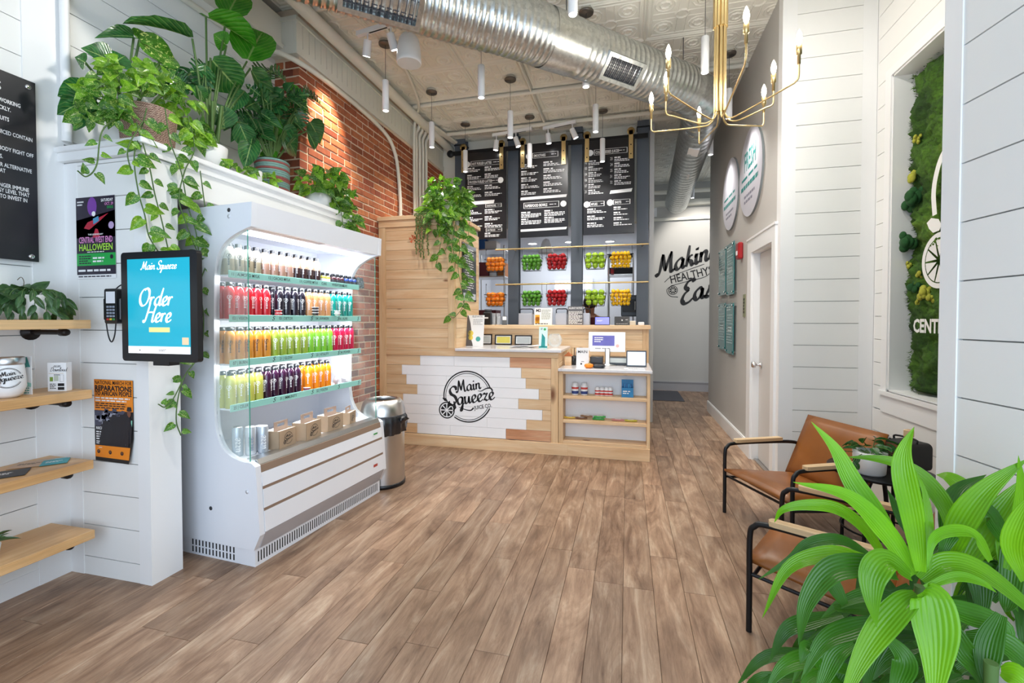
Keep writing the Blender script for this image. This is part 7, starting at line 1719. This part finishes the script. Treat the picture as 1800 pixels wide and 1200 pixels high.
T('CENTRAL WEST END', .5, .44, .045, 9, .24); T('HALLOWEEN', .5, .345, .05, 10, .24); b.bars(e(.28, .335, -.0009), UX, UZ, .13, .008, 1, 6)
b.bars(e(.06, .29, -.0009), UX, UZ, .09, .05, 4, 0); b.bars(e(.42, .27, -.0009), UX, UZ, .09, .035, 2, 6, words=3); b.disc(e(.9, .26, -.0009), UX, UZ, .012, 12, 0)
b.bars(e(.04, .125, -.0009), UX, UZ, .25, .022, 1, 6, words=5); b.bars(e(.04, .04, -.0009), UX, UZ, .25, .012, 1, 0, words=8); b.bars(e(.04, .96, -.0009), UX, UZ, .05, .03, 2, 6)
b.build('print', [plain('poster_'+c, c, .45, 0, .02) for c in ('241d30', '3f3f8f', '33266a', '7a3fa0', 'b5203a', '4f93b8')]+[M_inkw, plain('poster_smoke', 'b9a0c9', .5), plain('poster_g', '1fa54a', .45), plain('poster_pink', 'e08fc8', .45), plain('poster_lime', 'a9e04a', .45)], t)
t, F = poster('march_poster', 'orange and black march for reparations poster with curled edge on the white stub wall', -2.797, -2.523, .64, 1.08)
b = MB(); N = 10; vs = []
for j in range(N+1):
    for i in range(5):
        x, z = i/4, j/N; curl = .03*max(0, .35-z)**1.3*x*2.2; vs.append(((x-.5)*.274*(1-.12*max(0, .3-z)*x*3), -.0006-curl, z*.44+(.012*x*(1-z)*0)))
b.add(vs, [(j*5+i, j*5+i+1, (j+1)*5+i+1, (j+1)*5+i) for j in range(N) for i in range(4)], 0, True); b.build('sheet', plain('poster_black_back', '1b1a1c', .5), t)
b = MB(); cu = lambda x, z: F(x, z)+Vector((0, -.03*max(0, .35-z)**1.3*x*2.2-.0003, 0)); e = lambda x, z, q=.0004: cu(x, z)-Vector((0, q, 0))
rect(b, cu, 0, 1, .62, .998, 0); 
for i in range(4): b.poly([cu(i/4*.94, .045), cu((i+1)/4*.94, .045), cu((i+1)/4*.94, .19), cu(i/4*.94, .19)], 0)
for i in range(4): b.poly([e(i/4*.9, .19), e((i+1)/4*.9, .19), e((i+1)/4*.9, .62), e(i/4*.9, .62)], 1)
b.poly([e(0, .43, .0006), e(.76, .43, .0006), e(.76, .615, .0006), e(0, .615, .0006)], 3)
rr_ = random.Random(6)
for k in range(44):
    x, z = rr_.uniform(.02, .74), rr_.uniform(.45, .6); s = rr_.uniform(.05, .12); b.poly([e(x*.9, z, .0008), e(x*.9+s, z, .0008), e(x+s*.8, z+s*.4, .0008), e(x-.01, z+s*.5, .0008)], 2 if k % 2 else 3)
b.poly([e(.78, .2, .001), e(.96, .25, .001), e(.98, .5, .001), e(.86, .6, .001), e(.76, .5, .001)], 1); b.poly([e(.8, .22, .0012), e(.87, .22, .0012), e(.87, .5, .0012), e(.8, .5, .0012)], 4); b.disc(e(.9, .6, .0012), UX, UZ, .013, 12, 5, .02); b.poly([e(.84, .63, .0014), e(.97, .63, .0014), e(.95, .68, .0014), e(.86, .68, .0014)], 1); b.poly([e(.93, .3, .0013), e(.96, .3, .0013), e(.98, .52, .0013), e(.95, .52, .0013)], 6)
T = lambda s, x, z, size, mi, w=None, al='C', bold=.02: b.text(s, e(x, z, .0009), UX, UZ, size, al, bold=bold, mi=mi, w=w)
T('NATIONAL MARCH FOR', .5, .94, .03, 1, .26, bold=.01); T('REPARATIONS', .5, .865, .038, 1, .26, bold=.04); T('TO AFRICAN PEOPLE', .5, .805, .033, 1, .26, bold=.03)
b.bars(e(.03, .79, .0009), UX, UZ, .26, .028, 2, 4, words=8); b.bars(e(.03, .72, .0009), UX, UZ, .22, .035, 3, 1, words=8); T('MARCH ON OCT 15', .04, .385, .022, 4, .12, 'L'); b.bars(e(.04, .37, .0009), UX, UZ, .11, .05, 4, 4); b.bars(e(.04, .25, .0009), UX, UZ, .2, .02, 2, 4, words=8)
b.bars(e(.1, .17, .0006), UX, UZ, .16, .006, 1, 4, words=7)
for x in (.1, .42, .74): b.disc(e(x, .115, .0009), UX, UZ, .011, 10, 1); b.disc(e(x, .12, .0012), UX, UZ, .006, 8, 5)
b.build('print', [plain('poster_orange2', 'ee8a1f', .45), plain('poster_ink', '1e1b22', .5), plain('photo_grey', '9b9cab', .5), plain('photo_dark', '4a4a5c', .5), M_inkw, plain('poster_skin', '7a4a35', .5), plain('poster_mint', '8ccfb5', .5)], t)
# ================================================================== KIOSK AND CARD TERMINAL
kx0, kx1 = PY(1.735, 215, 540).x, PY(1.735, 348, 540).x; kc_ = thing('order_kiosk', 'teal self-order touchscreen reading Order Here mounted on the end of the white stub wall', 'screen', ((kx0+kx1)/2, 1.75, 1.195))
w = (kx1-kx0)/2; h = .54
MB().prism([(x*1, z+h/2) for x, z in rrect(w, h/2, .018, 4)], (0, -.018, 0), UX, UZ, UY, .028).build('bezel', M_blackp, kc_)
MB().box(-w*.82, w*.82, -.0195, -.018, .04, h-.035).build('display', plain('kiosk_teal', '1d9db4', .15, 0, 0, emit='1d9db4', es=.55), kc_)
b = MB(); rect(b, lambda x, z: Vector(((x-.5)*2*w*.82, -.0199, .04+z*(h-.075))), 0, 1, 0, .075, 0)
script(b, 'Main S', (-.105, -.0199, .452), UX, UZ, .04, .15, .2, 0); script(b, 'queeze', (.012, -.0199, .452), UX, UZ, .038, .15, .2, 0)
script(b, 'Order', (-.02, -.0199, .275), UX, UZ, .085, .16, .2, 0, 'C'); script(b, 'Here', (-.01, -.0199, .195), UX, UZ, .085, .16, .2, 0, 'C')
b.poly([(-.06, -.0199, .145), (.07, -.0199, .145), (.07, -.0199, .168), (-.06, -.0199, .168)], 1); b.poly([(.145, -.0199, .085), (.185, -.0199, .085), (.185, -.0199, .12), (.145, -.0199, .12)], 2); b.disc((-.12, -.0202, .055), UX, UZ, .004, 8, 3); b.bars((.0, -.0202, .063), UX, UZ, .05, .012, 2, 3)
b.build('screen_print', [plain('lit_white', 'ffffff', .3, 0, 0, emit='ffffff', es=.6), plain('lit_yellow', 'f0d98a', .3, 0, 0, emit='f0d98a', es=.5), plain('lit_orange', 'e8c7a0', .3, 0, 0, emit='e8c7a0', es=.4), M_dgrey], kc_)
MB().box(-.05, .05, -.01, .045, -.02, .0).build('camera_bar', M_blackp, kc_); MB().box(-w*.5, -.12, .01, .066, .1, .4).build('wall_mount', M_black, kc_)
ct_ = thing('card_terminal', 'black card terminal with grey screen and keypad on the stub wall beside the kiosk', 'card reader', (PY(1.76, 195, 540).x, 1.775, 1.38))
MB().prism([(x, z+.09) for x, z in rrect(.043, .09, .012, 4)], (0, -.016, 0), UX, UZ, UY, .032).build('body', M_blackp, ct_)
MB().box(-.03, .03, -.0175, -.016, .105, .165).build('screen', plain('lcd_grey', 'c5cad2', .2, emit='c5cad2', es=.25), ct_)
for j in range(5):
    for i in range(3): MB().cbox(-.027+i*.02, -.012+i*.02, -.019, -.016, .018+j*.016, .028+j*.016, .001).build('key', plain('key_red', 'b5302c', .4) if (j, i) == (0, 0) else plain('key_yellow', 'd9b52a', .4) if (j, i) == (0, 1) else plain('key_green', '2c8a4a', .4) if (j, i) == (0, 2) else plain('key_grey', '8b94a3', .4), ct_)
MB().cbox(-.058, -.043, -.012, .03, .02, .13, .003).cbox(.043, .058, -.012, .03, .02, .13, .003).build('cradle', M_blackp, ct_); MB().box(-.03, .03, .016, .05, .03, .12).build('wall_bracket', M_blackp, ct_)
MB().tube(catmull([(-.05, .0, .12), (-.075, .01, .08), (-.085, .02, .0), (-.07, .02, -.07), (-.035, .01, -.095), (.0, .0, -.06), (.01, 0, .0)], 6), .003, 6).build('cable', M_ink, ct_); MB().tube(catmull([(.0, .01, .18), (.02, .02, .2), (.07, .025, .21), (.12, .02, .2)], 5), .003, 6).build('cable', M_ink, ct_)
q = PY(YP, 133, 548); hk = tag(MB().tube([(q.x, YP-.004, q.z-.012), (q.x, YP-.012, q.z)], .003, 6).build('wall_hook', M_dgrey), 'tiny dark hook in the white stub wall above the shelves', 'hook')
# ================================================================== GREY WALL SIGNS
XS = XG-.03
def acr(pa, pb, pt, pbm, lab, seed):
    y1, y0 = PX(XS, pa, 500).y, PX(XS, pb, 500).y; zt, zb = PX(XS, (pa+pb)/2, pt).z, PX(XS, (pa+pb)/2, pbm).z
    t = thing('menu_plaque', lab, 'sign', (XS, (y0+y1)/2, zb), 0, 'teal acrylic plaques'); w = (y1-y0)/2-.012; h = zt-zb
    MB().cbox(-.004, .004, -w, w, 0, h, .001).build('panel', plain('teal_acrylic', '2f7f80', .15, coat=.5), t)
    for s in (-1, 1):
        for z in (.03, h-.03): MB().lathe([(.009, -.0), (.009, .04), (.014, .042), (.014, .05), (.0001, .051)], (.03, s*(w-.03), z), 12, u=UY, v=UZ, w=(-1, 0, 0)).build('standoff', M_chrome, t)
    b = MB(); o = lambda y, z: Vector((-.0046, w*(1-2*y), h*z)); b.bars(o(.1, .95), -UY, UZ, w*1.4, h*.1, 2, 0, words=3); b.bars(o(.1, .8), -UY, UZ, w*1.6, h*.6, 11, 0, seed=seed, words=5, fill=.3); b.poly([o(.25, .45), o(.8, .45), o(.8, .56), o(.25, .56)], 0); b.build('print', plain('plaque_print', 'c9dcdc', .5), t)
acr(1277, 1290.5, 428, 518, 'teal plaque on the grey wall, upper row, nearer the door', 1); acr(1263.5, 1276, 438, 519, 'teal plaque on the grey wall, upper row, farther from the door', 2)
acr(1277, 1290.5, 533, 622, 'teal plaque on the grey wall, lower row, nearer the door', 3); acr(1263.5, 1276, 533, 614, 'teal plaque on the grey wall, lower row, farther from the door', 4)
def rsign(px, pt, pb, lab, word):
    c = PX(XG-.02, px, (pt+pb)/2); R_ = (PX(XG-.02, px, pt).z-PX(XG-.02, px, pb).z)/2
    t = thing('round_sign', lab, 'sign', (XG-.02, c.y, c.z)); u_ = -UY
    MB().lathe([(.0001, .0), (R_, 0), (R_, .02), (.0001, .02)], (.02, 0, 0), 48, u=UY, v=UZ, w=(-1, 0, 0), mis=[0, 1, 0], sm=False).build('disc', [plain('sign_face', 'd9d8e2', .3), plain('sign_edge', '7f8688', .4)], t)
    b = MB(); o = Vector((-.0008, 0, 0))
    b.text(word, o+UZ*(R_*.12), u_, UZ, R_*.62, 'C', bold=.02, cond=.6, mi=0); b.bars(o+UY*(R_*.75)+UZ*(R_*.02), u_, UZ, R_*1.5, R_*.12, 1, 0, words=3); b.bars(o+UY*(R_*.8)-UZ*(R_*.14), u_, UZ, R_*1.6, R_*.2, 1, 0, words=8); b.bars(o+UY*(R_*.5)-UZ*(R_*.42), u_, UZ, R_*1.0, R_*.25, 2, 1, words=6)
    b.build('print', [plain('deep_teal', '2c8a86', .4), plain('print_grey', '8a8a9a', .5)], t)
rsign(1318, 226, 378, 'white round sign printed FRESH in teal on the grey wall above the door', 'FRESH'); rsign(1283, 281, 403, 'white round sign with faint teal print, farther along the grey wall', '')
q = PX(XG-.02, 1301, 441); t = thing('fire_alarm', 'red fire alarm with white strobe on the grey wall beside the door', 'alarm', (XG-.001, q.y, q.z))
MB().cbox(-.05, 0, -.06, .06, -.09, .09, .012).build('housing', plain('alarm_red', 'a91d22', .35), t); MB().cbox(-.06, -.05, -.03, .03, -.05, 0, .006).build('strobe', M_pl, t)
q = PX(XG-.005, 1308, 537); t = thing('room_plate', 'narrow green and dark room plate on the grey wall beside the door casing', 'sign', (XG-.001, q.y, q.z))
MB().cbox(-.006, 0, -.05, .05, -.12, .12, .001).build('plate', plain('olive_plate', '8d9070', .5), t); b = MB(); b.bars((-.0065, .03, .08), -UY, UZ, .06, .17, 5, fill=.7, words=2); b.build('print', M_ink, t)
# ================================================================== WALL LETTERING
wlt = thing('wall_lettering', 'black brush script Making Healthy Easier painted on the grey back wall', 'lettering', (1.2, YBACK-.003, 2.2))
Yw = YBACK-.003; a_ = math.radians(17); ux, uz = Vector((math.cos(a_), 0, math.sin(a_))), Vector((-math.sin(a_), 0, math.cos(a_)))
b = MB(); script(b, 'Making', PY(Yw, 1155, 485), ux, uz, .38, .21, .32, 0); b.build('word', M_ink, wlt, True)
b = MB(); script(b, 'Easier', PY(Yw, 1196, 535), ux, uz, .4, .21, .32, 0); b.build('word', M_ink, wlt, True)
b = MB(); a2 = math.radians(13); u2, v2 = Vector((math.cos(a2), 0, math.sin(a2))), Vector((-math.sin(a2), 0, math.cos(a2))); b.text('HEALTHY', PY(Yw, 1180, 498), u2, v2, .22, 'L', bold=.012, w=.72); b.build('word', M_ink, wlt, True)
b = MB()
for pts in ([(1168, 496), (1180, 486), (1210, 474), (1238, 464)], [(1180, 502), (1210, 494), (1240, 486), (1252, 474)], [(1252, 462), (1254, 468), (1252, 474)], [(1192, 522), (1178, 520), (1172, 510), (1180, 502)]):
    P = [PY(Yw, *p) for p in pts]; C = catmull([(p.x, p.z, 0) for p in P], 6); b.ribbon2([(c.x, c.y) for c in C], .012, (0, Yw, 0), UX, UZ)
b.build('flourish', M_ink, wlt, True); b = MB(); orange_slice(b, PY(Yw, 1183, 510), UX, UZ, .09); b.build('orange_mark', M_ink, wlt, True)
